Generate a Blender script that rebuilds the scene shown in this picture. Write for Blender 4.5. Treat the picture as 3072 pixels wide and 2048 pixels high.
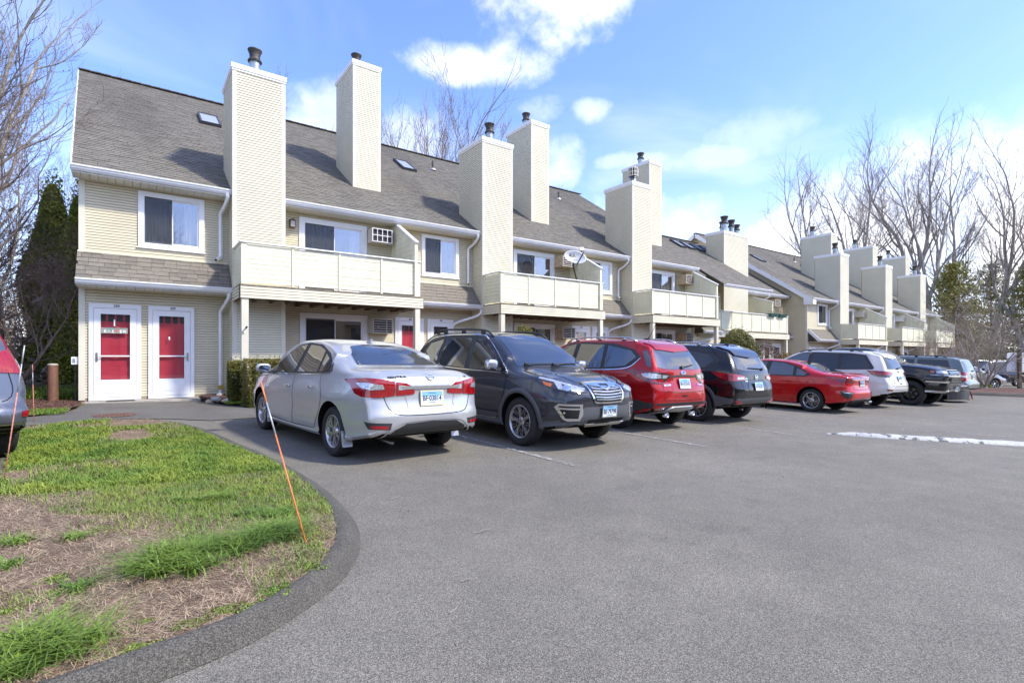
import bpy, bmesh, math, random
import numpy as np
from mathutils import Vector, Matrix
from mathutils.geometry import delaunay_2d_cdt
from mathutils.bvhtree import BVHTree

PI = math.pi
for o in list(bpy.data.objects):
	bpy.data.objects.remove(o)
SC = bpy.context.scene
COL = SC.collection

# ------------------------------------------------------------------ camera
cam_d = bpy.data.cameras.new("camera")
cam = bpy.data.objects.new("camera", cam_d)
COL.objects.link(cam)
cam.location = (0, 0, 1.25)
cam.rotation_euler = (math.radians(90), 0, math.radians(-36.131))
cam_d.sensor_width = 36.0
cam_d.lens = 18.428
cam_d.shift_y = 0.0150
cam_d.clip_start = 0.05
cam_d.clip_end = 3000
SC.camera = cam

# ------------------------------------------------------------------ sky
SUN_AZ = math.atan2(0.62, -0.78)        # clockwise from +Y
SUN_EL = math.radians(46)
world = bpy.data.worlds.new("World")
SC.world = world
world.use_nodes = True
wn, wl = world.node_tree.nodes, world.node_tree.links
wn.clear()

def N(tree, typ, **kw):
	n = tree.nodes.new(typ)
	for k, v in kw.items():
		setattr(n, k, v)
	return n

def mth(tree, op, a, b=None, clamp=False):
	n = tree.nodes.new('ShaderNodeMath')
	n.operation = op
	n.use_clamp = clamp
	for i, v in enumerate((a, b)):
		if v is None:
			continue
		if isinstance(v, (int, float)):
			n.inputs[i].default_value = v
		else:
			tree.links.new(v, n.inputs[i])
	return n.outputs[0]

def build_sky():
	t = world.node_tree
	sky = N(t, 'ShaderNodeTexSky', sky_type='NISHITA')
	sky.sun_disc = False
	sky.sun_elevation = SUN_EL
	sky.sun_rotation = SUN_AZ
	sky.altitude = 50
	sky.air_density = 1.0
	sky.dust_density = 0.6
	sky.ozone_density = 2.5
	geo = N(t, 'ShaderNodeTexCoord')
	gen = geo.outputs['Generated']
	nrm = N(t, 'ShaderNodeVectorMath', operation='NORMALIZE')
	t.links.new(gen, nrm.inputs[0])
	d = nrm.outputs[0]
	sep = N(t, 'ShaderNodeSeparateXYZ')
	t.links.new(d, sep.inputs[0])
	# cloud-layer coordinates: direction projected on a flat layer overhead
	zc = mth(t, 'MAXIMUM', sep.outputs[2], 0.06)
	px = mth(t, 'DIVIDE', sep.outputs[0], mth(t, 'ADD', zc, 0.12))
	py = mth(t, 'DIVIDE', sep.outputs[1], mth(t, 'ADD', zc, 0.12))
	cmb = N(t, 'ShaderNodeCombineXYZ')
	t.links.new(px, cmb.inputs[0]); t.links.new(py, cmb.inputs[1])
	nz = N(t, 'ShaderNodeTexNoise')
	nz.inputs['Scale'].default_value = 8.0
	nz.inputs['Detail'].default_value = 9.0
	nz.inputs['Roughness'].default_value = 0.6
	t.links.new(d, nz.inputs['Vector'])
	nzf = mth(t, 'SUBTRACT', nz.outputs[0], 0.5)
	# the cumulus clouds of this sky: azimuth, elevation, half width, half height (deg), weight
	cl = [(40.5, 34.0, 8.0, 4.4, .9), (29.8, 29.2, 4.8, 1.9, .7), (36.3, 29.3, 3.8, 2.8, .75), (45.5, 34.0, 4.0, 2.2, .6),
		  (44.6, 24.8, 2.4, 1.3, .4), (39.4, 25.2, 2.6, 1.6, .4), (41.6, 20.8, 2.6, 2.9, .42),
		  (17.6, 22.5, 4.8, 4.0, .42), (24.5, 21.5, 3.8, 3.6, .38),
		  (72.0, 11.0, 9.5, 8.8, 1.15), (80.5, 10.0, 8.0, 9.5, 1.15), (64.5, 7.5, 7.0, 7.0, 1.05), (89.0, 12.0, 9.0, 8.0, 1.0),
		  (57.0, 19.5, 5.0, 1.3, .3), (50.0, 12.0, 11.0, 5.0, .35), (-8.0, 15.0, 8.0, 5.0, .2),
		  (49.0, 20.0, 4.5, 1.0, .3), (62.0, 21.0, 5.0, 2.4, .22),
		  (110, 25, 18, 9, .9), (140, 30, 16, 9, .9), (170, 22, 20, 9, .9), (200, 35, 18, 10, .8),
		  (235, 25, 20, 10, .9), (270, 30, 18, 9, .8), (300, 22, 20, 9, .8), (330, 40, 12, 6, .7), (150, 60, 25, 12, .6)]
	total = None
	for az, el, aw, eh, wt in cl:
		A, E = math.radians(az), math.radians(el)
		c = Vector((math.sin(A) * math.cos(E), math.cos(A) * math.cos(E), math.sin(E)))
		r = Vector((math.cos(A), -math.sin(A), 0))
		u = c.cross(r) * -1
		def dot(v, sc):
			n = N(t, 'ShaderNodeVectorMath', operation='DOT_PRODUCT')
			t.links.new(d, n.inputs[0]); n.inputs[1].default_value = tuple(x / sc for x in v)
			return n.outputs['Value']
		a = dot(r, math.radians(aw)); b = dot(u, math.radians(eh))
		# only the hemisphere facing the cloud, offset so that the centre is at u.d = 0
		q = mth(t, 'ADD', mth(t, 'MULTIPLY', a, a), mth(t, 'MULTIPLY', b, b))
		f = mth(t, 'MULTIPLY', mth(t, 'GREATER_THAN', dot(c, 1.0), 0.0), wt)
		m = mth(t, 'ADD', mth(t, 'SUBTRACT', .85, q), mth(t, 'MULTIPLY', nzf, 4.4 if wt < 1 else 2.0))
		mr = N(t, 'ShaderNodeMapRange', interpolation_type='SMOOTHSTEP')
		mr.inputs['From Min'].default_value = -0.35
		mr.inputs['From Max'].default_value = 1.25
		t.links.new(m, mr.inputs['Value'])
		v = mth(t, 'MULTIPLY', mr.outputs[0], f)
		total = v if total is None else mth(t, 'MAXIMUM', total, v)
	# thin veil, denser near the horizon
	nz2 = N(t, 'ShaderNodeTexNoise')
	nz2.inputs['Scale'].default_value = 1.3
	nz2.inputs['Detail'].default_value = 6.0
	nz2.inputs['Distortion'].default_value = 0.6
	t.links.new(cmb.outputs[0], nz2.inputs['Vector'])
	veil = N(t, 'ShaderNodeMapRange', interpolation_type='SMOOTHSTEP')
	veil.inputs['From Min'].default_value = 0.42; veil.inputs['From Max'].default_value = 0.8
	veil.inputs['To Max'].default_value = 0.30
	t.links.new(nz2.outputs[0], veil.inputs['Value'])
	hz = N(t, 'ShaderNodeMapRange', interpolation_type='SMOOTHSTEP')
	hz.inputs['From Min'].default_value = 0.36; hz.inputs['From Max'].default_value = -0.02
	hz.inputs['To Max'].default_value = 0.50
	t.links.new(sep.outputs[2], hz.inputs['Value'])
	mask = mth(t, 'MAXIMUM', mth(t, 'MAXIMUM', total, veil.outputs[0]), hz.outputs[0], True)
	# shading inside the clouds
	nz3 = N(t, 'ShaderNodeTexNoise')
	nz3.inputs['Scale'].default_value = 5.0; nz3.inputs['Detail'].default_value = 5.0
	t.links.new(d, nz3.inputs['Vector'])
	ramp = N(t, 'ShaderNodeMapRange')
	ramp.inputs['From Min'].default_value = 0.3; ramp.inputs['From Max'].default_value = 0.6
	t.links.new(nz3.outputs[0], ramp.inputs['Value'])
	ccol = N(t, 'ShaderNodeMix', data_type='RGBA')
	ccol.inputs[6].default_value = (4.5, 4.5, 4.75, 1)
	ccol.inputs[7].default_value = (5.5, 5.4, 5.3, 1)
	t.links.new(ramp.outputs[0], ccol.inputs[0])
	gain = N(t, 'ShaderNodeMix', data_type='RGBA', blend_type='MULTIPLY')
	gain.inputs[0].default_value = 1.0
	gain.inputs[7].default_value = SKY_GAIN + (1,)
	t.links.new(sky.outputs[0], gain.inputs[6])
	mx = N(t, 'ShaderNodeMix', data_type='RGBA')
	t.links.new(mask, mx.inputs[0])
	t.links.new(gain.outputs[2], mx.inputs[6])
	t.links.new(ccol.outputs[2], mx.inputs[7])
	bg = N(t, 'ShaderNodeBackground')
	bg.inputs['Strength'].default_value = 0.15
	out = N(t, 'ShaderNodeOutputWorld')
	t.links.new(mx.outputs[2], bg.inputs['Color'])
	t.links.new(bg.outputs[0], out.inputs[0])
SKY_GAIN = (.74, .785, 1.06)
build_sky()

sun_d = bpy.data.lights.new("sun", 'SUN')
sun_d.energy = 2.15
sun_d.angle = math.radians(4.5)
sun_d.color = (1.0, 0.94, 0.83)
sun = bpy.data.objects.new("sun", sun_d)
COL.objects.link(sun)
sdir = Vector((math.sin(SUN_AZ) * math.cos(SUN_EL), math.cos(SUN_AZ) * math.cos(SUN_EL), math.sin(SUN_EL)))
sun.rotation_euler = sdir.to_track_quat('Z', 'Y').to_euler()

SC.view_settings.view_transform = 'Standard'
SC.view_settings.look = 'None'
SC.view_settings.gamma = 1.0
SC.view_settings.exposure = 1.34
SC.view_settings.use_curve_mapping = False

# ------------------------------------------------------------------ helpers
def tag(o, label=None, cat=None, group=None, kind=None):
	if label: o['label'] = label
	if cat: o['category'] = cat
	if group: o['group'] = group
	if kind: o['kind'] = kind
	return o

def empty(name, loc=(0, 0, 0), rz=0.0, label=None, cat=None, group=None):
	o = bpy.data.objects.new(name, None)
	COL.objects.link(o)
	o.location = loc
	o.rotation_euler = (0, 0, rz)
	o.empty_display_size = 0.2
	tag(o, label, cat, group)
	return o

class MB:
	"""collects polygons; build() links them as one mesh object"""
	def __init__(s):
		s.v = []; s.f = []; s.m = []
	def quad(s, a, b, c, d, m=0):
		i = len(s.v); s.v += [tuple(a), tuple(b), tuple(c), tuple(d)]
		s.f.append((i, i + 1, i + 2, i + 3)); s.m.append(m)
	def tri(s, a, b, c, m=0):
		i = len(s.v); s.v += [tuple(a), tuple(b), tuple(c)]
		s.f.append((i, i + 1, i + 2)); s.m.append(m)
	def box(s, x0, x1, y0, y1, z0, z1, m=0):
		s.hexa([(x0, y0, z0), (x1, y0, z0), (x1, y1, z0), (x0, y1, z0),
				(x0, y0, z1), (x1, y0, z1), (x1, y1, z1), (x0, y1, z1)], m)
		return s
	def hexa(s, p, m=0):
		i = len(s.v); s.v += [tuple(q) for q in p]
		for f in ((0, 3, 2, 1), (4, 5, 6, 7), (0, 1, 5, 4), (1, 2, 6, 5), (2, 3, 7, 6), (3, 0, 4, 7)):
			s.f.append(tuple(i + k for k in f)); s.m.append(m)
	def bar(s, p, q, w, h=None, m=0, up=(0, 0, 1)):
		"""box-section bar from p to q"""
		h = h or w
		p, q = Vector(p), Vector(q)
		d = (q - p).normalized(); u = Vector(up)
		r = d.cross(u)
		if r.length < 1e-4: r = d.cross(Vector((0, 1, 0)))
		r.normalize(); u = r.cross(d)
		r *= w / 2; u *= h / 2
		s.hexa([p - r - u, p + r - u, q + r - u, q - r - u, p - r + u, p + r + u, q + r + u, q - r + u], m)
		return s
	def tube(s, pts, rad, n=8, m=0, cap=True):
		pts = [Vector(p) for p in pts]
		if not hasattr(rad, '__len__'): rad = [rad] * len(pts)
		base = len(s.v); up = None
		for k, p in enumerate(pts):
			d = (pts[min(k + 1, len(pts) - 1)] - pts[max(k - 1, 0)])
			if d.length < 1e-9: d = Vector((0, 0, 1))
			d.normalize()
			if up is None:
				up = Vector((0, 0, 1)) if abs(d.z) < .9 else Vector((1, 0, 0))
			r = d.cross(up).normalized(); up = r.cross(d)
			for j in range(n):
				a = 2 * PI * j / n
				s.v.append(tuple(p + (r * math.cos(a) + up * math.sin(a)) * rad[k]))
		for k in range(len(pts) - 1):
			for j in range(n):
				a = base + k * n + j; b = base + k * n + (j + 1) % n
				s.f.append((a, a + n, b + n, b)); s.m.append(m)
		if cap:
			s.f.append(tuple(base + j for j in range(n))); s.m.append(m)
			s.f.append(tuple(base + (len(pts) - 1) * n + j for j in reversed(range(n)))); s.m.append(m)
		return s
	def lathe(s, prof, c, axis='z', n=24, m=0):
		"""prof: list of (r, h) along axis from centre c"""
		base = len(s.v)
		for r, h in prof:
			for j in range(n):
				a = 2 * PI * j / n; x, y = r * math.cos(a), r * math.sin(a)
				if axis == 'z': s.v.append((c[0] + x, c[1] + y, c[2] + h))
				elif axis == 'y': s.v.append((c[0] + x, c[1] + h, c[2] + y))
				else: s.v.append((c[0] + h, c[1] + x, c[2] + y))
		for k in range(len(prof) - 1):
			for j in range(n):
				a = base + k * n + j; b = base + k * n + (j + 1) % n
				s.f.append((a, b, b + n, a + n)); s.m.append(m)
		return s
	def prism(s, poly, fn, t0, t1, m=0):
		"""poly 2D; fn(a,b,t) -> 3D; extruded t0..t1"""
		i = len(s.v); n = len(poly)
		for t in (t0, t1):
			for a, b in poly: s.v.append(tuple(fn(a, b, t)))
		s.f.append(tuple(i + k for k in range(n))); s.m.append(m)
		s.f.append(tuple(i + n + k for k in reversed(range(n)))); s.m.append(m)
		for k in range(n):
			l = (k + 1) % n
			s.f.append((i + k, i + n + k, i + n + l, i + l)); s.m.append(m)
		return s
	def build(s, name, mats, parent=None, smooth=False, local=False, fix=False, bevel=0, **tg):
		me = bpy.data.meshes.new(name)
		me.from_pydata(s.v, [], s.f)
		if not isinstance(mats, (list, tuple)): mats = [mats]
		for m in mats: me.materials.append(m)
		if len(mats) > 1: me.polygons.foreach_set('material_index', s.m)
		if smooth: me.polygons.foreach_set('use_smooth', [True] * len(me.polygons))
		if fix:
			bm = bmesh.new(); bm.from_mesh(me)
			bmesh.ops.remove_doubles(bm, verts=bm.verts, dist=1e-5)
			bmesh.ops.recalc_face_normals(bm, faces=bm.faces)
			bm.to_mesh(me); bm.free()
		me.update()
		return link(name, me, parent, local, bevel=bevel, **tg)

def link(name, me, parent=None, local=False, bevel=0, **tg):
	o = bpy.data.objects.new(name, me)
	COL.objects.link(o)
	if parent:
		d = 1; q = parent
		while q.parent: d += 1; q = q.parent
		if d >= 3: parent = parent.parent          # never deeper than thing > part > sub-part
		o.parent = parent
		if not local and parent.type == 'EMPTY':
			o.matrix_parent_inverse = Matrix.Translation(-Vector(parent.location))
	if bevel:
		bm = bmesh.new(); bm.from_mesh(me)
		bmesh.ops.bevel(bm, geom=[e for e in bm.edges], offset=bevel, segments=2, affect='EDGES', profile=.5)
		bm.to_mesh(me); bm.free()
	if tg: tag(o, **tg)
	return o

def subdiv_flat(me):
	return me

# ------------------------------------------------------------------ materials
MAT = {}
def mat(name, col, rough=.6, metal=0.0, coat=0.0, spec=None, noise=None, bump=None, emit=None, ior=None, coords='Object', extra=None):
	"""noise: list of (scale, amount, detail[, color2]) ; bump: list of (scale, strength)"""
	m = bpy.data.materials.new(name)
	m.use_nodes = True
	t = m.node_tree
	b = t.nodes['Principled BSDF']
	b.inputs['Base Color'].default_value = (*col, 1)
	b.inputs['Roughness'].default_value = rough
	b.inputs['Metallic'].default_value = metal
	if coat:
		b.inputs['Coat Weight'].default_value = coat
		b.inputs['Coat Roughness'].default_value = 0.03
	if ior: b.inputs['IOR'].default_value = ior
	if spec is not None: b.inputs['Specular IOR Level'].default_value = spec
	tc = N(t, 'ShaderNodeTexCoord')
	vec = tc.outputs[coords]
	cur = None
	if noise:
		for k, item in enumerate(noise):
			sc, amt, det = item[:3]
			nz = N(t, 'ShaderNodeTexNoise')
			s3 = sc if isinstance(sc, tuple) else None
			if s3:
				mp = N(t, 'ShaderNodeMapping'); mp.inputs['Scale'].default_value = s3
				t.links.new(vec, mp.inputs[0]); t.links.new(mp.outputs[0], nz.inputs['Vector'])
				nz.inputs['Scale'].default_value = 1
			else:
				t.links.new(vec, nz.inputs['Vector']); nz.inputs['Scale'].default_value = sc
			nz.inputs['Detail'].default_value = det
			mr = N(t, 'ShaderNodeMapRange')
			mr.inputs['From Min'].default_value = .34; mr.inputs['From Max'].default_value = .66
			t.links.new(nz.outputs[0], mr.inputs['Value'])
			mx = N(t, 'ShaderNodeMix', data_type='RGBA')
			if len(item) > 3:
				mr.inputs['To Max'].default_value = amt
				mx.inputs[7].default_value = (*item[3], 1)
			else:
				mx.blend_type = 'MULTIPLY'; mx.inputs[0].default_value = 1
				mr.inputs['To Min'].default_value = 1 - amt; mr.inputs['To Max'].default_value = 1 + amt
			if cur is None: mx.inputs[6].default_value = (*col, 1)
			else: t.links.new(cur, mx.inputs[6])
			if len(item) > 3: t.links.new(mr.outputs[0], mx.inputs[0])
			else: t.links.new(mr.outputs[0], mx.inputs[7])
			cur = mx.outputs[2]
		t.links.new(cur, b.inputs['Base Color'])
	if bump:
		hsum = None
		for sc, st in bump:
			nz = N(t, 'ShaderNodeTexNoise'); nz.inputs['Scale'].default_value = sc; nz.inputs['Detail'].default_value = 4
			t.links.new(vec, nz.inputs['Vector'])
			v = mth(t, 'MULTIPLY', nz.outputs[0], st)
			hsum = v if hsum is None else mth(t, 'ADD', hsum, v)
		bp = N(t, 'ShaderNodeBump'); bp.inputs['Strength'].default_value = 1.0; bp.inputs['Distance'].default_value = 1.0
		t.links.new(hsum, bp.inputs['Height']); t.links.new(bp.outputs[0], b.inputs['Normal'])
	if emit:
		b.inputs['Emission Color'].default_value = (*emit[:3], 1); b.inputs['Emission Strength'].default_value = emit[3]
	if extra: extra(t, b)
	MAT[name] = m
	return m

def randmix(m, c2, amt=1.0, per='face'):
	"""vary base colour by object random"""
	t = m.node_tree; b = t.nodes['Principled BSDF']
	src = b.inputs['Base Color'].links[0].from_socket if b.inputs['Base Color'].links else None
	oi = N(t, 'ShaderNodeObjectInfo')
	mx = N(t, 'ShaderNodeMix', data_type='RGBA')
	t.links.new(mth(t, 'MULTIPLY', oi.outputs['Random'], amt), mx.inputs[0])
	if src: t.links.new(src, mx.inputs[6])
	else: mx.inputs[6].default_value = b.inputs['Base Color'].default_value
	mx.inputs[7].default_value = (*c2, 1)
	t.links.new(mx.outputs[2], b.inputs['Base Color'])

mat('vinyl_tan', (.645, .575, .405), .55, noise=[(1.2, .06, 3), ((.6, .6, 30), .03, 2)])
mat('vinyl_pale', (.68, .635, .475), .5, noise=[(1.2, .04, 3)])
mat('corner_trim', (.64, .60, .48), .5, noise=[(2, .05, 2)])
mat('cream_paint', (.74, .715, .52), .55, noise=[(2.0, .05, 4), ((8, 8, 1.5), .04, 3)])
mat('white_trim', (.80, .80, .80), .4, noise=[(3, .03, 3)])
mat('gutter_white', (.78, .79, .80), .35, noise=[(2.5, .05, 4)])
mat('soffit', (.70, .68, .60), .6)
mat('gap_dark', (.03, .027, .022), .9)
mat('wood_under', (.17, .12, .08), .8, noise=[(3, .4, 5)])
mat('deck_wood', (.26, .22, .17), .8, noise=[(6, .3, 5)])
mat('dark_bronze', (.10, .045, .03), .4, metal=.4)
mat('black_metal', (.02, .02, .02), .45, metal=.3)
mat('galv', (.36, .40, .42), .38, metal=.8, noise=[(14, .28, 5), (60, .2, 2)])
mat('flue_dark', (.07, .065, .06), .6, metal=.5, noise=[(10, .4, 4)])
mat('flashing', (.5, .5, .5), .4, metal=.6)
def stained(t, b):
	# algae streaks: long dark smears running down the slope
	src = b.inputs['Base Color'].links[0].from_socket
	tc = N(t, 'ShaderNodeTexCoord'); mp = N(t, 'ShaderNodeMapping'); mp.inputs['Scale'].default_value = (.42, .16, .16)
	t.links.new(tc.outputs['Object'], mp.inputs[0])
	nz = N(t, 'ShaderNodeTexNoise'); nz.inputs['Scale'].default_value = 1; nz.inputs['Detail'].default_value = 5
	t.links.new(mp.outputs[0], nz.inputs['Vector'])
	mr = N(t, 'ShaderNodeMapRange', interpolation_type='SMOOTHSTEP'); mr.inputs['From Min'].default_value = .5; mr.inputs['From Max'].default_value = .66
	mr.inputs['To Max'].default_value = .38
	t.links.new(nz.outputs[0], mr.inputs['Value'])
	mx = N(t, 'ShaderNodeMix', data_type='RGBA')
	t.links.new(mr.outputs[0], mx.inputs[0]); t.links.new(src, mx.inputs[6]); mx.inputs[7].default_value = (.085, .075, .065, 1)
	t.links.new(mx.outputs[2], b.inputs['Base Color'])
mat('shingle_roof', (.165, .151, .124), .9, noise=[((3.1, 6.5, 6.5), .18, 1), (60, .22, 3)], extra=stained)
mat('shingle_pent', (.188, .167, .134), .9, noise=[(60, .25, 3)])
mat('shingle_pent_dark', (.155, .138, .112), .9, noise=[(60, .25, 3)])
mat('shingle_cap', (.10, .085, .075), .9, noise=[(30, .3, 3)])
mat('roof_deck', (.06, .05, .04), .95)
mat('pane_glass', (.035, .04, .045), .03, ior=1.75, noise=[(1.2, .3, 2)])
mat('screen_glass', (.05, .055, .06), .12, ior=1.6)
def meshy(t, b):
	# insect screen: fine dark weave, half open
	out = [n for n in t.nodes if n.type == 'OUTPUT_MATERIAL'][0]
	tr = N(t, 'ShaderNodeBsdfTransparent'); mx = N(t, 'ShaderNodeMixShader'); mx.inputs[0].default_value = .42
	t.links.new(tr.outputs[0], mx.inputs[1]); t.links.new(b.outputs[0], mx.inputs[2]); t.links.new(mx.outputs[0], out.inputs[0])
mat('insect_screen', (.035, .037, .04), .8, extra=meshy)
mat('window_dark_frame', (.05, .05, .055), .4)
mat('curtain', (.20, .20, .19), .8, noise=[((30, 30, .2), .22, 1)])
GL_ADD = .06
def glassy(t, b):
	# thin see-through pane: mostly transparent, mirror at Fresnel angles
	out = [n for n in t.nodes if n.type == 'OUTPUT_MATERIAL'][0]
	tr = N(t, 'ShaderNodeBsdfTransparent'); tr.inputs[0].default_value = (.98, .98, .98, 1)
	gl = N(t, 'ShaderNodeBsdfGlossy'); gl.inputs['Roughness'].default_value = .015
	lw = N(t, 'ShaderNodeLayerWeight'); lw.inputs['Blend'].default_value = .5
	ad = mth(t, 'ADD', mth(t, 'MULTIPLY', mth(t, 'POWER', lw.outputs['Facing'], 4.0), .8), GL_ADD, True)
	mx = N(t, 'ShaderNodeMixShader')
	t.links.new(ad, mx.inputs[0]); t.links.new(tr.outputs[0], mx.inputs[1]); t.links.new(gl.outputs[0], mx.inputs[2])
	t.links.new(mx.outputs[0], out.inputs[0])
mat('door_pane', (1, 1, 1), .02, extra=glassy)
GL_ADD = .20
mat('clear_pane', (1, 1, 1), .02, extra=glassy)
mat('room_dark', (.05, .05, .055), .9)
mat('room_mid', (.16, .16, .165), .9)
mat('door_red', (.50, .035, .06), .4, noise=[(2, .12, 2)])
mat('door_black', (.02, .02, .022), .4)
mat('brushed', (.42, .40, .36), .3, metal=.9)
mat('ac_beige', (.55, .42, .27), .6, noise=[(8, .2, 4)])
mat('ac_grille', (.62, .58, .5), .5)
mat('ac_coil', (.035, .035, .035), .7)
mat('concrete', (.36, .33, .28), .85, noise=[(6, .18, 5), (40, .12, 2)])
mat('foundation', (.33, .27, .20), .9, noise=[(6, .15, 4)])
mat('rust_post', (.13, .06, .038), .75, noise=[((6, 6, 1.2), .5, 5), (14, .5, 5, (.22, .11, .06))])
mat('rust', (.13, .065, .045), .8, noise=[(25, .5, 5)])
mat('yellow_tape', (.45, .27, .02), .5)
mat('number_black', (.015, .015, .015), .5)
mat('stake_orange', (.70, .20, .06), .5, noise=[(20, .15, 3)])
mat('stake_pink', (.50, .20, .14), .6, noise=[(30, .25, 3)])
mat('stake_silver', (.42, .43, .44), .4, metal=.3)
mat('rock_a', (.38, .37, .34), .8, noise=[(14, .3, 5)]); mat('rock_b', (.48, .38, .24), .8, noise=[(14, .25, 5)])
mat('cactus', (.16, .24, .08), .5)
mat('dish_grey', (.40, .42, .46), .4)
mat('orange_rope', (.5, .2, .05), .6)

def asphalt_extra(t, b):
	src = b.inputs['Base Color'].links[0].from_socket
	tc = N(t, 'ShaderNodeTexCoord')
	# pale and dark aggregate stones
	vor = N(t, 'ShaderNodeTexVoronoi'); vor.inputs['Scale'].default_value = 240
	t.links.new(tc.outputs['Object'], vor.inputs['Vector'])
	sp = N(t, 'ShaderNodeSeparateColor'); t.links.new(vor.outputs['Color'], sp.inputs[0])
	mr = N(t, 'ShaderNodeMapRange'); mr.inputs['From Min'].default_value = 0; mr.inputs['From Max'].default_value = 1
	mr.inputs['To Min'].default_value = .45; mr.inputs['To Max'].default_value = 1.8
	p = mth(t, 'POWER', sp.outputs[0], 1.6)
	t.links.new(p, mr.inputs['Value'])
	mx = N(t, 'ShaderNodeMix', data_type='RGBA', blend_type='MULTIPLY'); mx.inputs[0].default_value = 1
	t.links.new(src, mx.inputs[6]); t.links.new(mr.outputs[0], mx.inputs[7])
	# scattered drips and stains
	ns = N(t, 'ShaderNodeTexNoise'); ns.inputs['Scale'].default_value = 2.3; ns.inputs['Detail'].default_value = 6
	t.links.new(tc.outputs['Object'], ns.inputs['Vector'])
	ms = N(t, 'ShaderNodeMapRange', interpolation_type='SMOOTHSTEP'); ms.inputs['From Min'].default_value = .60; ms.inputs['From Max'].default_value = .70; ms.inputs['To Min'].default_value = 1.0; ms.inputs['To Max'].default_value = .88
	t.links.new(ns.outputs[0], ms.inputs['Value'])
	m2 = N(t, 'ShaderNodeMix', data_type='RGBA', blend_type='MULTIPLY'); m2.inputs[0].default_value = 1
	t.links.new(mx.outputs[2], m2.inputs[6]); t.links.new(ms.outputs[0], m2.inputs[7])
	t.links.new(m2.outputs[2], b.inputs['Base Color'])
	bp = N(t, 'ShaderNodeBump'); bp.inputs['Strength'].default_value = .6; bp.inputs['Distance'].default_value = .003
	t.links.new(vor.outputs['Distance'], bp.inputs['Height']); t.links.new(bp.outputs[0], b.inputs['Normal'])
mat('asphalt', (.172, .158, .128), .88, noise=[(.35, .12, 5), (3, .08, 4), (.9, .28, 6, (.135, .125, .104))], extra=asphalt_extra)
mat('asphalt_curb', (.085, .079, .066), .9, noise=[(2.5, .12, 4)], extra=asphalt_extra)
mat('asphalt_path', (.122, .115, .100), .9, noise=[(1.2, .12, 4)], extra=asphalt_extra)
mat('asphalt_patch', (.07, .07, .074), .9, noise=[(1.2, .12, 4)], extra=asphalt_extra)
def worn(t, b):
	out = [n for n in t.nodes if n.type == 'OUTPUT_MATERIAL'][0]
	tc = N(t, 'ShaderNodeTexCoord')
	nz = N(t, 'ShaderNodeTexNoise'); nz.inputs['Scale'].default_value = 14; nz.inputs['Detail'].default_value = 8; nz.inputs['Roughness'].default_value = .7
	t.links.new(tc.outputs['Object'], nz.inputs['Vector'])
	mr = N(t, 'ShaderNodeMapRange'); mr.inputs['From Min'].default_value = .42; mr.inputs['From Max'].default_value = .58
	t.links.new(nz.outputs[0], mr.inputs['Value'])
	t.links.new(mr.outputs[0], b.inputs['Alpha'])
mat('line_paint', (.36, .355, .34), .8, extra=worn)
def chipped(t, b):
	src = b.inputs['Base Color'].links[0].from_socket
	tc = N(t, 'ShaderNodeTexCoord'); nz = N(t, 'ShaderNodeTexNoise'); nz.inputs['Scale'].default_value = 5; nz.inputs['Detail'].default_value = 11; nz.inputs['Roughness'].default_value = .68
	t.links.new(tc.outputs['Object'], nz.inputs['Vector'])
	mr = N(t, 'ShaderNodeMapRange'); mr.inputs['From Min'].default_value = .525; mr.inputs['From Max'].default_value = .56
	t.links.new(nz.outputs[0], mr.inputs['Value'])
	mx = N(t, 'ShaderNodeMix', data_type='RGBA'); t.links.new(mr.outputs[0], mx.inputs[0]); t.links.new(src, mx.inputs[6]); mx.inputs[7].default_value = (.10, .097, .09, 1)
	t.links.new(mx.outputs[2], b.inputs['Base Color'])
mat('stop_white', (.46, .46, .44), .7, noise=[(30, .15, 5), (3, .08, 2)], extra=chipped)
mat('soil', (.14, .095, .065), .95, noise=[(3, .3, 5), (35, .6, 6, (.31, .23, .15)), (120, .3, 2)], bump=[(30, .02)])
mat('mulch', (.095, .045, .032), .95, noise=[(60, .6, 4, (.20, .11, .08)), (9, .3, 4)], bump=[(60, .025), (20, .03)])
mat('forest_floor', (.13, .10, .06), .95, noise=[(.3, .4, 5), (4, .4, 5, (.10, .13, .04))])
mat('planter_green', (.02, .10, .08), .5)
mat('straw', (.46, .36, .22), .8)

mat('lap_shadow', (.13, .115, .09), .9)  # shadow line below each siding lap, put into the colour
# ------------------------------------------------------------------ ground
def gz(x, y):
	x = min(max(x, -14), 75); y = min(max(y, -12), 22)
	return -0.1533 - 0.01792 * x + 0.02297 * y

def sheet(name, poly, zf, m, step=1.0, dz=0.0, parent=None, rnd=0.0, **tg):
	"""flat-ish sheet filling a 2D polygon, triangulated at about `step`"""
	me = cdt_mesh(poly, step, lambda x, y: (x, y, zf(x, y) + dz + (random.uniform(-rnd, rnd) if rnd else 0)))
	me.name = name
	me.materials.append(m)
	me.polygons.foreach_set('use_smooth', [True] * len(me.polygons))
	return link(name, me, parent, **tg)

def inside(p, poly):
	x, y = p; r = False; n = len(poly)
	for i in range(n):
		x1, y1 = poly[i]; x2, y2 = poly[(i + 1) % n]
		if (y1 > y) != (y2 > y) and x < (x2 - x1) * (y - y1) / (y2 - y1) + x1: r = not r
	return r

def dense(poly, step, closed=True):
	out = []; n = len(poly)
	for i in range(n if closed else n - 1):
		a = Vector(poly[i]); b = Vector(poly[(i + 1) % n])
		k = max(1, int(math.ceil((b - a).length / step)))
		for j in range(k): out.append(tuple(a.lerp(b, j / k)))
	if not closed: out.append(tuple(poly[-1]))
	return out

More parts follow.
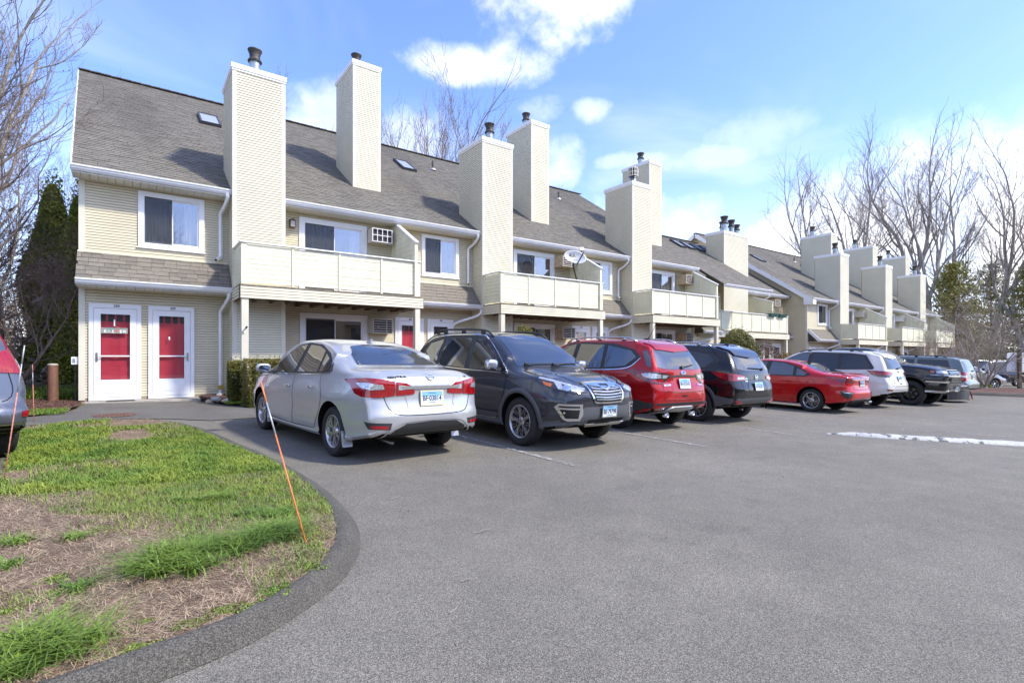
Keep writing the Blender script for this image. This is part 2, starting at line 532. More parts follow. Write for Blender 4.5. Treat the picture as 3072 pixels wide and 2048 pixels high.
def cdt_2d(poly, step):
	bd = dense(poly, step)
	xs = [p[0] for p in bd]; ys = [p[1] for p in bd]
	pts = [Vector(p) for p in bd]
	nx = int((max(xs) - min(xs)) / step); ny = int((max(ys) - min(ys)) / step)
	for i in range(1, nx + 1):
		for j in range(1, ny + 1):
			p = (min(xs) + (i - .5 + .5 * (j % 2)) * step, min(ys) + (j - .5) * step)
			if inside(p, bd):
				# keep clear of the boundary
				if all((p[0] - q[0]) ** 2 + (p[1] - q[1]) ** 2 > (step * .45) ** 2 for q in bd): pts.append(Vector(p))
	n = len(bd)
	v, e, f, *_ = delaunay_2d_cdt(pts, [(i, (i + 1) % n) for i in range(n)], [list(range(n))], 1, 1e-6)
	return v, f, n

def cdt_mesh(poly, step, fn):
	v, f, n = cdt_2d(poly, step)
	me = bpy.data.meshes.new('m')
	me.from_pydata([fn(p[0], p[1]) for p in v], [], f)
	me.update()
	if len(me.polygons) and me.polygons[0].normal.z < 0:
		me.flip_normals()
	return me

def smooth_curve(pts, n=6, closed=False):
	out = []; m = len(pts)
	rng = range(m) if closed else range(m - 1)
	for i in rng:
		if closed: p = [Vector(pts[(i + k) % m]) for k in (-1, 0, 1, 2)]
		else: p = [Vector(pts[min(max(i + k, 0), m - 1)]) for k in (-1, 0, 1, 2)]
		for j in range(n):
			t = j / n
			out.append(tuple(.5 * ((2 * p[1]) + (p[2] - p[0]) * t + (2 * p[0] - 5 * p[1] + 4 * p[2] - p[3]) * t * t + (3 * p[1] - p[0] - 3 * p[2] + p[3]) * t ** 3)))
	if not closed: out.append(tuple(pts[-1]))
	return out

# wide terrain
mb = MB()
gx = [-300, -180, -100, -60, -40, -25, -14, -8, -4, 0, 5, 10, 20, 30, 40, 50, 60, 75, 95, 130, 200, 320]
gy = [-250, -120, -60, -30, -12, 0, 8, 12, 16, 20, 22, 30, 45, 65, 100, 170, 300]
for i in range(len(gx) - 1):
	for j in range(len(gy) - 1):
		a = [(gx[i], gy[j]), (gx[i + 1], gy[j]), (gx[i + 1], gy[j + 1]), (gx[i], gy[j + 1])]
		mb.quad(*[(x, y, gz(x, y) - .03) for x, y in a])
mb.build('ground', MAT['forest_floor'], fix=True, smooth=True, kind='structure')

# parking lot: one sheet that also takes in the left lot and the cross lot on the right
lot = [(-40, -40), (95, -40), (95, 30), (58, 30), (58, 11.4), (1.25, 11.4), (1.2, 11.15), (-.3, 12.1), (-1.6, 11.5), (-1.9, 12.5), (-5.5, 22), (-40, 22)]
sheet('parking_lot', lot, gz, MAT['asphalt'], 4.0, kind='structure')
path = [(-1.9, 11.3), (-1.0, 11.6), (-.2, 11.9), (.55, 11.55), (1.2, 11.0), (1.9, 11.1), (3.2, 11.2), (2.9, 12.4), (2.25, 13.2), (1.75, 13.75), (1.42, 14.6), (1.4, 14.95), (-.78, 14.95), (-.82, 14.3), (-.9, 13.5), (-1.35, 12.75), (-1.9, 12.5)]
sheet('footpath', path, gz, MAT['asphalt_path'], .6, dz=.012, kind='structure')
# concrete slab in front of the first two doors
MB().box(-.80, 1.42, 14.92, 15.39, .02, .232).build('door_slab', MAT['concrete'], kind='structure')

# lawn island: outer toe of the berm curb and inner edge
TOE = smooth_curve([(-4.0, 1.95), (-2.2, 2.2), (-.9, 2.42), (.0, 2.59), (.34, 2.67), (.56, 2.77), (.74, 2.89), (.96, 3.07), (1.14, 3.29), (1.33, 3.65), (1.48, 4.2), (1.54, 4.9), (1.54, 5.5), (1.50, 6.4),
					(1.40, 7.4), (1.24, 8.4), (1.08, 9.5), (.88, 10.4), (.62, 11.1), (.2, 11.6), (-.3, 11.78), (-.9, 11.6), (-1.45, 11.3)], 4)
def curb_h(y): return .11 - .08 * min(max((y - 4.6) / 3.4, 0), 1)
def curb_w(y): return .12 + .05 * min(max((y - 2.8) / 1.2, 0), 1)
def offset_poly(pts, fn):
	out = []
	for i, p in enumerate(pts):
		a = Vector(pts[max(i - 1, 0)]); b = Vector(pts[min(i + 1, len(pts) - 1)])
		d = (b - a).normalized(); n = Vector((-d.y, d.x))
		out.append(tuple(Vector(p) + n * fn(p)))
	return out
mb = MB()
rows = []
prof = [(0, 0.0), (.08, .14), (.18, .36), (.32, .64), (.48, .86), (.66, .97), (.86, 1.0), (1.04, .93)]
for s, h in prof:
	pts = offset_poly(TOE, lambda p: curb_w(p[1]) * s)
	rows.append([(x, y, gz(x, y) + .004 + curb_h(y) * h + random.uniform(-.006, .006) * (0 < s < 1)) for x, y in pts])
for a, b in zip(rows[:-1], rows[1:]):
	for i in range(len(a) - 1): mb.quad(a[i], a[i + 1], b[i + 1], b[i])
mb.build('kerb', MAT['asphalt_curb'], smooth=True, fix=True, kind='structure')
LAWN = [p for p in offset_poly(TOE, lambda p: curb_w(p[1]) * 1.0)][::2] + [(-1.42, 11.0), (-1.32, 9.9), (-1.18, 8.7), (-1.06, 7.6), (-1.0, 6.9), (-1.15, 6.2), (-1.9, 5.2), (-3.0, 4.3), (-4.0, 3.9)]
def hn(x, y):
	return .012 * math.sin(x * 3.1 + y * 1.7) + .01 * math.sin(x * 7.3 - y * 5.1 + 1) + .006 * math.sin(x * 17 + y * 13)
def lawn_z(x, y):
	return gz(x, y) + curb_h(y) * .93 + hn(x, y) * .7
def _unused_lawn_mat(t, b):
	# green thatch against bare soil, from the same noise as used for the blades (x, y space)
	pass
sheet('lawn', LAWN, lawn_z, MAT['soil'], .16, kind='structure')

# mulch bed along the building, kerb in front of it, bed left of the doors
bed = [(1.44, 15.38), (1.44, 14.75), (1.75, 13.8), (2.2, 13.25), (2.9, 12.6), (3.2, 11.6), (57, 11.6), (57, 15.5), (33.7, 15.5), (33.7, 16.8), (22.2, 16.8), (22.2, 15.38)]
def bed_z(x, y):
	h = .05 + .06 * min(max((y - 13.2) / 1.6, 0), 1)
	return gz(x, y) + h + hn(x * 1.3, y) * .8
sheet('mulch_bed', bed, bed_z, MAT['mulch'], .5, kind='structure')
bed2 = [(-.86, 15.9), (-.86, 14.4), (-1.0, 13.6), (-1.5, 13.4), (-2.2, 13.5), (-2.9, 15), (-3.4, 16.4), (-2.2, 16.6)]
sheet('mulch_bed', bed2, lambda x, y: gz(x, y) + .03 + hn(x, y), MAT['mulch'], .25, kind='structure')
bed3 = [(-.95, 13.75), (-.95, 13.25), (-1.35, 12.8), (-2.2, 12.6), (-2.6, 13.1), (-2.0, 13.75)]
sheet('grass_strip', bed3, lambda x, y: gz(x, y) + .035, MAT['soil'], .3, kind='structure')
# kerb of the building side
mb = MB()
for (x0, x1) in ((3.2, 57),):
	n = 60
	P = [(0, 0), (.03, .10), (.08, .13), (.18, .13), (.24, .09)]
	for i in range(n):
		xa = x0 + (x1 - x0) * i / n; xb = x0 + (x1 - x0) * (i + 1) / n
		for (u, h), (u2, h2) in zip(P[:-1], P[1:]):
			mb.quad((xa, 11.4 + u, gz(xa, 11.4) + h), (xb, 11.4 + u, gz(xb, 11.4) + h), (xb, 11.4 + u2, gz(xb, 11.4) + h2), (xa, 11.4 + u2, gz(xa, 11.4) + h2))
mb.build('kerb', MAT['asphalt_curb'], smooth=True, fix=True, kind='structure')

# planted island at the end of the row
isl = [(30.6, 9.0), (31.6, 7.9), (32.4, 7.1), (33.7, 5.45), (35.5, 3.2), (39, 0), (43, 1.5), (42.2, 6.6), (41.6, 7.2), (39.5, 9.0), (37, 10.3), (33, 10.4)]
sheet('island_bed', isl, lambda x, y: gz(x, y) + .15 + hn(x, y), MAT['mulch'], .5, kind='structure')
mb = MB()
pts = [p for p in isl] + [isl[0]]
for a, b in zip(pts[:-1], pts[1:]):
	c = Vector((36.5, 6))
	def o(p, w): v = Vector(p); return v + (v - c).normalized() * w
	for (w0, h0), (w1, h1) in (((.22, 0), (.14, .11)), ((.14, .11), (.02, .16)), ((.02, .16), (-.1, .15))):
		q = [(o(a, w0), h0), (o(b, w0), h0), (o(b, w1), h1), (o(a, w1), h1)]
		mb.quad(*[(p.x, p.y, gz(p.x, p.y) + h) for p, h in q])
mb.build('kerb', MAT['asphalt_curb'], fix=True, kind='structure')

# painted stall lines (faded): one object each
def line(x0, y0, x1, y1, w=.09, nm='parking_line'):
	d = Vector((x1 - x0, y1 - y0)); n = Vector((-d.y, d.x)).normalized() * w / 2
	mb = MB(); k = 6
	for i in range(k):
		a = Vector((x0, y0)) + d * i / k; b = Vector((x0, y0)) + d * (i + 1) / k
		mb.quad(*[(p.x, p.y, gz(p.x, p.y) + .009) for p in (a - n, a + n, b + n, b - n)])
	mb.build(nm, MAT['line_paint'], kind='structure')
for xx in (4.48, 7.3, 10.05, 12.8, 15.0, 17.9, 21.0, 24.1, 26.8, 29.5):
	line(xx - .22, 10.8, xx + .05, 4.8 + .012 * (xx - 4))
for xx in (11.0, 14.1, 17.2):
	line(xx + 2.2, 4.3, xx + 3.4, 2.2, .07)
for xx in (46, 49, 52): line(xx, 9.5, xx + 2.0, 6.4)

# white painted concrete strip lying on the lot
def parking_stop():
	r = empty('parking_stop', (12.3, 3.2, gz(12.3, 3.2)), 0, 'long low concrete strip with chipped white paint on the open asphalt', 'parking stop')
	A = Vector((10.95, 4.62)); B = Vector((13.7, 1.35)); d = (B - A); n = Vector((-d.y, d.x)).normalized()
	mb = MB(); K = 44
	P = [(-.20, -.01), (-.19, .015), (-.13, .045), (-.05, .055), (.05, .055), (.13, .045), (.19, .015), (.20, -.01)]
	rows = []
	for i in range(K + 1):
		t = i / K; c = A + d * t
		e = min(1, .12 + t * 9) * (1 if t < .98 else .6)
		j = random.uniform(-.008, .008)
		rows.append([((c + n * (u * (.25 + .75 * min(1, t * 5)) + j)).x, (c + n * (u * (.25 + .75 * min(1, t * 5)) + j)).y, gz(c.x, c.y) + h * e + random.uniform(-.005, .005)) for u, h in P])
	for a, b in zip(rows[:-1], rows[1:]):
		for i in range(len(P) - 1): mb.quad(a[i], a[i + 1], b[i + 1], b[i])
	mb.build('block', MAT['stop_white'], r, fix=True, smooth=True)
parking_stop()

# manhole cover in the footpath
mb = MB(); mb.lathe([(0, .022), (.27, .022), (.28, .018), (.30, .024), (.335, .02), (.34, .01)], (-.235, 12.44, gz(-.235, 12.44)), n=40)
for k in range(-4, 5):
	for j in range(-4, 5):
		if k * k + j * j < 18: mb.box(-.235 + k * .052 - .014, -.235 + k * .052 + .014, 12.44 + j * .052 - .014, 12.44 + j * .052 + .014, gz(-.2, 12.4) + .02, gz(-.2, 12.4) + .027)
mb.build('manhole_cover', MAT['rust'], label='round rusty iron manhole cover set in the footpath before the doors', category='manhole cover') if False else tag(mb.build('manhole_cover', MAT['rust']), 'round rusty iron manhole cover set in the footpath before the doors', 'manhole cover')
# ------------------------------------------------------------------ townhouses
SH = .0635                                     # exposure of one vinyl course

def courses(mb, P0, U, Nn, z0, z1, u_rng, holes=(), step=SH, out=.015, m=0):
	"""lapped siding as real courses; u_rng(z) -> (u0,u1) or None; holes: (u0,u1,z0,z1)"""
	P0, U, Nn = Vector(P0), Vector(U), Vector(Nn)
	k = 0
	n = int(math.ceil((z1 - z0) / step - 1e-6))
	for k in range(n):
		a = z0 + k * step; b = min(a + step, z1); mid = (a + b) / 2
		r = u_rng(mid)
		if not r or r[1] - r[0] < .01: continue
		segs = [r]
		for h0, h1, hz0, hz1 in holes:
			if hz0 < mid < hz1:
				ns = []
				for s0, s1 in segs:
					if h1 <= s0 or h0 >= s1: ns.append((s0, s1)); continue
					if h0 > s0: ns.append((s0, h0))
					if h1 < s1: ns.append((h1, s1))
				segs = ns
		for s0, s1 in segs:
			if s1 - s0 < .01: continue
			p = lambda u, z, o: P0 + U * u + Vector((0, 0, z)) + Nn * o
			f = .80                              # flat face, then the small cove
			g = min(.0075, (b - a) * .3)          # open slot under the butt of the course, its backing coloured dark as the lap's shadow
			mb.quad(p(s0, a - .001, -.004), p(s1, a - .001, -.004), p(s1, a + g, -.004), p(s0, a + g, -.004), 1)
			a += g
			mb.quad(p(s0, a, out), p(s1, a, out), p(s1, a + (b - a) * f, out * .85), p(s0, a + (b - a) * f, out * .85), m)
			mb.quad(p(s0, a + (b - a) * f, out * .85), p(s1, a + (b - a) * f, out * .85), p(s1, b, 0), p(s0, b, 0), m)
			mb.quad(p(s0, a, -.004), p(s1, a, -.004), p(s1, a, out), p(s0, a, out), m)
			a -= g

def siding(name, P0, U, Nn, z0, z1, u_rng, holes=(), mt='vinyl_tan', parent=None, **k):
	mb = MB()
	if not callable(u_rng):
		rr = u_rng; u_rng = lambda z: rr
	courses(mb, P0, U, Nn, z0, z1, u_rng, holes, **k)
	o = mb.build(name, [MAT[mt], MAT['lap_shadow']], parent)
	o['kind'] = 'stuff'
	return o

FRONT = ((1, 0, 0), (0, -1, 0))
def part(name, m, parent, fn, **k):
	mb = MB(); fn(mb); return mb.build(name, MAT[m] if isinstance(m, str) else m, parent, **k)

def gutter(x0, x1, y, z, parent, ends=True):
	"""K-style gutter: y = back face, opens upward; z = top"""
	mb = MB()
	P = [(0, 0), (-.0, -.125), (-.055, -.125), (-.095, -.075), (-.10, -.04), (-.125, -.03), (-.128, -.002), (-.118, .003), (-.118, -.02), (-.02, -.03)]
	for (a, b), (c, d) in zip(P[:-1], P[1:]):
		mb.quad((x0, y + a, z + b), (x1, y + a, z + b), (x1, y + c, z + d), (x0, y + c, z + d))
	for x in (x0, x1):
		mb.prism([(p[0], p[1]) for p in P], lambda a, b, t: (x + t, y + a, z + b), -.004, .004)
	return mb.build('gutter', MAT['gutter_white'], parent, fix=True)

def downspout(pts, parent, w=.085, h=.06, band=None):
	mb = MB()
	pts = smooth_curve(pts, 4) if len(pts) > 2 else pts
	r = [w * .55] * len(pts)
	mb.tube(pts, r, n=4)
	o = mb.build('downspout', MAT['gutter_white'], parent, fix=True)
	if band:
		x, y, z = band
		part('tape_band', 'yellow_tape', o, lambda m: m.box(x - .05, x + .05, y - .05, y + .05, z, z + .10))
	return o

def window(x0, x1, y, z0, z1, parent, name='window', fw=.115, split=.5, curtain=True, screen=True, room='room_mid', horiz=False):
	"""sliding window: frame proud of the wall, two sashes, panes, curtain and a dark room behind"""
	mb = MB()
	mb.box(x0, x1, y - .045, y + .02, z0, z0 + fw); mb.box(x0, x1, y - .045, y + .02, z1 - fw, z1)
	mb.box(x0, x0 + fw, y - .044, y + .02, z0 + fw, z1 - fw); mb.box(x1 - fw, x1, y - .044, y + .02, z0 + fw, z1 - fw)
	mb.box(x0 - .03, x1 + .03, y - .055, y + .0, z0 - .022, z0)              # sill nose
	w = mb.build(name, MAT['white_trim'], parent)
	xi0, xi1, zi0, zi1 = x0 + fw, x1 - fw, z0 + fw, z1 - fw
	xm = xi0 + (xi1 - xi0) * split
	# sashes
	s = .038
	for (a, b, dy) in ((xi0, xm + s / 2, -.012), (xm - s / 2, xi1, .008)):
		mb = MB()
		yy0, yy1 = y + dy - .012, y + dy + .006
		mb.box(a, b, yy0, yy1, zi0, zi0 + s); mb.box(a, b, yy0, yy1, zi1 - s, zi1)
		mb.box(a, a + s, yy0, yy1, zi0 + s, zi1 - s); mb.box(b - s, b, yy0, yy1, zi0 + s, zi1 - s)
		mb.build('sash', MAT['white_trim'], w)
		MB().box(a + s, b - s, y + dy - .004, y + dy, zi0 + s, zi1 - s).build('pane', MAT['clear_pane'], w)
	if screen:
		a, b = xi0 + .015, xm - .005
		mb = MB(); t = .014; yy0, yy1 = y - .036, y - .026
		mb.box(a, b, yy0, yy1, zi0, zi0 + t); mb.box(a, b, yy0, yy1, zi1 - t, zi1); mb.box(a, a + t, yy0, yy1, zi0 + t, zi1 - t); mb.box(b - t, b, yy0, yy1, zi0 + t, zi1 - t)
		mb.build('screen_frame', MAT['window_dark_frame'], w)
		MB().box(a + t, b - t, y - .0315, y - .0305, zi0 + t, zi1 - t).build('insect_screen', MAT['insect_screen'], w)
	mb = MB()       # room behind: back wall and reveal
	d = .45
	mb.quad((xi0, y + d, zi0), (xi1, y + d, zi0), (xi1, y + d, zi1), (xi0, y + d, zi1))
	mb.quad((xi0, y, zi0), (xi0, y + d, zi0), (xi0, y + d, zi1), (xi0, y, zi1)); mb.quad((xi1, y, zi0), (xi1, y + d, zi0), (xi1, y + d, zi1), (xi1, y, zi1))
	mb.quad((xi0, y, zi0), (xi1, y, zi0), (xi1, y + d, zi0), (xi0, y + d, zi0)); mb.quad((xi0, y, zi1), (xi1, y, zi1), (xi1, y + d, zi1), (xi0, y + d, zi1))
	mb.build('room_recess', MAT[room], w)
	if curtain:
		mb = MB(); n = 60
		rngs = curtain if isinstance(curtain, list) else [(0, 1)]
		for c0, c1 in rngs:
			xa, xb = xi0 + (xi1 - xi0) * c0, xi0 + (xi1 - xi0) * c1
			m_ = max(6, int(n * (c1 - c0)))
			for i in range(m_):
				q = [xa + (xb - xa) * (i + k) / m_ for k in (0, 1)]
				yy = [y + .14 + .018 * math.sin((i + k) * 1.9) for k in (0, 1)]
				mb.quad((q[0], yy[0], zi0 + .02), (q[1], yy[1], zi0 + .02), (q[1], yy[1], zi1), (q[0], yy[0], zi1))
		mb.build('curtain', MAT['curtain'], w, fix=True)
	return w

def text_mesh(s, size, depth=.0, bold=0.0, shear=0.0, sx=1.0):
	cu = bpy.data.curves.new('txt', 'FONT')
	cu.body = s; cu.size = size; cu.extrude = depth; cu.offset = bold; cu.shear = shear
	cu.align_x = 'CENTER'; cu.align_y = 'CENTER'; cu.resolution_u = 3
	o = bpy.data.objects.new('txt', cu); COL.objects.link(o)
	dg = bpy.context.evaluated_depsgraph_get()
	me = bpy.data.meshes.new_from_object(o.evaluated_get(dg))
	bpy.data.objects.remove(o); bpy.data.curves.remove(cu)
	if sx != 1.0:
		for v in me.vertices: v.co.x *= sx
	return me

def put_text(name, s, size, origin, U, V, m, parent, depth=.002, bold=0.0, shear=0, sx=1.0, local=False):
	"""lettering whose x axis runs along U and y axis along V, standing on origin"""
	me = text_mesh(s, size, depth, bold, shear, sx)
	U, V = Vector(U).normalized(), Vector(V).normalized(); W = U.cross(V)
	o3 = Vector(origin)
	for v in me.vertices: v.co = o3 + U * v.co.x + V * v.co.y + W * v.co.z
	me.materials.clear(); me.materials.append(MAT[m] if isinstance(m, str) else m)
	me.name = name
	return link(name, me, parent, local)

def storm_door(x0, x1, y, z0, z1, parent, number=None, hinge='R', inner='door_red', nm='door'):
	"""white framed storm door over a panelled house door"""
	fw = .085
	mb = MB()
	mb.box(x0, x1, y - .05, y + .02, z1 - .10, z1); mb.box(x0, x0 + fw, y - .049, y + .02, z0, z1 - .10); mb.box(x1 - fw, x1, y - .049, y + .02, z0, z1 - .10)
	mb.box(x0 - .0, x1 + .0, y - .07, y + .0, z0 - .005, z0 + .06)
	d = mb.build(nm, MAT['white_trim'], parent)
	a, b, lo, hi = x0 + fw + .006, x1 - fw - .006, z0 + .068, z1 - .108
	st = .125
	gz0, gz1 = lo + .40, hi - .13
	mb = MB()
	yo = y - .038
	mb.box(a, a + st, yo - .02, yo + .01, lo, hi); mb.box(b - st, b, yo - .02, yo + .01, lo, hi)
	mb.box(a + st, b - st, yo - .02, yo + .01, gz1, hi); mb.box(a + st, b - st, yo - .02, yo + .01, lo, gz0)
	# raised lower panel and glass mouldings
	mb.box(a + .10, b - .10, yo - .026, yo - .02, lo + .10, gz0 - .09)
	mb.box(a + .13, b - .13, yo - .031, yo - .026, lo + .13, gz0 - .12)
	for q in ((a + st - .015, a + st, gz0, gz1), (b - st, b - st + .015, gz0, gz1), (a + st - .015, b - st + .015, gz1, gz1 + .018), (a + st - .015, b - st + .015, gz0 - .025, gz0)):
		mb.box(q[0], q[1], yo - .026, yo - .0201, q[2], q[3])
	zm = gz0 + (gz1 - gz0) * .36
	mb.box(a + st, b - st, yo - .016, yo + .006, zm - .012, zm + .018)
	s = mb.build('storm_door', MAT['white_trim'], d)
	MB().box(a + st, b - st, yo - .006, yo - .002, gz0, gz1).build('pane', MAT['door_pane'], d)
	# house door behind
	mb = MB(); yi = y + .022
	mb.box(a, b, yi, yi + .03, lo, hi)
	w = (b - a); pw = w * .31
	for cx in (a + w * .29, b - w * .29):
		for (q0, q1) in ((.12, .36), (.42, .76)):
			za, zb = lo + (hi - lo) * q0, lo + (hi - lo) * q1
			mb.box(cx - pw / 2, cx + pw / 2, yi - .006, yi - .0005, za, zb)
			mb.box(cx - pw / 2 + .03, cx + pw / 2 - .03, yi - .014, yi - .0065, za + .03, zb - .03)
	mb.build('house_door', MAT[inner], d)
	for k in range(4):
		cx = a + w * (.20 + .20 * k)
		MB().box(cx - .06, cx + .06, yi - .008, yi - .0002, lo + (hi - lo) * .855, lo + (hi - lo) * .955).build('door_light', MAT['screen_glass'], d)
	# handle
	hx = a + .055 if hinge == 'R' else b - .055
	mb = MB(); mb.box(hx - .018, hx + .018, yo - .038, yo - .0202, lo + .83, lo + 1.03)
	mb.bar((hx, yo - .06, lo + .915), (hx + (.10 if hinge == 'R' else -.10), yo - .06, lo + .925), .014)
	mb.bar((hx, yo - .03, lo + .915), (hx, yo - .066, lo + .915), .014)
	mb.build('handle', MAT['brushed'], d)
	if number:
		put_text('number', number, .075, ((x0 + x1) / 2 + .02, y - .052, z1 - .045), (1, 0, 0), (0, 0, 1), 'number_black', d, bold=.002)
	return d

def ac_unit(x0, x1, z0, z1, y, label, color='ac_beige', style=0, depth=.40, group=None, nm='air_conditioner'):
	r = empty(nm, ((x0 + x1) / 2, y, z0), 0, label, 'air conditioner', group)
	yf = y - depth
	mb = MB(); t = .018
	mb.box(x0, x0 + t, yf, y, z0, z1); mb.box(x1 - t, x1, yf, y, z0, z1); mb.box(x0 + t, x1 - t, yf, y, z1 - t, z1); mb.box(x0 + t, x1 - t, yf, y, z0, z0 + t)
	mb.build('sleeve', MAT[color], r)
	MB().box(x0 + t, x1 - t, yf + .05, y - .01, z0 + t, z1 - t).build('coil', MAT['ac_coil'], r)
	mb = MB(); gm = MAT['white_trim'] if style == 1 else MAT['ac_grille']
	b = .02
	mb.box(x0, x1, yf - .012, yf - .001, z0, z0 + b); mb.box(x0, x1, yf - .012, yf - .001, z1 - b, z1); mb.box(x0, x0 + b, yf - .012, yf - .001, z0 + b, z1 - b); mb.box(x1 - b, x1, yf - .012, yf - .001, z0 + b, z1 - b)
	f = mb.build('grille_frame', gm, r)
	n = 1 if style == 1 else 5
	for k in range(1, n + 1):
		z = z0 + (z1 - z0) * k / (n + 1)
		MB().box(x0 + b, x1 - b, yf - .01, yf + .0, z - .009, z + .009).build('grille_bar', gm, r)
	for k in ((.25, .5, .75) if style == 1 else (.68,)):
		x = x0 + (x1 - x0) * k
		MB().box(x - .009, x + .009, yf - .014, yf - .0105, z0 + b, z1 - b).build('grille_bar', gm, r)
	if style == 2:
		MB().box(x0 + .14, x0 + .2, yf - .018, yf - .0145, z0 + .13, z0 + .19).build('sticker', MAT['sticker_red'], r)
	return r
mat('sticker_red', (.55, .2, .2), .6)

def flue(c, parent, r=.145, h=.75, style=0):
	x, y, z = c
	if style == 1:       # gridded terminal
		mb = MB(); mb.lathe([(r * .8, -.1), (r * .8, h * .55), (0, h * .55)], c, n=20)
		f = mb.build('flue', MAT['galv'], parent, smooth=True, fix=True)
		mb = MB()
		for zz in (.56, .78, 1.0): mb.lathe([(r * 1.28, h * zz), (r * 1.34, h * zz + .02), (r * 1.28, h * zz + .04), (r * 1.2, h * zz + .02), (r * 1.28, h * zz)], c, n=24)
		for k in range(12):
			a = k * PI / 6; p = (x + math.cos(a) * r * 1.29, y + math.sin(a) * r * 1.29)
			mb.bar((p[0], p[1], z + h * .56), (p[0], p[1], z + h * 1.03), .03)
		mb.lathe([(r * 1.3, h * 1.04), (0, h * 1.06)], c, n=24)
		mb.build('flue_cap', MAT['ac_grille'], f, fix=True)
		part('flue_core', 'flue_dark', f, lambda m: m.lathe([(r * .9, h * .58), (r * .9, h)], c, n=16))
		return f
	mb = MB(); mb.lathe([(r * .82, -.15), (r * .82, h * .55), (r * 1.05, h * .56), (r * 1.1, h * .60), (r * .85, h * .64), (0, h * .64)], c, n=24)
	f = mb.build('flue', MAT['galv'], parent, smooth=False, fix=True)
	mb = MB(); mb.lathe([(r * .85, h * .62), (r * 1.08, h * .56), (r * 1.14, h * .60), (r * .92, h * .66), (r * .82, h * .72), (r * .85, h * .82), (r * 1.02, h * .92), (r * 1.14, h * .97), (r * 1.12, h), (r * .2, h * 1.02), (0, h * 1.02)], c, n=24)
	mb.build('flue_cap', MAT['flue_dark'], f, fix=True)
	return f

def chimney(x0, x1, y0, y1, z0, z1, parent, flues, side_z0=None, label=None, cap='white_trim'):
	"""vinyl-clad chase from z0 (front) to the white cap; siding on all four sides"""
	hold = MB()
	e = .012
	e = .02
	hold.box(x0 + e, x1 - e, y0 + e, y1 - e, min(z0, side_z0 or z0), z1)
	ch = hold.build('chimney', MAT['vinyl_pale'], parent)
	if label: ch['label'] = label
	cw = .085
	mb = MB()
	sz = side_z0 if side_z0 is not None else z0
	courses(mb, (x0, y0, 0), (1, 0, 0), (0, -1, 0), z0, z1 - .16, lambda z: (cw, x1 - x0 - cw))
	mb2 = MB()
	courses(mb, (x0, y1, 0), (0, -1, 0), (-1, 0, 0), sz, z1 - .16, lambda z: (cw * .3, y1 - y0 - cw * .5))
	courses(mb, (x1, y0, 0), (0, 1, 0), (1, 0, 0), sz, z1 - .16, lambda z: (cw * .5, y1 - y0 - cw * .3))
	courses(mb, (x1, y1, 0), (-1, 0, 0), (0, 1, 0), sz, z1 - .16, lambda z: (cw * .3, x1 - x0 - cw * .3))
	o = mb.build('siding', [MAT['vinyl_pale'], MAT['lap_shadow']], ch); o['kind'] = 'stuff'
	for (a, s) in ((x0, 1), (x1, -1)):
		mb = MB()
		q = .018
		mb.box(min(a - s * q, a + s * cw), max(a - s * q, a + s * cw), y0 - q, y0 - .0005, z0, z1 - .12)
		mb.box(min(a - s * q, a - s * .0005), max(a - s * q, a - s * .0005), y0 + .0, y0 + cw * .5, sz, z1 - .12)
		mb.build('corner_board', MAT['corner_trim'], ch)
	mb = MB()
	mb.box(x0 - .045, x1 + .045, y0 - .045, y1 + .045, z1 - .12, z1); mb.box(x0 - .03, x1 + .03, y0 - .03, y1 + .03, z1 - .17, z1 - .1205)
	mb.build('chimney_cap', MAT[cap], ch)
	for fl in flues:
		flue(fl[:3], ch, *fl[3:])
	return ch

M_ROOF = .667
def shingle_slope(name, x0f, x1f, Y0, Z0, slope, L, parent, mt='shingle_roof', expo=.142, tabw=.305, individually=False, holes=(), th=.012, zrot=None):
	"""courses of separate tabs on a slope rising in +Y from (Y0,Z0); x0f,x1f give the x-range at slope distance"""
	ang = math.atan(slope); cs, sn = math.cos(ang), math.sin(ang)
	n = int(L / expo) + 1
	mb = MB(); objs = []
	nrm = Vector((0, -sn, cs)); up = Vector((0, cs, sn))
	for k in range(n):
		s0 = k * expo - .02; s1 = min(s0 + expo + .05, L + .02)
		xa, xb = x0f(k * expo), x1f(k * expo)
		x = xa - random.random() * tabw
		while x < xb:
			w = tabw * random.uniform(.55, 1.1)
			a, b = max(x, xa), min(x + w - .006, xb)
			x += w
			if b - a < .03: continue
			dz = random.choice((0, 0, .004)) + random.uniform(0, .002)
			lo = random.choice((0, 0, 0, .012))
			p = lambda xx, s, o: Vector((xx, Y0, Z0)) + up * s + nrm * o
			P = [p(a, s0 - lo, th + .006 + dz), p(b, s0 - lo, th + .006 + dz), p(b, s1, .003 + dz), p(a, s1, .003 + dz)]
			Q = [p(a, s0 - lo, 0), p(b, s0 - lo, 0)]
			t = mb if not individually else MB()
			t.quad(*P); t.quad(Q[0], Q[1], P[1], P[0])
			t.quad(Q[1], p(b, s1, 0), P[2], P[1]); t.quad(p(a, s1, 0), Q[0], P[0], P[3])
			if individually:
				t.build('shingle', MAT[random.choice(('shingle_pent', 'shingle_pent', 'shingle_pent_dark'))], parent)
	if not individually:
		o = mb.build(name, MAT[mt], parent); o['kind'] = 'stuff'
		return o

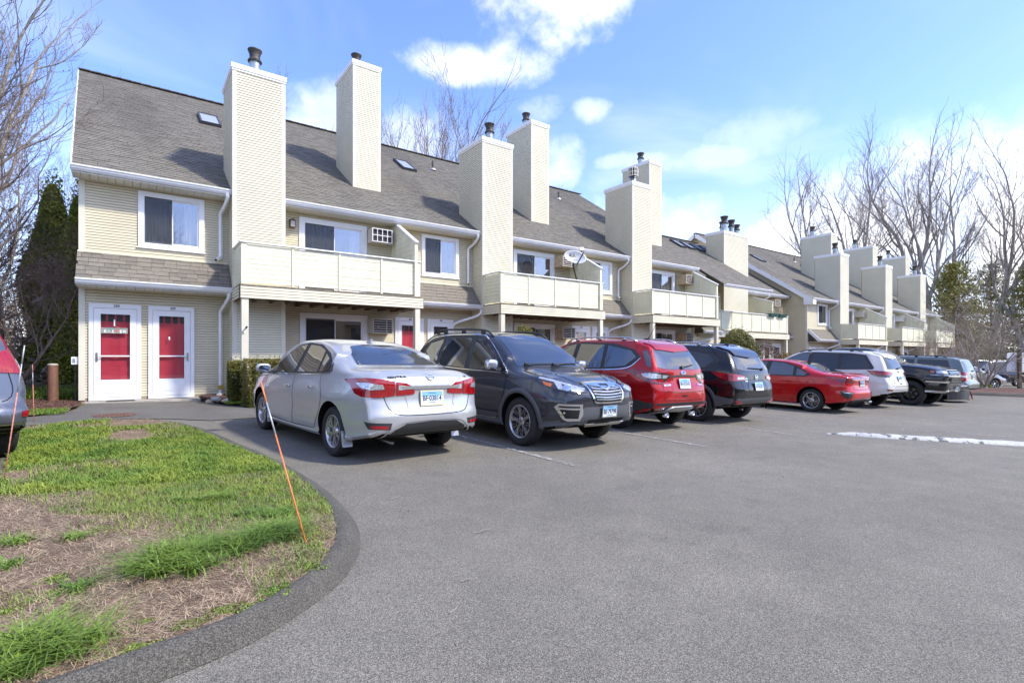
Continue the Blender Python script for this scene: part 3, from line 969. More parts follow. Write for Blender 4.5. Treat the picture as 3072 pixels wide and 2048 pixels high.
def pent_roof(x0, x1, parent, dz=0, yw=15.4, individually=False, rake=False):
	"""small roof over the doors between the two storeys"""
	Ye, Ze = yw - .60, 2.955 + dz
	rise, run = .68, .59
	mb = MB()
	mb.hexa([(x0, Ye, Ze - .11), (x1, Ye, Ze - .11), (x1, yw - .002, Ze - .11), (x0, yw - .002, Ze - .11),
			 (x0, Ye, Ze), (x1, Ye, Ze), (x1, yw - .002, Ze + rise), (x0, yw - .002, Ze + rise)])
	pr = mb.build('pent_roof', MAT['roof_deck'], parent)
	L = math.hypot(rise, run)
	shingle_slope('shingles', lambda s: x0, lambda s: x1, Ye - .01, Ze + .012, rise / run, L - .03, pr, mt='shingle_pent', individually=individually)
	part('flashing', 'vinyl_pale', pr, lambda m: m.box(x0, x1, yw - .03, yw - .0005, Ze + rise - .0, Ze + rise + .035))
	gutter(x0, x1, Ye, Ze + .01, pr)
	# soffit of long boards
	mb = MB(); n = int((x1 - x0) / .17)
	for i in range(n):
		a = x0 + (x1 - x0) * i / n; b = x0 + (x1 - x0) * (i + 1) / n
		mb.box(a + .004, b - .004, Ye - .02, yw, Ze - .135, Ze - .121)
	mb.build('soffit', MAT['soffit'], pr)
	if rake:
		mb = MB()
		mb.bar((x0 - .03, Ye - .1, Ze - .07), (x0 - .03, yw - .05, Ze + rise - .10), .045, .17)
		mb.build('rake_board', MAT['white_trim'], pr)
	return pr

def balcony(x0, x1, parent, dz=0, yf=13.75, yw=15.4, left=True, right=False, npan=4, boards=True, posts=True, wing=None, ground=gz, postx=None, yside=14.75):
	Zr, Zp, Zd, Zf = 3.96 + dz, 3.02 + dz, 2.94 + dz, 2.635 + dz
	mb = MB()
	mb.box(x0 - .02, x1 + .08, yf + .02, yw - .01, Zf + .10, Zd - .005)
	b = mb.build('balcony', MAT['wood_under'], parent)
	# deck boards seen at the edge and joists below
	mb = MB(); n = int((x1 - x0 + .1) / .145)
	for i in range(n):
		a = x0 - .03 + i * .145
		mb.box(a, a + .137, yf - .075, yw - .02, Zd - .004, Zd + .026)
	mb.build('deck', MAT['deck_wood'], b)
	mb = MB()
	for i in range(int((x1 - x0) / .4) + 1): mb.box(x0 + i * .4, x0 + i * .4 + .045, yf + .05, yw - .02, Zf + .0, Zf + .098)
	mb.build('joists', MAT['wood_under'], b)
	# fascia clad in siding, front and left return
	mb = MB()
	courses(mb, (x0 - .04, yf - .05, 0), (1, 0, 0), (0, -1, 0), Zf, Zd - .012, lambda z: (.02, x1 - x0 + .11), step=.073)
	courses(mb, (x0 - .04, yw - .02, 0), (0, -1, 0), (-1, 0, 0), Zf, Zd - .012, lambda z: (.0 if left else 99, yw - yf + .02), step=.073)
	courses(mb, (x1 + .09, yf - .05, 0), (0, 1, 0), (1, 0, 0), Zf, Zd - .012, lambda z: (0.02, yw - yf), step=.073)
	mb.box(x0 - .03, x1 + .08, yf - .040, yf + .018, Zf + .004, Zd - .014)
	o = mb.build('fascia', [MAT['vinyl_pale'], MAT['lap_shadow']], b); o['kind'] = 'stuff'
	# rail panels
	xs = [x0 + (x1 - x0) * i / npan for i in range(npan + 1)]
	for i, x in enumerate(xs):
		w = .12 if i == 0 else (.09 if i == npan else .05)
		a = x if i == 0 else (x - w if i == npan else x - w / 2)
		MB().box(a, a + w, yf - .012, yf + .06, Zp - .04, Zr - .001).build('rail_post', MAT['cream_paint'], b)
	def panel(P0, U, Nn, L):
		n = 8; h = (Zr - .03 - Zp) / n
		for k in range(n):
			z = Zp + k * h + random.uniform(-.002, .002)
			P = lambda u, zz, o: Vector(P0) + Vector(U) * u + Vector((0, 0, zz)) + Vector(Nn) * o
			mb = MB()
			o = random.uniform(0, .003)
			mb.hexa([P(0, z, o), P(L, z, o), P(L, z, -.018), P(0, z, -.018), P(0, z + h - .006, o), P(L, z + h - .006, o), P(L, z + h - .006, -.018), P(0, z + h - .006, -.018)])
			if boards: mb.build('board', MAT['cream_paint'], b, fix=True)
			else: joined.append(mb)
	joined = []
	for i in range(npan):
		a = xs[i] + (.12 if i == 0 else .025); c = xs[i + 1] - (.09 if i == npan - 1 else .025)
		panel((a + .001, yf + .012, 0), (1, 0, 0), (0, -1, 0), c - a - .002)
	if left:
		panel((x0 + .012, yside, 0), (0, -1, 0), (-1, 0, 0), yside - yf - .075)
		MB().box(x0 - .01, x0 + .05, yside - .07, yside + .0, Zp - .04, Zr - .001).build('rail_post', MAT['cream_paint'], b)
		part('backing', 'cream_paint', b, lambda m: m.box(x0 + .034, x0 + .042, yf + .07, yside - .08, Zp, Zr - .03))
	if right:
		panel((x1 - .012, yf + .06, 0), (0, 1, 0), (1, 0, 0), yw - yf - .08)
	if joined:
		mb = MB()
		for q in joined:
			i = len(mb.v); mb.v += q.v; mb.f += [tuple(i + k for k in f) for f in q.f]; mb.m += q.m
		o = mb.build('boards', MAT['cream_paint'], b, fix=True); o['kind'] = 'stuff'
	part('backing', 'cream_paint', b, lambda m: m.box(x0 + .05, x1 - .02, yf + .034, yf + .044, Zp + .01, Zr - .03))
	mb = MB(); mb.box(x0 - .03, x1 + .02, yf - .045, yf + .095, Zr, Zr + .032)
	if left: mb.box(x0 - .03, x0 + .10, yf + .0955, yside, Zr, Zr + .031)
	mb.build('handrail', MAT['white_trim'], b)
	if posts:
		for px in (postx or (x0 + .08, x1 - .09)):
			g = ground(px, yf + .05)
			mb = MB(); mb.box(px - .075, px + .075, yf - .035, yf + .115, g + .15, Zf - .001)
			mb.build('support_post', MAT['corner_trim'], b)
			part('pier', 'foundation', b, lambda m: m.box(px - .13, px + .13, yf - .09, yf + .17, g - .1, g + .148))
	if wing:
		xw, ya, za, yb, zb = wing
		w = MB()
		poly = [(yw - .02, Zd + .03), (yb, Zd + .03), (yb, zb), (ya, za), (yw - .02, za + .02)]
		w.prism(poly, lambda a, z, t: (xw + t, a, z), -.02, .02)
		wo = w.build('privacy_wall', MAT['cream_paint'], b)
		# grooved boards on the left face, one batten, sloping white cap
		n = int((za - Zd) / .15)
		for k in range(n):
			z = Zd + .05 + k * .15
			zt = z + .143
			ylim = yb if zt <= zb else yb + (ya - yb) * (zt - zb) / (za - zb)
			if yw - .06 - ylim < .1: continue
			mb = MB(); mb.box(xw - .036, xw - .0205, ylim + .06, yw - .03, z, zt); mb.box(xw + .0205, xw + .036, ylim + .06, yw - .03, z, zt)
			mb.build('board', MAT['cream_paint'], wo)
		mb = MB(); ym = (yb + yw) / 2
		zt = zb + (za - zb) * min(1, (ym - yb) / (ya - yb)) - .02
		mb.box(xw - .05, xw - .0365, ym - .03, ym + .03, Zd + .03, zt); mb.box(xw - .05, xw - .0365, yb + .0, yb + .09, Zd + .03, zb - .02); mb.box(xw - .05, xw - .0365, yw - .12, yw - .03, Zd + .03, za - .02)
		mb.box(xw - .045, xw + .045, yb - .02, yb, Zd + .0, zb)
		mb.build('batten', MAT['cream_paint'], wo)
		mb = MB(); mb.bar((xw, yb - .06, zb + .005), (xw, ya, za + .03), .12, .05); mb.bar((xw, ya - .02, za + .03), (xw, yw - .05, za + .045), .12, .045)
		mb.build('cap_board', MAT['white_trim'], wo)
	return b

def eave(x0, x1, parent, dz=0, yw=15.4):
	"""gutter, fascia and soffit under the main roof"""
	z = 5.455 + dz; ye = yw - .47
	gutter(x0, x1, ye, z, parent)
	mb = MB(); n = max(1, int((x1 - x0) / .15))
	for i in range(n):
		a = x0 + (x1 - x0) * i / n; b = x0 + (x1 - x0) * (i + 1) / n
		mb.box(a + .004, b - .004, ye - .02, yw - .001, z - .16, z - .146)
	mb.build('soffit', MAT['soffit'], parent)
	part('fascia_board', 'white_trim', parent, lambda m: m.box(x0, x1, ye - .0, ye + .02, z - .145, z - .01))

def skylight(x, s, Y0, Z0, parent, w=.62, l=1.0, slope=M_ROOF, dark=False):
	ang = math.atan(slope); up = Vector((0, math.cos(ang), math.sin(ang))); nr = Vector((0, -math.sin(ang), math.cos(ang)))
	O = Vector((x, Y0, Z0)) + up * s
	P = lambda a, b, h: O + Vector((a, 0, 0)) + up * b + nr * h
	mb = MB()
	for (a0, a1, b0, b1) in ((0, .05, 0, l), (w - .05, w, 0, l), (.05, w - .05, 0, .05), (.05, w - .05, l - .05, l)):
		mb.hexa([P(a0, b0, 0), P(a1, b0, 0), P(a1, b1, 0), P(a0, b1, 0), P(a0, b0, .11), P(a1, b0, .11), P(a1, b1, .11), P(a0, b1, .11)])
	o = mb.build('skylight', MAT['window_dark_frame'], parent, fix=True)
	mb = MB(); mb.hexa([P(.04, .04, .075), P(w - .04, .04, .075), P(w - .04, l - .04, .075), P(.04, l - .04, .075), P(.04, .04, .085), P(w - .04, .04, .085), P(w - .04, l - .04, .085), P(.04, l - .04, .085)])
	mb.build('pane', MAT['screen_glass'] if dark else MAT['sky_pane'], o, fix=True)
	return o
mat('sky_pane', (.35, .38, .42), .15, ior=1.8)

def roof_vent(x, y, z, parent):
	o = part('roof_vent', 'flue_dark', parent, lambda m: m.tube([(x, y, z - .1), (x, y, z + .42)], .045, n=12))
	part('flashing', 'flashing', o, lambda m: m.lathe([(.17, -.02), (.14, .05), (.05, .10)], (x, y, z), n=12))

# ---------------------------------------------------------------- near row
ROW1 = empty('townhouse_row', (-.89, 15.4, gz(-.9, 15.4)), 0, 'near row of cream sided townhouses with two red doors at its left end', 'building', 'townhouse rows')
XL, XR = -.90, 22.0
CH = [2.10, 9.55, 17.0]
YR, ZR = 23.55, 5.42 + M_ROOF * (23.55 - 14.9)

def bay_holes(c):
	return [(c - 1.93, c - .56, 3.88, 5.22), (c - 2.85, c - 1.87, 0, 2.49), (c - 1.73, c - .78, 0, 2.49)]
def door_holes(c):
	return [(c + 1.74, c + 3.69, 2.9, 5.18), (c + 1.76, c + 3.71, .2, 2.49)]

def build_row1():
	r = ROW1
	# inner shell
	mb = MB()
	e = .03
	for z0, z1 in ((-.5, 5.45),):
		mb.box(XL + e, XR - .02, 15.4 + .5, 31.5, z0, z1)
	mb.build('core', MAT['vinyl_tan'], r)
	holes = []
	for c in CH: holes += bay_holes(c)
	for c in CH[:2]: holes += door_holes(c)
	holes += [(18.9, 20.82, 2.9, 5.18), (18.92, 20.84, .0, 2.49)]
	# wall behind: thin sheathing with the same openings, so that siding never floats
	mb = MB()
	xs = sorted(set([XL, XR] + [h[0] for h in holes] + [h[1] for h in holes]))
	for a, b in zip(xs[:-1], xs[1:]):
		m = (a + b) / 2; zs = [(h[2], h[3]) for h in holes if h[0] < m < h[1]]
		zs.sort(); z = -.4
		for q0, q1 in zs:
			if q0 > z: mb.box(a, b, 15.412, 15.48, z, q0)
			z = q1
		mb.box(a, b, 15.412, 15.48, z, 5.5)
	mb.build('wall', MAT['vinyl_tan'], r)
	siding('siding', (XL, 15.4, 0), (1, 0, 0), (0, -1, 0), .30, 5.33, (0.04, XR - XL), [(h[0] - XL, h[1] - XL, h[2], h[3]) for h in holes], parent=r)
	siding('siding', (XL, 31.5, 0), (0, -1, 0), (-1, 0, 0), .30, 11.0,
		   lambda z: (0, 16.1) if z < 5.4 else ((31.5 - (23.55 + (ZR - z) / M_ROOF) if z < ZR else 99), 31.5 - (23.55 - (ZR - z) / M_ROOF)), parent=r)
	part('foundation', 'foundation', r, lambda m: m.box(XL + .01, XR, 15.393, 15.46, -.6, .298))
	mb = MB(); mb.box(XL - .03, XL + .085, 15.372, 15.39, .26, 5.33); mb.box(XL - .03, XL - .012, 15.3905, 15.48, .26, 5.33)
	mb.build('corner_board', MAT['corner_trim'], r)
	# gable fill
	mb = MB(); mb.prism([(15.45, 5.4), (31.5, 5.4), (23.55, ZR - .05)], lambda a, z, t: (XL + t, a, z), .0, .06)
	mb.build('gable', MAT['vinyl_tan'], r)
	mb = MB(); mb.prism([(15.45, 5.4), (31.5, 5.4), (23.55, ZR - .05)], lambda a, z, t: (XR - .1 + t, a, z), .0, .06)
	mb.build('gable', MAT['vinyl_tan'], r)
	# main roof: tall part to x=22.1 (its left rake flares outward), lower part to 27.1
	Ls = math.hypot(YR - 14.9, ZR - 5.42)
	mb = MB(); t = .05
	xl0, xl1 = -1.03, -1.42
	def slab(x00, x01, x10, x11, ya, za, yb, zb):
		mb.hexa([(x00, ya, za - t), (x01, ya, za - t), (x11, yb, zb - t), (x10, yb, zb - t), (x00, ya, za), (x01, ya, za), (x11, yb, zb), (x10, yb, zb)])
	slab(xl0, 22.15, xl1, 22.15, 14.88, 5.41, YR, ZR)
	slab(xl1, 22.15, xl0, 22.15, YR, ZR, 32.2, ZR - (32.2 - YR) * M_ROOF)
	y2 = 18.75; z2 = 5.42 + M_ROOF * (y2 - 14.9)
	slab(22.15, 27.15, 22.15, 27.15, 16.3, 5.42 + M_ROOF * 1.4, y2, z2)
	slab(22.15, 27.15, 22.15, 27.15, y2, z2, 24, z2 - (24 - y2) * M_ROOF)
	rf = mb.build('roof', MAT['roof_deck'], r)
	shingle_slope('shingles', lambda s: xl0 + (xl1 - xl0) * s / Ls, lambda s: 22.15, 14.88, 5.412, M_ROOF, Ls, rf)
	# lower stretch reaching farther down between the third balcony and the wide chimney
	z3 = 5.42 - M_ROOF * 1.25
	mb = MB(); mb.hexa([(21.95, 13.65, z3 - .05), (26.1, 13.65, z3 - .05), (26.1, 16.35, z3 + 1.8 - .05), (21.95, 16.35, z3 + 1.8 - .05), (21.95, 13.65, z3), (26.1, 13.65, z3), (26.1, 16.35, z3 + 1.8), (21.95, 16.35, z3 + 1.8)])
	mb.build('roof', MAT['roof_deck'], r)
	shingle_slope('shingles', lambda s: 21.95 if s < 3.0 else 22.15, lambda s: 26.1 if s < 3.3 else 27.15, 13.65, z3 + .004, M_ROOF, math.hypot(5.1, 5.1 * M_ROOF), rf)
	gutter(21.95, 26.1, 13.64, z3, r)
	# ridge caps
	mb = MB(); x = xl1
	while x < 22.1:
		mb.bar((x, YR - .0, ZR + .02 + random.uniform(0, .012)), (x + .31, YR - .0, ZR + .035), .26, .03); x += .29
	x = 22.15
	while x < 27.1:
		mb.bar((x, y2, z2 + .02 + random.uniform(0, .01)), (x + .31, y2, z2 + .03), .24, .03); x += .29
	o = mb.build('ridge_cap', MAT['shingle_cap'], rf); o['kind'] = 'stuff'
	# dark rake edge on the left
	mb = MB(); mb.bar((xl0, 14.9, 5.39), (xl1, YR, ZR - .03), .03, .09); mb.build('rake_board', MAT['white_trim'], r)
	# eaves between the chimneys
	for a, b in ((-1.03, 2.08), (3.34, 9.53), (10.79, 16.98), (18.24, 21.85)):
		eave(a, b, r)
	# chimneys standing in front of the wall, from the ground up
	for i, c in enumerate(CH):
		g = gz(c, 14.75)
		chimney(c, c + 1.22, 14.75, 16.3, g + .08, 8.62, r, [(c + .58, 15.2, 8.6, .155, .74, 1 if i == 2 else 0)])
	for i, c in enumerate(CH):
		x = c + 3.85
		chimney(x, x + .92, 17.0, 18.75, 6.70, 11.03, r, [(x + .42, 17.9, 11.0, .16, .72)])
	# skylights and vents on the slope
	def on(x, y): return 5.42 + M_ROOF * (y - 14.9)
	up = lambda y: (y - 14.9) / math.cos(math.atan(M_ROOF))
	for x, y in ((1.92, 20.3), (9.2, 20.3)):
		skylight(x, up(y), 14.9, 5.44, r, .62, 1.25)
	for k, x in enumerate((24.0, 24.85, 25.72, 26.6)):
		skylight(x, up(17.45), 14.9, 5.44, r, .5, .92, dark=k > 1)
	for x in (11.1, 18.65): roof_vent(x, 21.3, on(x, 21.3), r)
	# windows, doors, sliders
	nums = {2.10: ('230', '229'), 9.55: ('232', '231'), 17.0: ('234', '233')}
	rooms = [[(0, .55)], [(0, .2), (.9, 1)], [(0, .1), (.5, 1)]]
	for i, c in enumerate(CH):
		window(c - 1.93, c - .56, 15.4, 3.88, 5.22, r, curtain=[(.04, .40), (.72, 1)] if i == 0 else ([(0, .45)] if i == 1 else None), room='room_dark')
		storm_door(c - 2.85, c - 1.87, 15.4, .25, 2.48, r, nums[c][0], 'R', 'door_red')
		storm_door(c - 1.73, c - .78, 15.4, .25, 2.48, r, nums[c][1], 'L', 'door_red' if i == 0 else 'door_black')
	for i, c in enumerate(CH):
		x0 = c + 1.74
		wd = 1.95
		window(x0, x0 + wd, 15.4, 3.02, 5.18, r, 'sliding_door', fw=.15, curtain=[(0, .46), (.8, 1)] if i == 0 else ([(0, .48)] if i == 1 else [(0, 1)]), room='room_dark')
		window(x0 + .02, x0 + wd + .02, 15.4, .30, 2.49, r, 'sliding_door', fw=.15, curtain=None if i == 0 else [(.55, 1)], room='room_dark')
	# pent roofs
	pent_roof(-.95, 2.07, r, individually=True)
	pent_roof(6.93, 9.52, r)
	pent_roof(14.38, 16.97, r)
	# balconies
	for i, c in enumerate(CH):
		balcony(c + .03, c + 4.66, r, wing=(c + 4.52, 15.05, 5.27, 13.72, 4.50), boards=True)
	# pipes
	for i, c in enumerate(CH):
		x = c - .20
		downspout([(x + .10, 14.87, 5.36), (x + .10, 14.87, 5.24), (x + .06, 15.05, 5.08), (x, 15.30, 4.94), (x, 15.34, 4.8)] , r)
		downspout([(x, 15.34, 4.80), (x, 15.34, 4.6), (x, 15.34, 4.2), (x, 15.34, 3.85), (x - .06, 15.25, 3.76), (x - .13, 15.12, 3.70)], r)
		part('spout_mouth', 'gap_dark', r, lambda m: m.tube([(x - .128, 15.122, 3.700), (x - .136, 15.106, 3.692)], .036, n=4))
		if i == 0:
			downspout([(x + .12, 14.80, 2.86), (x + .12, 14.80, 2.75), (x + .07, 15.0, 2.60), (x, 15.29, 2.42), (x, 15.33, 2.28)], r)
			downspout([(x, 15.33, 2.28), (x, 15.33, .27)], r, band=(x, 15.33, .42))
		else:
			downspout([(x + .16, 14.80, 2.86), (x + .16, 14.80, 2.72), (x + .02, 14.9, 2.60), (x - .45, 15.2, 2.42), (x - .6, 15.32, 2.30), (x - .62, 15.33, 2.15)], r)
			downspout([(x - .62, 15.33, 2.15), (x - .62, 15.33, .1)], r)
build_row1()

# ---------------------------------------------------------------- middle part, set back and lower
ROW2 = empty('townhouse_row', (28, 16.9, gz(28, 16.9)), 0, 'short set-back townhouse section with a wide four-flue chimney between the two long rows', 'building', 'townhouse rows')
def build_row2():
	r = ROW2
	D = -.40; yw = 16.9
	X0, X1 = 22.0, 33.78
	holes = [(29.75, 31.0, 2.5, 4.8), (31.3, 32.25, -.3, 2.09), (32.35, 33.6, -.3, 2.09), (27.3, 29.3, -.2, 2.1)]
	mb = MB()
	xs = sorted(set([X0, X1] + [h[0] for h in holes] + [h[1] for h in holes]))
	for a, b in zip(xs[:-1], xs[1:]):
		m = (a + b) / 2; zs = sorted([(h[2], h[3]) for h in holes if h[0] < m < h[1]]); z = -.8
		for q0, q1 in zs:
			if q0 > z: mb.box(a, b, yw + .012, yw + .08, z, q0)
			z = q1
		mb.box(a, b, yw + .012, yw + .08, z, 5.1)
	mb.build('wall', MAT['vinyl_tan'], r)
	MB().box(X0, X1, yw + .5, 30, -.8, 5.0).build('core', MAT['vinyl_tan'], r)
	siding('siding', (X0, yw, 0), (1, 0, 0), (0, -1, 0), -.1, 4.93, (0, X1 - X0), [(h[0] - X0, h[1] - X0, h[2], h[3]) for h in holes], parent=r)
	# short projecting part behind the third balcony
	MB().box(22.02, 24.3, 15.3, 16.89, -.6, 4.5).build('wall', MAT['vinyl_tan'], r)
	siding('siding', (22.02, 15.3, 0), (1, 0, 0), (0, -1, 0), -.2, 4.4, (0, 2.28), parent=r)
	ze = 5.06
	y1 = 19.6
	mb = MB()
	mb.hexa([(27.15, 16.38, ze - .06), (X1, 16.38, ze - .06), (X1, y1, ze + M_ROOF * (y1 - 16.4) - .06), (27.15, y1, ze + M_ROOF * (y1 - 16.4) - .06), (27.15, 16.38, ze - .01), (X1, 16.38, ze - .01), (X1, y1, ze + M_ROOF * (y1 - 16.4)), (27.15, y1, ze + M_ROOF * (y1 - 16.4))])
	rf = mb.build('roof', MAT['roof_deck'], r)
	shingle_slope('shingles', lambda s: 26.6, lambda s: X1, 16.38, ze - .008, M_ROOF, math.hypot(3.2, 3.2 * M_ROOF), rf)
	eave(28.55, 33.45, r, dz=-.40, yw=16.87)
	chimney(26.15, 28.53, 16.25, 17.35, gz(27, 16) + .1, 8.14, r,
			[(26.75, 16.6, 8.1, .19, .95), (27.15, 16.95, 8.1, .17, .78), (27.62, 16.7, 8.1, .18, .9), (28.2, 16.75, 8.1, .19, .72)])
	b = balcony(22.4, 31.1, r, dz=-.38, yf=15.25, yw=16.9, left=False, npan=9, boards=True, wing=(29.55, 16.5, 4.72, 15.35, 4.35), postx=(27.38, 30.95), ground=gz)
	window(29.75, 31.0, yw, 2.6, 4.8, r, 'sliding_door', fw=.12, room='room_dark', curtain=[(.5, 1)])
	storm_door(31.3, 32.25, yw, -.25, 2.08, r, None, 'R', 'door_black')
	storm_door(32.4, 33.5, yw, -.25, 2.08, r, None, 'L', 'door_black')
	window(27.3, 29.3, yw, -.1, 2.1, r, 'sliding_door', fw=.12, room='room_dark')
	downspout([(31.0, 16.3, 4.95), (31.0, 16.3, 4.85), (30.9, 16.5, 4.72), (30.75, 16.8, 4.6), (30.72, 16.84, 4.45)], r)
	downspout([(30.72, 16.84, 4.45), (30.72, 16.84, 2.65)], r)
	downspout([(30.4, 15.6, 2.3), (29.6, 16.2, 2.2), (28.6, 16.7, 2.0)], r)
	pent_roof(31.25, 33.76, r, dz=-.42, yw=16.9)
	pent_roof(22.1, 23.6, r, dz=-.45, yw=15.4)
	downspout([(23.5, 14.7, 2.4), (23.4, 14.8, 2.28), (22.6, 15.1, 2.05), (21.9, 15.3, 1.95)], r)
build_row2()

# ---------------------------------------------------------------- far row
ROW3 = empty('townhouse_row', (34, 15.4, gz(34, 15.4)), 0, 'far row of cream sided townhouses with six chimneys and a big blank gable side', 'building', 'townhouse rows')
def build_row3():
	r = ROW3; D = -.62; yw = 15.4
	X0, X1 = 33.8, 57.4
	CB = [36.85, 44.35, 51.6]
	zr = 5.42 + D + M_ROOF * (23.1 - 14.9); yr = 23.1
	holes = []
	for c in CB:
		holes += [(c - 1.72, c - .36, 3.27, 4.62), (c - 2.85, c - 1.87, -.6, 1.86), (c - 1.73, c - .78, -.6, 1.86), (c + 1.74, c + 3.69, 2.3, 4.56), (c + 1.76, c + 3.71, -.5, 1.87)]
	mb = MB(); mb.box(X0 + .1, X1, yw + .5, 31, -1, 4.8)
	mb.prism([(15.5, 4.8), (31, 4.8), (yr, zr - .1)], lambda a, z, t: (X0 + t, a, z), .02, .5)
	mb.build('core', MAT['vinyl_tan'], r)
	mb = MB()
	xs = sorted(set([X0, X1] + [h[0] for h in holes] + [h[1] for h in holes]))
	for a, b in zip(xs[:-1], xs[1:]):
		m = (a + b) / 2; zs = sorted([(h[2], h[3]) for h in holes if h[0] < m < h[1]]); z = -1
		for q0, q1 in zs:
			if q0 > z: mb.box(a, b, yw + .012, yw + .08, z, q0)
			z = max(z, q1)
		mb.box(a, b, yw + .012, yw + .08, z, 4.85)
	mb.box(X0 + .012, X0 + .09, yw + .08, 31, -1, 4.8)
	mb.build('wall', MAT['vinyl_tan'], r)
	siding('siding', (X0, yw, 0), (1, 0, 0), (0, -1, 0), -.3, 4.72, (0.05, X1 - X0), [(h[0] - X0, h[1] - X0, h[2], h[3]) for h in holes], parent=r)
	# the blank side wall under the rake
	def rng(z):
		if z < 4.75: return (0, 15.6)
		a = 31 - (yr + (zr - z) / M_ROOF); b = 31 - (yr - (zr - z) / M_ROOF)
		return (max(a, 0), b - .02)
	siding('siding', (X0, 31, 0), (0, -1, 0), (-1, 0, 0), -.4, zr - .12, rng, parent=r)
	mb = MB(); mb.box(X0 - .03, X0 + .09, yw - .03, yw - .012, -.4, 4.72); mb.box(X0 - .03, X0 - .0125, yw - .012, yw + .10, -.4, 4.72)
	mb.build('corner_board', MAT['corner_trim'], r)
	# roof
	Y0, Z0 = 14.88, 5.41 + D; t = .06
	Ls = math.hypot(yr - Y0, zr - Z0)
	mb = MB()
	def slab(x0, x1, ya, za, yb, zb):
		mb.hexa([(x0, ya, za - t), (x1, ya, za - t), (x1, yb, zb - t), (x0, yb, zb - t), (x0, ya, za), (x1, ya, za), (x1, yb, zb), (x0, yb, zb)])
	slab(X0 - .42, X1 + .2, Y0, Z0, yr, zr); slab(X0 - .42, X1 + .2, yr, zr, 31.4, zr - (31.4 - yr) * M_ROOF)
	rf = mb.build('roof', MAT['roof_deck'], r)
	shingle_slope('shingles', lambda s: X0 - .43, lambda s: X1 + .2, Y0, Z0, M_ROOF, Ls, rf)
	mb = MB(); x = X0 - .4
	while x < X1:
		mb.bar((x, yr, zr + .02), (x + .31, yr, zr + .035), .24, .03); x += .3
	o = mb.build('ridge_cap', MAT['shingle_cap'], rf); o['kind'] = 'stuff'
	# white rake boards and boxed return at the corner
	mb = MB()
	mb.bar((X0 - .41, Y0 + .0, Z0 - .14), (X0 - .41, yr, zr - .14), .04, .26)
	mb.bar((X0 - .41, yr, zr - .14), (X0 - .41, 31.4, zr - (31.4 - yr) * M_ROOF - .14), .04, .26)
	mb.hexa([(X0 - .40, Y0, Z0 - .30), (X0 - .0, Y0, Z0 - .30), (X0, yr, zr - .30), (X0 - .40, yr, zr - .30), (X0 - .40, Y0, Z0 - .285), (X0, Y0, Z0 - .285), (X0, yr, zr - .285), (X0 - .40, yr, zr - .285)])
	mb.build('rake_board', MAT['white_trim'], r)
	part('eave_return', 'white_trim', r, lambda m: m.prism([(14.86, 4.45), (15.42, 4.45), (15.42, 4.95), (14.86, 4.70)], lambda a, z, tt: (X0 - .42 + tt, a, z), 0, .42))
	for a, b in ((X0 - .40, 36.83), (38.1, 44.33), (45.6, 51.58), (52.85, X1)): eave(a, b, r, dz=D)
	for i, c in enumerate(CB):
		chimney(c, c + 1.22, 14.75, 16.3, gz(c, 15), 7.93, r, [(c + .6, 15.3, 7.9, .165, .8)])
		x = c + 4.0
		chimney(x + .1, x + 1.05, 17.0, 19.1, 6.1, 10.22, r, [(x + .4, 18.4, 10.2, .165, .75)])
		window(c - 1.72, c - .36, yw, 3.27, 4.62, r, room='room_dark', curtain=[(.7, 1)] if i == 0 else None)
		storm_door(c - 2.85, c - 1.87, yw, -.35, 1.86, r, None, 'R', 'door_black')
		storm_door(c - 1.73, c - .78, yw, -.35, 1.86, r, None, 'L', 'door_black')
		window(c + 1.74, c + 3.69, yw, 2.4, 4.56, r, 'sliding_door', fw=.15, room='room_dark')
		window(c + 1.76, c + 3.71, yw, -.3, 1.87, r, 'sliding_door', fw=.15, room='room_dark', curtain=None)
		balcony(c + .05, c + 4.68, r, dz=D, wing=(c + 4.55, 15.05, 5.27 + D, 13.72, 4.50 + D), boards=(i == 0))
		pent_roof(max(c - 2.97, X0), c - .03, r, dz=D - .03, rake=(i == 0))
		x = c - .20
		downspout([(x + .10, 14.87, 5.36 + D), (x + .10, 14.87, 5.24 + D), (x + .06, 15.05, 5.08 + D), (x, 15.30, 4.94 + D), (x, 15.34, 4.8 + D)], r)
		downspout([(x, 15.34, 4.80 + D), (x, 15.34, 3.9 + D), (x - .06, 15.25, 3.76 + D), (x - .13, 15.12, 3.70 + D)], r)
		downspout([(x + .16, 14.80, 2.86 + D), (x + .16, 14.80, 2.72 + D), (x + .02, 14.9, 2.60 + D), (x - .45, 15.2, 2.42 + D), (x - .6, 15.32, 2.30 + D), (x - .62, 15.33, 1.2)], r)
	up = lambda y: (y - 14.9) / math.cos(math.atan(M_ROOF))
	for x in (36.5, 44.1, 51.4): skylight(x, up(19.75), 14.9, 5.43 + D, r, .62, 1.1)
	for x in (36.9, 44.5): roof_vent(x, 21.3, 5.42 + D + M_ROOF * (21.3 - 14.9), r)
build_row3()

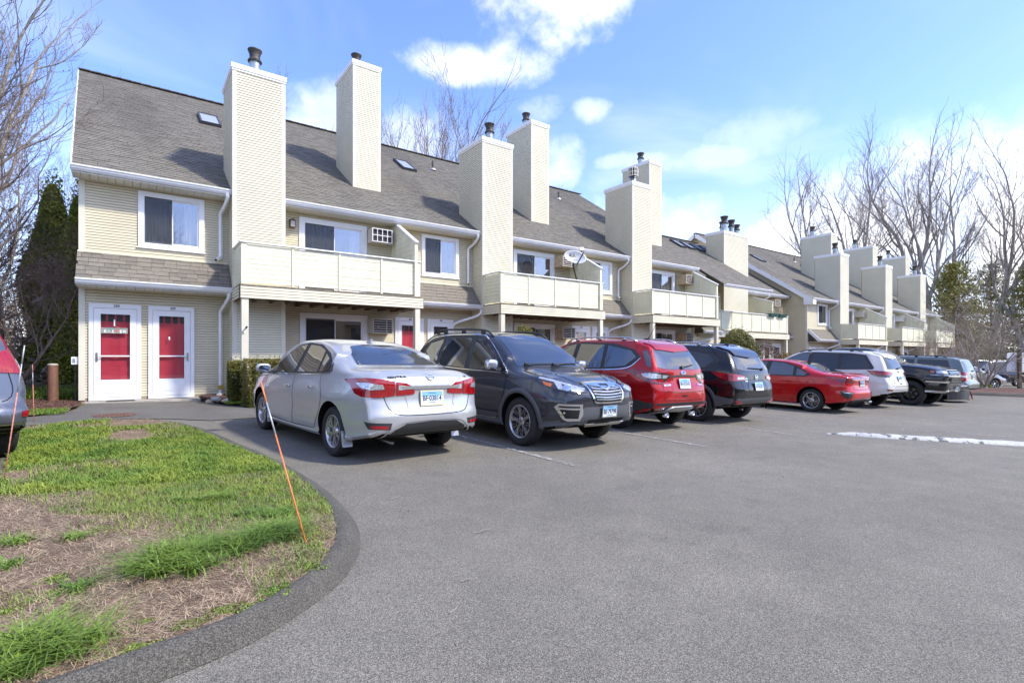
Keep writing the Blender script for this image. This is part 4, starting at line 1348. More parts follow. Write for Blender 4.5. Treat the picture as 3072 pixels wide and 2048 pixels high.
# ---------------------------------------------------------------- things fixed to or standing by the houses
ac_unit(5.82, 6.45, 4.68, 5.08, 15.4, 'white framed air conditioner with a six-square grille by the first upstairs sliding door', 'ac_grille', 1, group='air conditioners in wall sleeves')
ac_unit(5.84, 6.47, 1.96, 2.38, 15.4, 'grey slatted air conditioner under the first balcony beside the dark sliding door', 'ac_grille', 2, group='air conditioners in wall sleeves')
ac_unit(13.26, 13.9, 4.69, 5.10, 15.4, 'tan air conditioner behind the satellite dish on the second balcony', 'ac_beige', 2, depth=.5, group='air conditioners in wall sleeves')
ac_unit(13.26, 13.9, 1.96, 2.37, 15.4, 'tan air conditioner under the second balcony left of the red-centred door', 'ac_beige', 2, depth=.5, group='air conditioners in wall sleeves')
ac_unit(20.9, 21.5, 4.66, 5.08, 15.4, 'tan air conditioner above the third balcony at the sloping privacy wall', 'ac_beige', 2, depth=.5, group='air conditioners in wall sleeves')
ac_unit(20.9, 21.5, 1.94, 2.36, 15.4, 'brown air conditioner under the third balcony behind the black crossover', 'ac_beige', 2, depth=.5, group='air conditioners in wall sleeves')
ac_unit(31.9, 32.55, 4.35, 4.77, 16.9, 'tan air conditioner above the two green planters on the set-back balcony', 'ac_beige', 2, depth=.5, group='air conditioners in wall sleeves')
ac_unit(40.75, 41.35, 4.0, 4.4, 15.4, 'air conditioner above the first balcony of the far row', 'ac_grille', 0, depth=.5, group='air conditioners in wall sleeves')
ac_unit(48.25, 48.85, 4.0, 4.4, 15.4, 'white framed dark air conditioner above the middle balcony of the far row', 'white_trim', 0, depth=.5, group='air conditioners in wall sleeves')
ac_unit(40.75, 41.35, 1.3, 1.7, 15.4, 'air conditioner under the first balcony of the far row', 'ac_beige', 0, depth=.4, group='air conditioners in wall sleeves')
ac_unit(48.25, 48.85, 1.3, 1.7, 15.4, 'air conditioner under the middle balcony of the far row', 'ac_beige', 0, depth=.4, group='air conditioners in wall sleeves')

def wall_lamp():
	x, y, z = 3.64, 15.28, 4.82
	r = empty('wall_lamp', (x, 15.4, z), 0, 'bronze lantern on the upstairs wall between the first chimney and the sliding door', 'wall lamp')
	mb = MB()
	mb.box(x - .06, x + .06, 15.36, 15.398, z + .02, z + .18)
	mb.box(x - .075, x + .075, y - .075, y + .06, z - .0, z + .018)
	mb.box(x - .085, x + .085, y - .085, y + .07, z + .185, z + .20)
	mb.prism([(-.07, 0), (.07, 0), (.02, .045), (-.02, .045)], lambda a, b, t: (x + a, y - .01 + t, z + .20 + b), -.05, .05)
	for sx in (-1, 1):
		for sy in (-1, 1): mb.box(x + sx * .06 - .007, x + sx * .06 + .007, y - .01 + sy * .055 - .007, y - .01 + sy * .055 + .007, z + .018, z + .185)
	mb.box(x - .003, x + .003, y - .068, y - .062, z + .018, z + .185)
	mb.build('lantern_frame', MAT['dark_bronze'], r)
	MB().box(x - .055, x + .055, y - .058, y + .04, z + .02, z + .183).build('lantern_glass', MAT['lamp_glass'], r)
mat('lamp_glass', (.5, .5, .48), .2)
wall_lamp()

def dish():
	cx, cy, cz = 13.02, 13.95, 4.86
	r = empty('satellite_dish', (13.35, 14.2, 4.05), 0, 'grey oval satellite dish on a bent pole at the second balcony rail', 'satellite dish')
	# paraboloid facing the camera side and up
	nrm = Vector((-.30, -.90, .36)).normalized(); U = Vector((0, 0, 1)).cross(nrm).normalized(); U = -U if U.x < 0 else U; V = nrm.cross(U); V = -V if V.z < 0 else V
	V = (V - U * .12).normalized()
	mb = MB(); K, J = 10, 36
	def P(a, t, o): return Vector((cx, cy, cz)) + U * (.44 * a * math.cos(t)) + V * (.27 * a * math.sin(t)) + nrm * (.09 * a * a - .09 + o)
	for o, flip in ((0, 0), (-.012, 1)):
		for k in range(K):
			for j in range(J):
				t0, t1 = 2 * PI * j / J, 2 * PI * (j + 1) / J
				mb.quad(P(k / K, t0, o), P((k + 1) / K, t0, o), P((k + 1) / K, t1, o), P(k / K, t1, o))
	for j in range(J):
		t0, t1 = 2 * PI * j / J, 2 * PI * (j + 1) / J
		mb.quad(P(1, t0, 0), P(1, t1, 0), P(1, t1, -.012), P(1, t0, -.012))
	mb.build('reflector', MAT['dish_grey'], r, smooth=True, fix=True)
	put_text('lettering', 'DIRECTV', .07, Vector((cx, cy, cz)) - U * .07 + V * .045 + nrm * -.06, U, V, 'number_black', r, depth=.001)
	put_text('lettering', 'Slimline', .06, Vector((cx, cy, cz)) + U * .02 - V * .07 + nrm * -.06, U, V, 'number_black', r, depth=.001, shear=.3)
	# the half disc and swoosh over the letters
	O = Vector((cx, cy, cz)) - U * .07 + V * .13 + nrm * -.045
	mb = MB()
	mb.prism([(-.10, .06)] + [(-.10 + .10 * math.sin(a), .06 * math.cos(a)) for a in [PI * k / 10 for k in range(11)]], lambda a, b, t: O + U * a + V * b + nrm * t, 0, .004)
	mb.prism([(.02, -.06), (.09, -.06), (.09, .06), (.065, .06), (.075, .02), (.06, -.02)], lambda a, b, t: O + U * a + V * b + nrm * t, 0, .004)
	mb.build('emblem', MAT['number_black'], r)
	mb = MB()
	tip = Vector((cx, cy, cz)) + nrm * .42 + U * .10 + V * .02
	mb.bar(Vector((cx, cy, cz)) - V * .28 - nrm * .02, tip - V * .12, .035, .03)
	mb.bar(tip - V * .12, tip - V * .02 - U * .09, .02); mb.bar(tip - V * .12, tip - V * .06 + U * .03, .02)
	mb.build('feed_arm', MAT['flue_dark'], r)
	mb = MB(); mb.hexa([tip + U * a + V * b + nrm * c for c in (0, .05) for a, b in ((-.13, -.04), (.05, -.02), (.06, .10), (-.12, .09))])
	mb.build('feed_horn', MAT['dish_grey'], r, fix=True)
	mb = MB(); mb.tube([(cx + .0, cy + .09, cz - .18), (cx + .0, cy + .12, cz - .30), (cx + .1, cy + .16, cz - .45), (cx + .28, cy + .24, cz - .75), (cx + .33, cy + .24, cz - .86)], .03, n=10)
	mb.build('mast', MAT['flue_dark'], r, smooth=True)
dish()

def easter_sign():
	x, y, z = -.28, 15.335, 1.86
	r = empty('door_sign', (x, y, z), 0, 'small weathered wooden Happy Easter sign hanging in the left red door', 'sign')
	MB().box(x - .25, x + .25, y - .008, y, z - .065, z + .065).build('board', MAT['sign_wood'], r)
	T = lambda s, size, dx, dz, m, **k: put_text('lettering', s, size, (x + dx, y - .0095, z + dz), (1, 0, 0), (0, 0, 1), m, r, depth=.001, **k)
	T('HAPPY', .045, -.07, .045, 'sign_teal', bold=.001)
	T('E', .09, -.17, -.02, 'sign_white', bold=.002); T('A', .09, -.10, -.02, 'sign_green', bold=.002); T('S', .09, -.03, -.02, 'sign_white', bold=.002)
	T('E', .09, .12, -.02, 'sign_white', bold=.002); T('R', .09, .19, -.02, 'sign_white', bold=.002)
	mb = MB(); mb.lathe([(0, -.004), (.028, -.003), (.026, -.001), (0, 0)], (x + .05, y - .009, z - .012), axis='y', n=14); mb.box(x + .045, x + .055, y - .012, y - .0095, z + .02, z + .045)
	mb.build('carrot', MAT['sign_orange'], r)
	mb = MB(); mb.tube([(x - .10, y - .004, z + .065), (x + .0, y - .004, z + .11), (x + .10, y - .004, z + .065)], .003, n=5)
	mb.build('cord', MAT['brushed'], r)
	MB().box(x - .012, x + .012, y - .004, y, z + .11, z + .26).build('hanger', MAT['white_trim'], r)
mat('sign_wood', (.27, .27, .25), .7, noise=[((4, 4, 40), .3, 3)])
mat('sign_teal', (.1, .4, .4), .5); mat('sign_white', (.8, .8, .75), .5); mat('sign_green', (.45, .55, .4), .5); mat('sign_orange', (.6, .15, .08), .5)
easter_sign()
def door_charm():
	r = empty('door_charm', (.79, 15.34, 1.72), 0, 'small pale egg charm hanging in the glass of the second red door', 'ornament')
	mb = MB(); mb.lathe([(0, -.05), (.015, -.04), (.022, 0), (.014, .035), (0, .045)], (.79, 15.335, 1.70), n=10); mb.build('egg', MAT['sign_white'], r, smooth=True)
door_charm()
tag(MB().box(-.42, .10, 14.96, 15.30, .233, .248).build('doormat', MAT['ac_coil']), 'flat black doormat on the slab before the left red door', 'doormat')
def meter_box():
	r = empty('meter_box', (-1.02, 15.6, 1.05), 0, 'small grey box on the left corner of the building', 'utility box')
	MB().box(-1.06, -.935, 15.42, 15.52, 1.08, 1.25).build('case', MAT['gutter_white'], r)
	mb = MB(); mb.tube([(-.99, 15.47, 1.08), (-.99, 15.47, .22)], .014, n=8); mb.build('conduit', MAT['flue_dark'], r)
	MB().box(-1.035, -.99, 15.41, 15.419, 1.12, 1.21).build('cover', MAT['galv'], r)
meter_box()
def camera_thing():
	r = empty('security_camera', (2.2, 13.65, 1.9), 0, 'tiny white security camera on the first balcony post', 'camera')
	mb = MB(); mb.box(2.16, 2.20, 13.68, 13.71, 1.82, 1.88); mb.tube([(2.18, 13.66, 1.88), (2.21, 13.60, 1.93)], .02, n=8); mb.build('bracket', MAT['white_trim'], r)
	mb = MB(); mb.tube([(2.21, 13.60, 1.93), (2.225, 13.57, 1.955)], .022, n=8); mb.build('lens', MAT['black_metal'], r)
camera_thing()
for k, (x, lab) in enumerate(((29.27, 'dark green rail planter with dead stems, left of the two on the set-back balcony'), (30.3, 'dark green rail planter with dried flower stems, right of the two on the set-back balcony'))):
	r = empty('planter', (x, 15.25, 3.6), 0, lab, 'planter', 'rail planters')
	mb = MB(); mb.hexa([(x - .30, 15.12, 3.52), (x + .30, 15.12, 3.52), (x + .30, 15.34, 3.52), (x - .30, 15.34, 3.52), (x - .42, 15.06, 3.68), (x + .42, 15.06, 3.68), (x + .42, 15.4, 3.68), (x - .42, 15.4, 3.68)])
	mb.build('trough', MAT['planter_green'], r)
	mb = MB()
	for i in range(26 if k else 10):
		a = random.uniform(0, 6.28); t = random.uniform(.05, .2)
		p = Vector((x + random.uniform(-.2, .2), 15.23, 3.66)); q = p + Vector((math.cos(a) * t, math.sin(a) * t * .5, random.uniform(.15, .42 if k else .25)))
		mb.tube([p, (p + q) / 2 + Vector((0, 0, .04)), q], [.008, .006, .004], n=3); mb.tube([q, q + Vector((0.02, 0, .03))], [.022, .01], n=4)
	mb.build('dead_stems', MAT['straw'], r)
# ------------------------------------------------------------------ vehicles
def paint(name, col, metal=.0, rough=.35, flake=.0):
	m = mat(name, col, rough, metal=metal, coat=1.0, noise=[(1.4, .04, 3)], spec=.15)
	return m
paint('paint_silver', (.50, .505, .51), .5, .32)
paint('paint_grey', (.038, .041, .050), .45, .30)
paint('paint_red', (.36, .004, .006), .25, .30)
paint('paint_red2', (.45, .005, .006), .1, .32)
paint('paint_black', (.005, .005, .006), .0, .25)
paint('paint_black2', (.006, .006, .008), .0, .25)
paint('paint_white', (.60, .60, .58), .0, .35)
paint('paint_sage', (.165, .19, .18), .45, .32)
paint('paint_champagne', (.34, .32, .29), .5, .32)
paint('paint_navy', (.018, .022, .035), .3, .3)
paint('paint_greyblue', (.12, .13, .16), .5, .3)
mat('car_glass', (.014, .018, .022), .02, ior=2.3, coat=.4)
mat('car_glass_tint', (.006, .007, .008), .02, ior=1.8)
mat('plastic', (.030, .031, .033), .55, noise=[(40, .1, 2)])
mat('plastic_grey', (.075, .08, .088), .5)
mat('underbody', (.008, .008, .008), .9, spec=.1)
mat('rubber', (.018, .018, .018), .75, noise=[(18, .25, 4)])
mat('tread', (.011, .011, .011), .9)
mat('chrome', (.75, .76, .78), .06, metal=1.0)
mat('satin', (.55, .56, .58), .25, metal=1.0)
mat('alloy', (.48, .48, .50), .25, metal=.9)
mat('alloy_dark', (.05, .05, .055), .3, metal=.7)
mat('alloy_black', (.012, .012, .013), .25, metal=.3, coat=.6)
mat('brake', (.20, .19, .18), .35, metal=.9)
mat('lens_red', (.30, .004, .008), .06, coat=1.0, noise=[((60, 60, 60), .25, 2)], emit=None)
mat('lens_red_dark', (.16, .003, .006), .08, coat=1.0)
mat('lens_clear', (.52, .53, .55), .08, metal=.5, coat=1.0, noise=[((50, 50, 50), .35, 2)])
mat('lens_amber', (.55, .12, .01), .1, coat=1.0)
mat('lamp_bulb', (.75, .78, .8), .05, metal=.9)
mat('plate_white', (.62, .68, .72), .4)
mat('plate_blue', (.20, .42, .66), .4)
mat('plate_navy', (.01, .02, .07), .4)
mat('plate_gold', (.62, .58, .38), .4)
mat('badge_blue', (.01, .03, .14), .2)
mat('seam', (.006, .006, .006), .9)

def interp(tab, x):
	"""monotone-ish smooth interpolation (PCHIP)"""
	n = len(tab)
	if x <= tab[0][0]: return tab[0][1]
	if x >= tab[-1][0]: return tab[-1][1]
	d = [(tab[i + 1][1] - tab[i][1]) / (tab[i + 1][0] - tab[i][0]) for i in range(n - 1)]
	def sl(i):
		if i == 0: return d[0]
		if i == n - 1: return d[-1]
		if d[i - 1] * d[i] <= 0: return 0
		return 2 * d[i - 1] * d[i] / (d[i - 1] + d[i])
	for i in range(n - 1):
		if tab[i][0] <= x <= tab[i + 1][0]:
			h = tab[i + 1][0] - tab[i][0]; t = (x - tab[i][0]) / h
			a, b = sl(i), sl(i + 1)
			return ((1 + 2 * t) * (1 - t) ** 2 * tab[i][1] + t * (1 - t) ** 2 * h * a + t * t * (3 - 2 * t) * tab[i + 1][1] + t * t * (t - 1) * h * b)

class Car:
	"""a car shell lofted along x (front = +x); panels, lamps and glass are cut as polygons and laid on it"""
	def __init__(s, name, label, cat, x, y, heading, spec, mats, dz=0.0):
		s.sp = spec; s.m = mats
		z = gz(x, y) + dz
		s.root = empty(name, (x, y, z), heading, label, cat, 'cars parked in the lot')
		# follow the slope of the lot
		gx_, gy_ = -0.01792, 0.02297
		c, sn = math.cos(heading), math.sin(heading)
		s.root.rotation_euler = (gy_ * c - gx_ * sn, -(gx_ * c + gy_ * sn), heading)
		s.body()
		k = spec.get('scale', (1, 1, 1)); s.root.scale = k
	def section(s, x):
		sp = s.sp
		zt = interp(sp['top'], x); zb = interp(sp['belt'], x); zo = interp(sp['bot'], x)
		w = interp(sp['wid'], x); n = interp(sp['n'], x) if 'n' in sp else 4.5; k = sp.get('k', .42)
		zb = min(zb, zt - .035)
		h = zt - zb
		wb = w - sp.get('shoulder', .045)
		P = [(0, zo), (w * .5, zo), (w - .13, zo), (w - .05, zo + .012), (w - .018, zo + .05)]
		NS = 14
		fl = 0
		for xa in (sp['xf'], sp['xr']):
			fl = max(fl, math.exp(-((x - xa) / .46) ** 2))
		z0 = zo + .09
		cr = sp.get('crease', .62)
		for i in range(NS + 1):
			t = i / NS; z = z0 + (zb - z0) * t
			lo = max(0, (.30 - t) / .30); hi = max(0, (t - cr) / (1 - cr))
			y = w - .03 * lo ** 1.5 - (w - wb) * hi ** 1.4
			# scooped flank between lower third and crease
			y -= sp.get('scoop', .014) * math.sin(PI * min(1, max(0, (t - .12) / (cr - .12)))) ** 2 * (1 - .8 * fl)
			y += sp.get('flare', .012) * fl * math.sin(PI * min(1, t * 1.15)) ** .6
			P.append((y, z))
		# greenhouse
		M = 22
		for i in range(1, M + 1):
			a = (PI / 2) * (i / M)
			if h > .3:
				# straight tumblehome then rounded corner into the roof
				u = i / M
				if u < .45:
					q = u / .45 * .84; f = 1 - .010 * (q ** 2)
				else:
					a = (u - .45) / .55 * PI / 2
					q = .84 + .16 * math.sin(a) ** .9
					f = None
				yk = wb - k * h * q
				if f is None:
					y = (wb - k * h * .84) * .99 * (math.cos(a) ** .42) if a < PI / 2 - 1e-6 else 0
				else: y = yk * f
				z = zb + h * q
				P.append((max(y, 0), z))
			else:
				u = math.sin(a) ** (2 / n); f = math.cos(a) ** (2 / n) if i < M else 0
				P.append(((wb - k * h * u) * f, zb + h * u))
		return P
	def endwarp(s, x, z):
		sp = s.sp; d = 0
		if 'rear' in sp:
			t = min(1, max(0, (sp['xe_r'] + sp.get('rw', .7) - x) / sp.get('rw', .7)))
			d += interp(sp['rear'], z) * t * t * (3 - 2 * t)
		if 'front' in sp:
			t = min(1, max(0, (x - sp['xe_f'] + sp.get('fw', .6)) / sp.get('fw', .6)))
			d += interp(sp['front'], z) * t * t * (3 - 2 * t)
		return d
	def body(s):
		sp = s.sp
		x0, x1 = sp['xe_r'], sp['xe_f']
		xs = []
		n = int((x1 - x0) / .045)
		for i in range(n + 1): xs.append(x0 + (x1 - x0) * i / n)
		rings = []
		def mk(x, sc=1.0, bulge=0.0, sgn=0):
			P = s.section(x)
			zc = (P[0][1] + P[-1][1]) * .5
			out = []
			for y, z in P:
				yy, zz = y * sc, zc + (z - zc) * (1 - (1 - sc) * 1.0)
				xx = x + sgn * bulge + s.endwarp(x, zz)
				out.append((xx, yy, zz))
			return out
		br, bf = sp.get('br', .16), sp.get('bf', .2); pw = sp.get('cap_p', 3.2)
		S = [0.0, .12, .25, .38, .5, .6, .7, .78, .85, .9, .94, .97, .99]
		for sc in S: rings.append(mk(x0, max(sc, .001), br * (1 - sc ** pw) ** .5, -1))
		for x in xs: rings.append(mk(x))
		for sc in reversed(S): rings.append(mk(x1, max(sc, .001), bf * (1 - sc ** pw) ** .5, 1))
		nP = len(rings[0]); V = []; F = []
		for R in rings:
			for (x, y, z) in R: V.append((x, y, z))
		off = len(V)
		for R in rings:
			for (x, y, z) in R: V.append((x, -y, z))
		for i in range(len(rings) - 1):
			for j in range(nP - 1):
				a, b, c, d = i * nP + j, i * nP + j + 1, (i + 1) * nP + j + 1, (i + 1) * nP + j
				F.append((a, b, c, d)); F.append((off + d, off + c, off + b, off + a))
		me = bpy.data.meshes.new('body'); me.from_pydata(V, [], F)
		bm = bmesh.new(); bm.from_mesh(me)
		bmesh.ops.remove_doubles(bm, verts=bm.verts, dist=.0006)
		bmesh.ops.dissolve_degenerate(bm, dist=1e-5, edges=bm.edges)
		bmesh.ops.recalc_face_normals(bm, faces=bm.faces)
		s.bvh = BVHTree.FromBMesh(bm)
		bm.to_mesh(me); bm.free()
		me.materials.append(MAT[s.m['paint']]); me.materials.append(MAT['underbody']); me.materials.append(MAT[s.m.get('lower', s.m['paint'])])
		zl = sp.get('lower_z', -1)
		for p in me.polygons:
			p.use_smooth = True
			if p.normal.z < -.75 and p.center.z < .5: p.material_index = 1
			elif p.center.z < zl: p.material_index = 2
		o = bpy.data.objects.new('body', me); COL.objects.link(o)
		# wheel arches
		Ra = sp['R'] + sp.get('arch_gap', .055)
		cut = MB()
		for xa in (sp['xf'], sp['xr']):
			for sd in (1, -1):
				zc = sp['R'] + .01; prof = []
				y0, y1 = sp['W'] / 2 - .30, sp['W'] / 2 + .25
				P = []
				for k in range(40):
					a = 2 * PI * k / 40; P.append((xa + Ra * math.cos(a), zc + Ra * math.sin(a) * (1 if math.sin(a) > 0 else 1.6)))
				cut.prism(P, lambda a, b, t: (a, sd * t, b), y0, y1)
		cm = bpy.data.meshes.new('cut'); cm.from_pydata(cut.v, [], cut.f)
		b2 = bmesh.new(); b2.from_mesh(cm); bmesh.ops.recalc_face_normals(b2, faces=b2.faces); b2.to_mesh(cm); b2.free()
		cm.materials.append(MAT['underbody'])
		co = bpy.data.objects.new('cut', cm); COL.objects.link(co)
		md = o.modifiers.new('b', 'BOOLEAN'); md.operation = 'DIFFERENCE'; md.object = co; md.solver = 'EXACT'
		try: md.material_mode = 'TRANSFER'
		except Exception: pass
		dg = bpy.context.evaluated_depsgraph_get()
		me2 = bpy.data.meshes.new_from_object(o.evaluated_get(dg))
		bpy.data.objects.remove(o); bpy.data.objects.remove(co)
		me2.name = 'body'
		# sharpen the cut rim
		me2.polygons.foreach_set('use_smooth', [True] * len(me2.polygons))
		try: me2.set_sharp_from_angle(angle=math.radians(38))
		except Exception: pass
		s.b = link('body', me2, s.root, local=True)
	def hit(s, axis, a, b):
		"""point and normal on the shell. axes: L/R (x,z), B/F (y,z), T (x,y), WR/WF wrap (angle deg, z)"""
		if axis == 'L': o, d = Vector((a, 3, b)), Vector((0, -1, 0))
		elif axis == 'R': o, d = Vector((a, -3, b)), Vector((0, 1, 0))
		elif axis == 'B': o, d = Vector((-6, a, b)), Vector((1, 0, 0))
		elif axis == 'F': o, d = Vector((6, a, b)), Vector((-1, 0, 0))
		elif axis == 'T': o, d = Vector((a, b, 5)), Vector((0, 0, -1))
		elif axis == 'WR':
			t = math.radians(a); c = Vector((s.sp['xe_r'] + .85, 0, b)); d0 = Vector((-math.cos(t), math.sin(t), 0)); o, d = c + d0 * 4, -d0
		elif axis == 'WF':
			t = math.radians(a); c = Vector((s.sp['xe_f'] - .85, 0, b)); d0 = Vector((math.cos(t), math.sin(t), 0)); o, d = c + d0 * 4, -d0
		loc, nr, i, dist = s.bvh.ray_cast(o, d)
		if loc is None: return None, None
		if nr.dot(d) > 0: nr = -nr
		return loc, nr
	def decal(s, name, axis, poly, m, off=.004, step=.05, parent=None, round_=0, thick=None, mirror=False, mk=None):
		"""a thin shaped panel following the shell"""
		sc = 1.0
		if axis in ('WR', 'WF'):        # work in metres-ish: degrees scaled
			kx = .015
		else: kx = 1.0
		P = [(a * kx, b) for a, b in poly]
		if round_: P = smooth_curve(P, round_, closed=True)
		v, f, nb = cdt_2d(P, step)
		pts = []; nrs = []
		for q in v:
			l, n = s.hit(axis, q[0] / kx, q[1])
			pts.append(l); nrs.append(n)
		# outlier guard (ray fell past the shell)
		verts = []; ok = []
		for l, n in zip(pts, nrs):
			ok.append(l is not None); verts.append((l + n * off) if l is not None else Vector((0, 0, 0)))
		F = [tuple(t) for t in f if all(ok[i] for i in t)]
		if not F: return None
		# boundary skirt
		cnt = {}
		for t in F:
			for i in range(len(t)):
				e = (t[i], t[(i + 1) % len(t)]); cnt[tuple(sorted(e))] = cnt.get(tuple(sorted(e)), 0) + 1
		th = thick if thick is not None else off + .003
		base = {}
		V2 = list(verts)
		for t in list(F):
			for i in range(len(t)):
				a, b = t[i], t[(i + 1) % len(t)]
				if cnt[tuple(sorted((a, b)))] == 1:
					for q in (a, b):
						if q not in base: base[q] = len(V2); V2.append(verts[q] - nrs[q] * th)
					F.append((b, a, base[a], base[b]))
		me = bpy.data.meshes.new(name); me.from_pydata([tuple(p) for p in V2], [], F)
		bm = bmesh.new(); bm.from_mesh(me); bmesh.ops.recalc_face_normals(bm, faces=bm.faces)
		# point outward: compare with shell normal
		s0 = 0
		bm.verts.ensure_lookup_table(); bm.faces.ensure_lookup_table()
		for fc in list(bm.faces)[:60]:
			q = fc.verts[0].index
			if q < len(nrs) and nrs[q] is not None: s0 += fc.normal.dot(nrs[q])
		if s0 < 0: bmesh.ops.reverse_faces(bm, faces=bm.faces)
		bm.to_mesh(me); bm.free()
		me.polygons.foreach_set('use_smooth', [True] * len(me.polygons))
		try: me.set_sharp_from_angle(angle=math.radians(45))
		except Exception: pass
		me.materials.append(MAT[m] if isinstance(m, str) else m)
		return link(name, me, parent or s.root, local=True)
	def both(s, name, poly, m, **k):
		a = s.decal(name, 'L', poly, m, **k); b = s.decal(name, 'R', poly, m, **k); return a, b
	def wrap(s, name, axis, poly, m, **k):
		a = s.decal(name, axis, poly, m, **k); b = s.decal(name, axis, [(-p[0], p[1]) for p in poly], m, **k); return a, b
	def seam(s, axis, pts, w=.007, off=.0015, m='seam', parent=None, name='seam', mb=None, curve=True, kz=1.0):
		P = smooth_curve(pts, 6) if curve else dense(pts, .05, closed=False)
		kx = 66.0 if axis in ('WR', 'WF') else 1.0
		build = mb is None
		mb = mb or MB()
		row = []
		for i, p in enumerate(P):
			a = Vector(P[max(i - 1, 0)]); b = Vector(P[min(i + 1, len(P) - 1)])
			d = b - a; d = Vector((d.x / kx, d.y)).normalized(); n = Vector((-d.y * kx, d.x)) * w / 2
			l, nl = s.hit(axis, p[0] + n.x, p[1] + n.y); r, nr = s.hit(axis, p[0] - n.x, p[1] - n.y)
			row.append((l + nl * off, r + nr * off) if l is not None and r is not None else None)
		for a, b in zip(row[:-1], row[1:]):
			if a and b and (a[0] - b[0]).length < .5: mb.quad(a[0], b[0], b[1], a[1])
		if build and mb.v: return mb.build(name, MAT[m], parent or s.b, local=True)
	def seams(s, items, w=.008, m='seam', name='seam', off=.0015):
		mb = MB()
		for axis, pts in items: s.seam(axis, pts, w=w, mb=mb, off=off)
		if mb.v: return mb.build(name, MAT[m], s.b, local=True)
	def wheels(s, style, rimr=.215, w=.215, track=None, rim_m='alloy', back='alloy_dark', nsp=5):
		R = s.sp['R']; t = (track or (s.sp['W'] - .06)) / 2 - w / 2
		proto = None
		for xa in (s.sp['xf'], s.sp['xr']):
			for sd in (1, -1):
				if proto is None:
					proto = make_wheel(R, rimr, w, style, rim_m, back, nsp)
					wo = proto
				else:
					wo = proto.copy(); COL.objects.link(wo)
					for ch in list(proto.children):
						c = ch.copy(); COL.objects.link(c); c.parent = wo
				wo.parent = s.root
				wo.location = (xa, sd * t, R - .005)
				wo.rotation_euler = (0, random.uniform(-1, 1), 0 if sd > 0 else PI)
	def mirror_pod(s, x, z, y=None, size=(.11, .22, .15), m=None, shell_m=None):
		y = y or s.sp['W'] / 2 + .02
		for sd in (1, -1):
			l, n = s.hit('L' if sd > 0 else 'R', x, z - .05)
			if l is None: continue
			c = Vector((x - .02, l.y + sd * (.06 + size[1] / 2), z + .02))
			me = ellipsoid_box(c, (size[0] / 2, size[1] / 2, size[2] / 2), 3.2)
			me.materials.append(MAT[shell_m or s.m['paint']])
			o = link('wing_mirror', me, s.root, local=True)
			mb = MB(); mb.bar(Vector((x, l.y - sd * .02, z - .05)), c + Vector((0, -sd * size[1] * .2, -size[2] * .3)), .05, .05); mb.build('mirror_arm', MAT['plastic'], o, local=True)
			mb = MB(); mb.prism([(math.cos(a) * size[1] * .40 , math.sin(a) * size[2] * .38) for a in [2 * PI * k / 20 for k in range(20)]], lambda a, b, t: (c.x - size[0] / 2 - t, c.y + a, c.z + b), -.012, .003)
			mb.build('mirror_glass', MAT['mirror_glass'], o, local=True)
	def handle(s, x, z, m, parent, axis, L=.17, chrome=False):
		l, n = s.hit(axis, x, z)
		if l is None: return
		c = l + n * .022
		me = ellipsoid_box(c, (L / 2, .014, .016), 2.6)
		me.materials.append(MAT['chrome' if chrome else m])
		o = link('handle', me, parent, local=True)
		l2 = [s.hit(axis, x + dx, z)[0] for dx in (-L * .42, L * .42)]
		mb = MB()
		for q in l2: mb.box(q.x - .012, q.x + .012, min(q.y - .0, q.y + n.y * .022), max(q.y, q.y + n.y * .022), z - .011, z + .011)
		mb.build('handle_mount', MAT['chrome' if chrome else m], parent, local=True)
	def plate(s, end, z, text, y=0, tilt=0, sub='Constitution State', frame=None, off=.012, w=.305, h=.152):
		sg = -1 if end == 'B' else 1
		zs = [s.hit(end, y, z + d)[0] for d in (-h * .45, h * .45)]
		xs = [p.x for p in zs if p is not None]
		x = (min(xs) if sg < 0 else max(xs)) + sg * off
		dx = (xs[1] - xs[0]) if len(xs) == 2 else 0
		dx = max(-.03, min(.03, dx))
		V = Vector((dx, 0, h * .9)).normalized(); U = Vector((0, -1 if end == 'B' else 1, 0)); W = Vector((sg, 0, 0))
		O = Vector((x, y, z))
		def slab(a0, a1, b0, b1, t0, t1, m, name, par):
			mb = MB(); mb.prism([(a0, b0), (a1, b0), (a1, b1), (a0, b1)], lambda a, b, t: O + U * a + V * b + W * t, t0, t1)
			return mb.build(name, MAT[m], par, local=True, fix=True)
		pl = slab(-w / 2, w / 2, -h / 2, h / 2, 0, .003, 'plate_white', 'license_plate', s.root)
		slab(-w / 2 + .003, w / 2 - .003, h * .12, h / 2 - .003, .0032, .0038, 'plate_blue', 'band', pl)
		mb = MB()
		e = .012 if frame else .006
		fm = frame or 'chrome'
		fw = .008 if not frame else .014
		for (a0, a1, b0, b1) in ((-w / 2 - fw, w / 2 + fw, h / 2 - .002, h / 2 + fw), (-w / 2 - fw, w / 2 + fw, -h / 2 - fw * 1.4, -h / 2 + .004), (-w / 2 - fw, -w / 2 + .003, -h / 2 + .004, h / 2 - .002), (w / 2 - .003, w / 2 + fw, -h / 2 + .004, h / 2 - .002)):
			mb.prism([(a0, b0), (a1, b0), (a1, b1), (a0, b1)], lambda a, b, t: O + U * a + V * b + W * t, .0, .006)
		mb.build('plate_frame', MAT[fm], pl, local=True, fix=True)
		put_text('lettering', text, .088, O - V * .008 + W * .0045, U, V, 'plate_navy', pl, depth=.0006, bold=.0016, sx=.82, local=True)
		put_text('lettering', 'Connecticut', .024, O + V * (h * .38) + W * .0045, U, V, 'plate_navy', pl, depth=.0004, local=True)
		put_text('lettering', sub, .018, O - V * (h * .38) + W * .0045, U, V, 'plate_navy', pl, depth=.0004, local=True)
		return pl
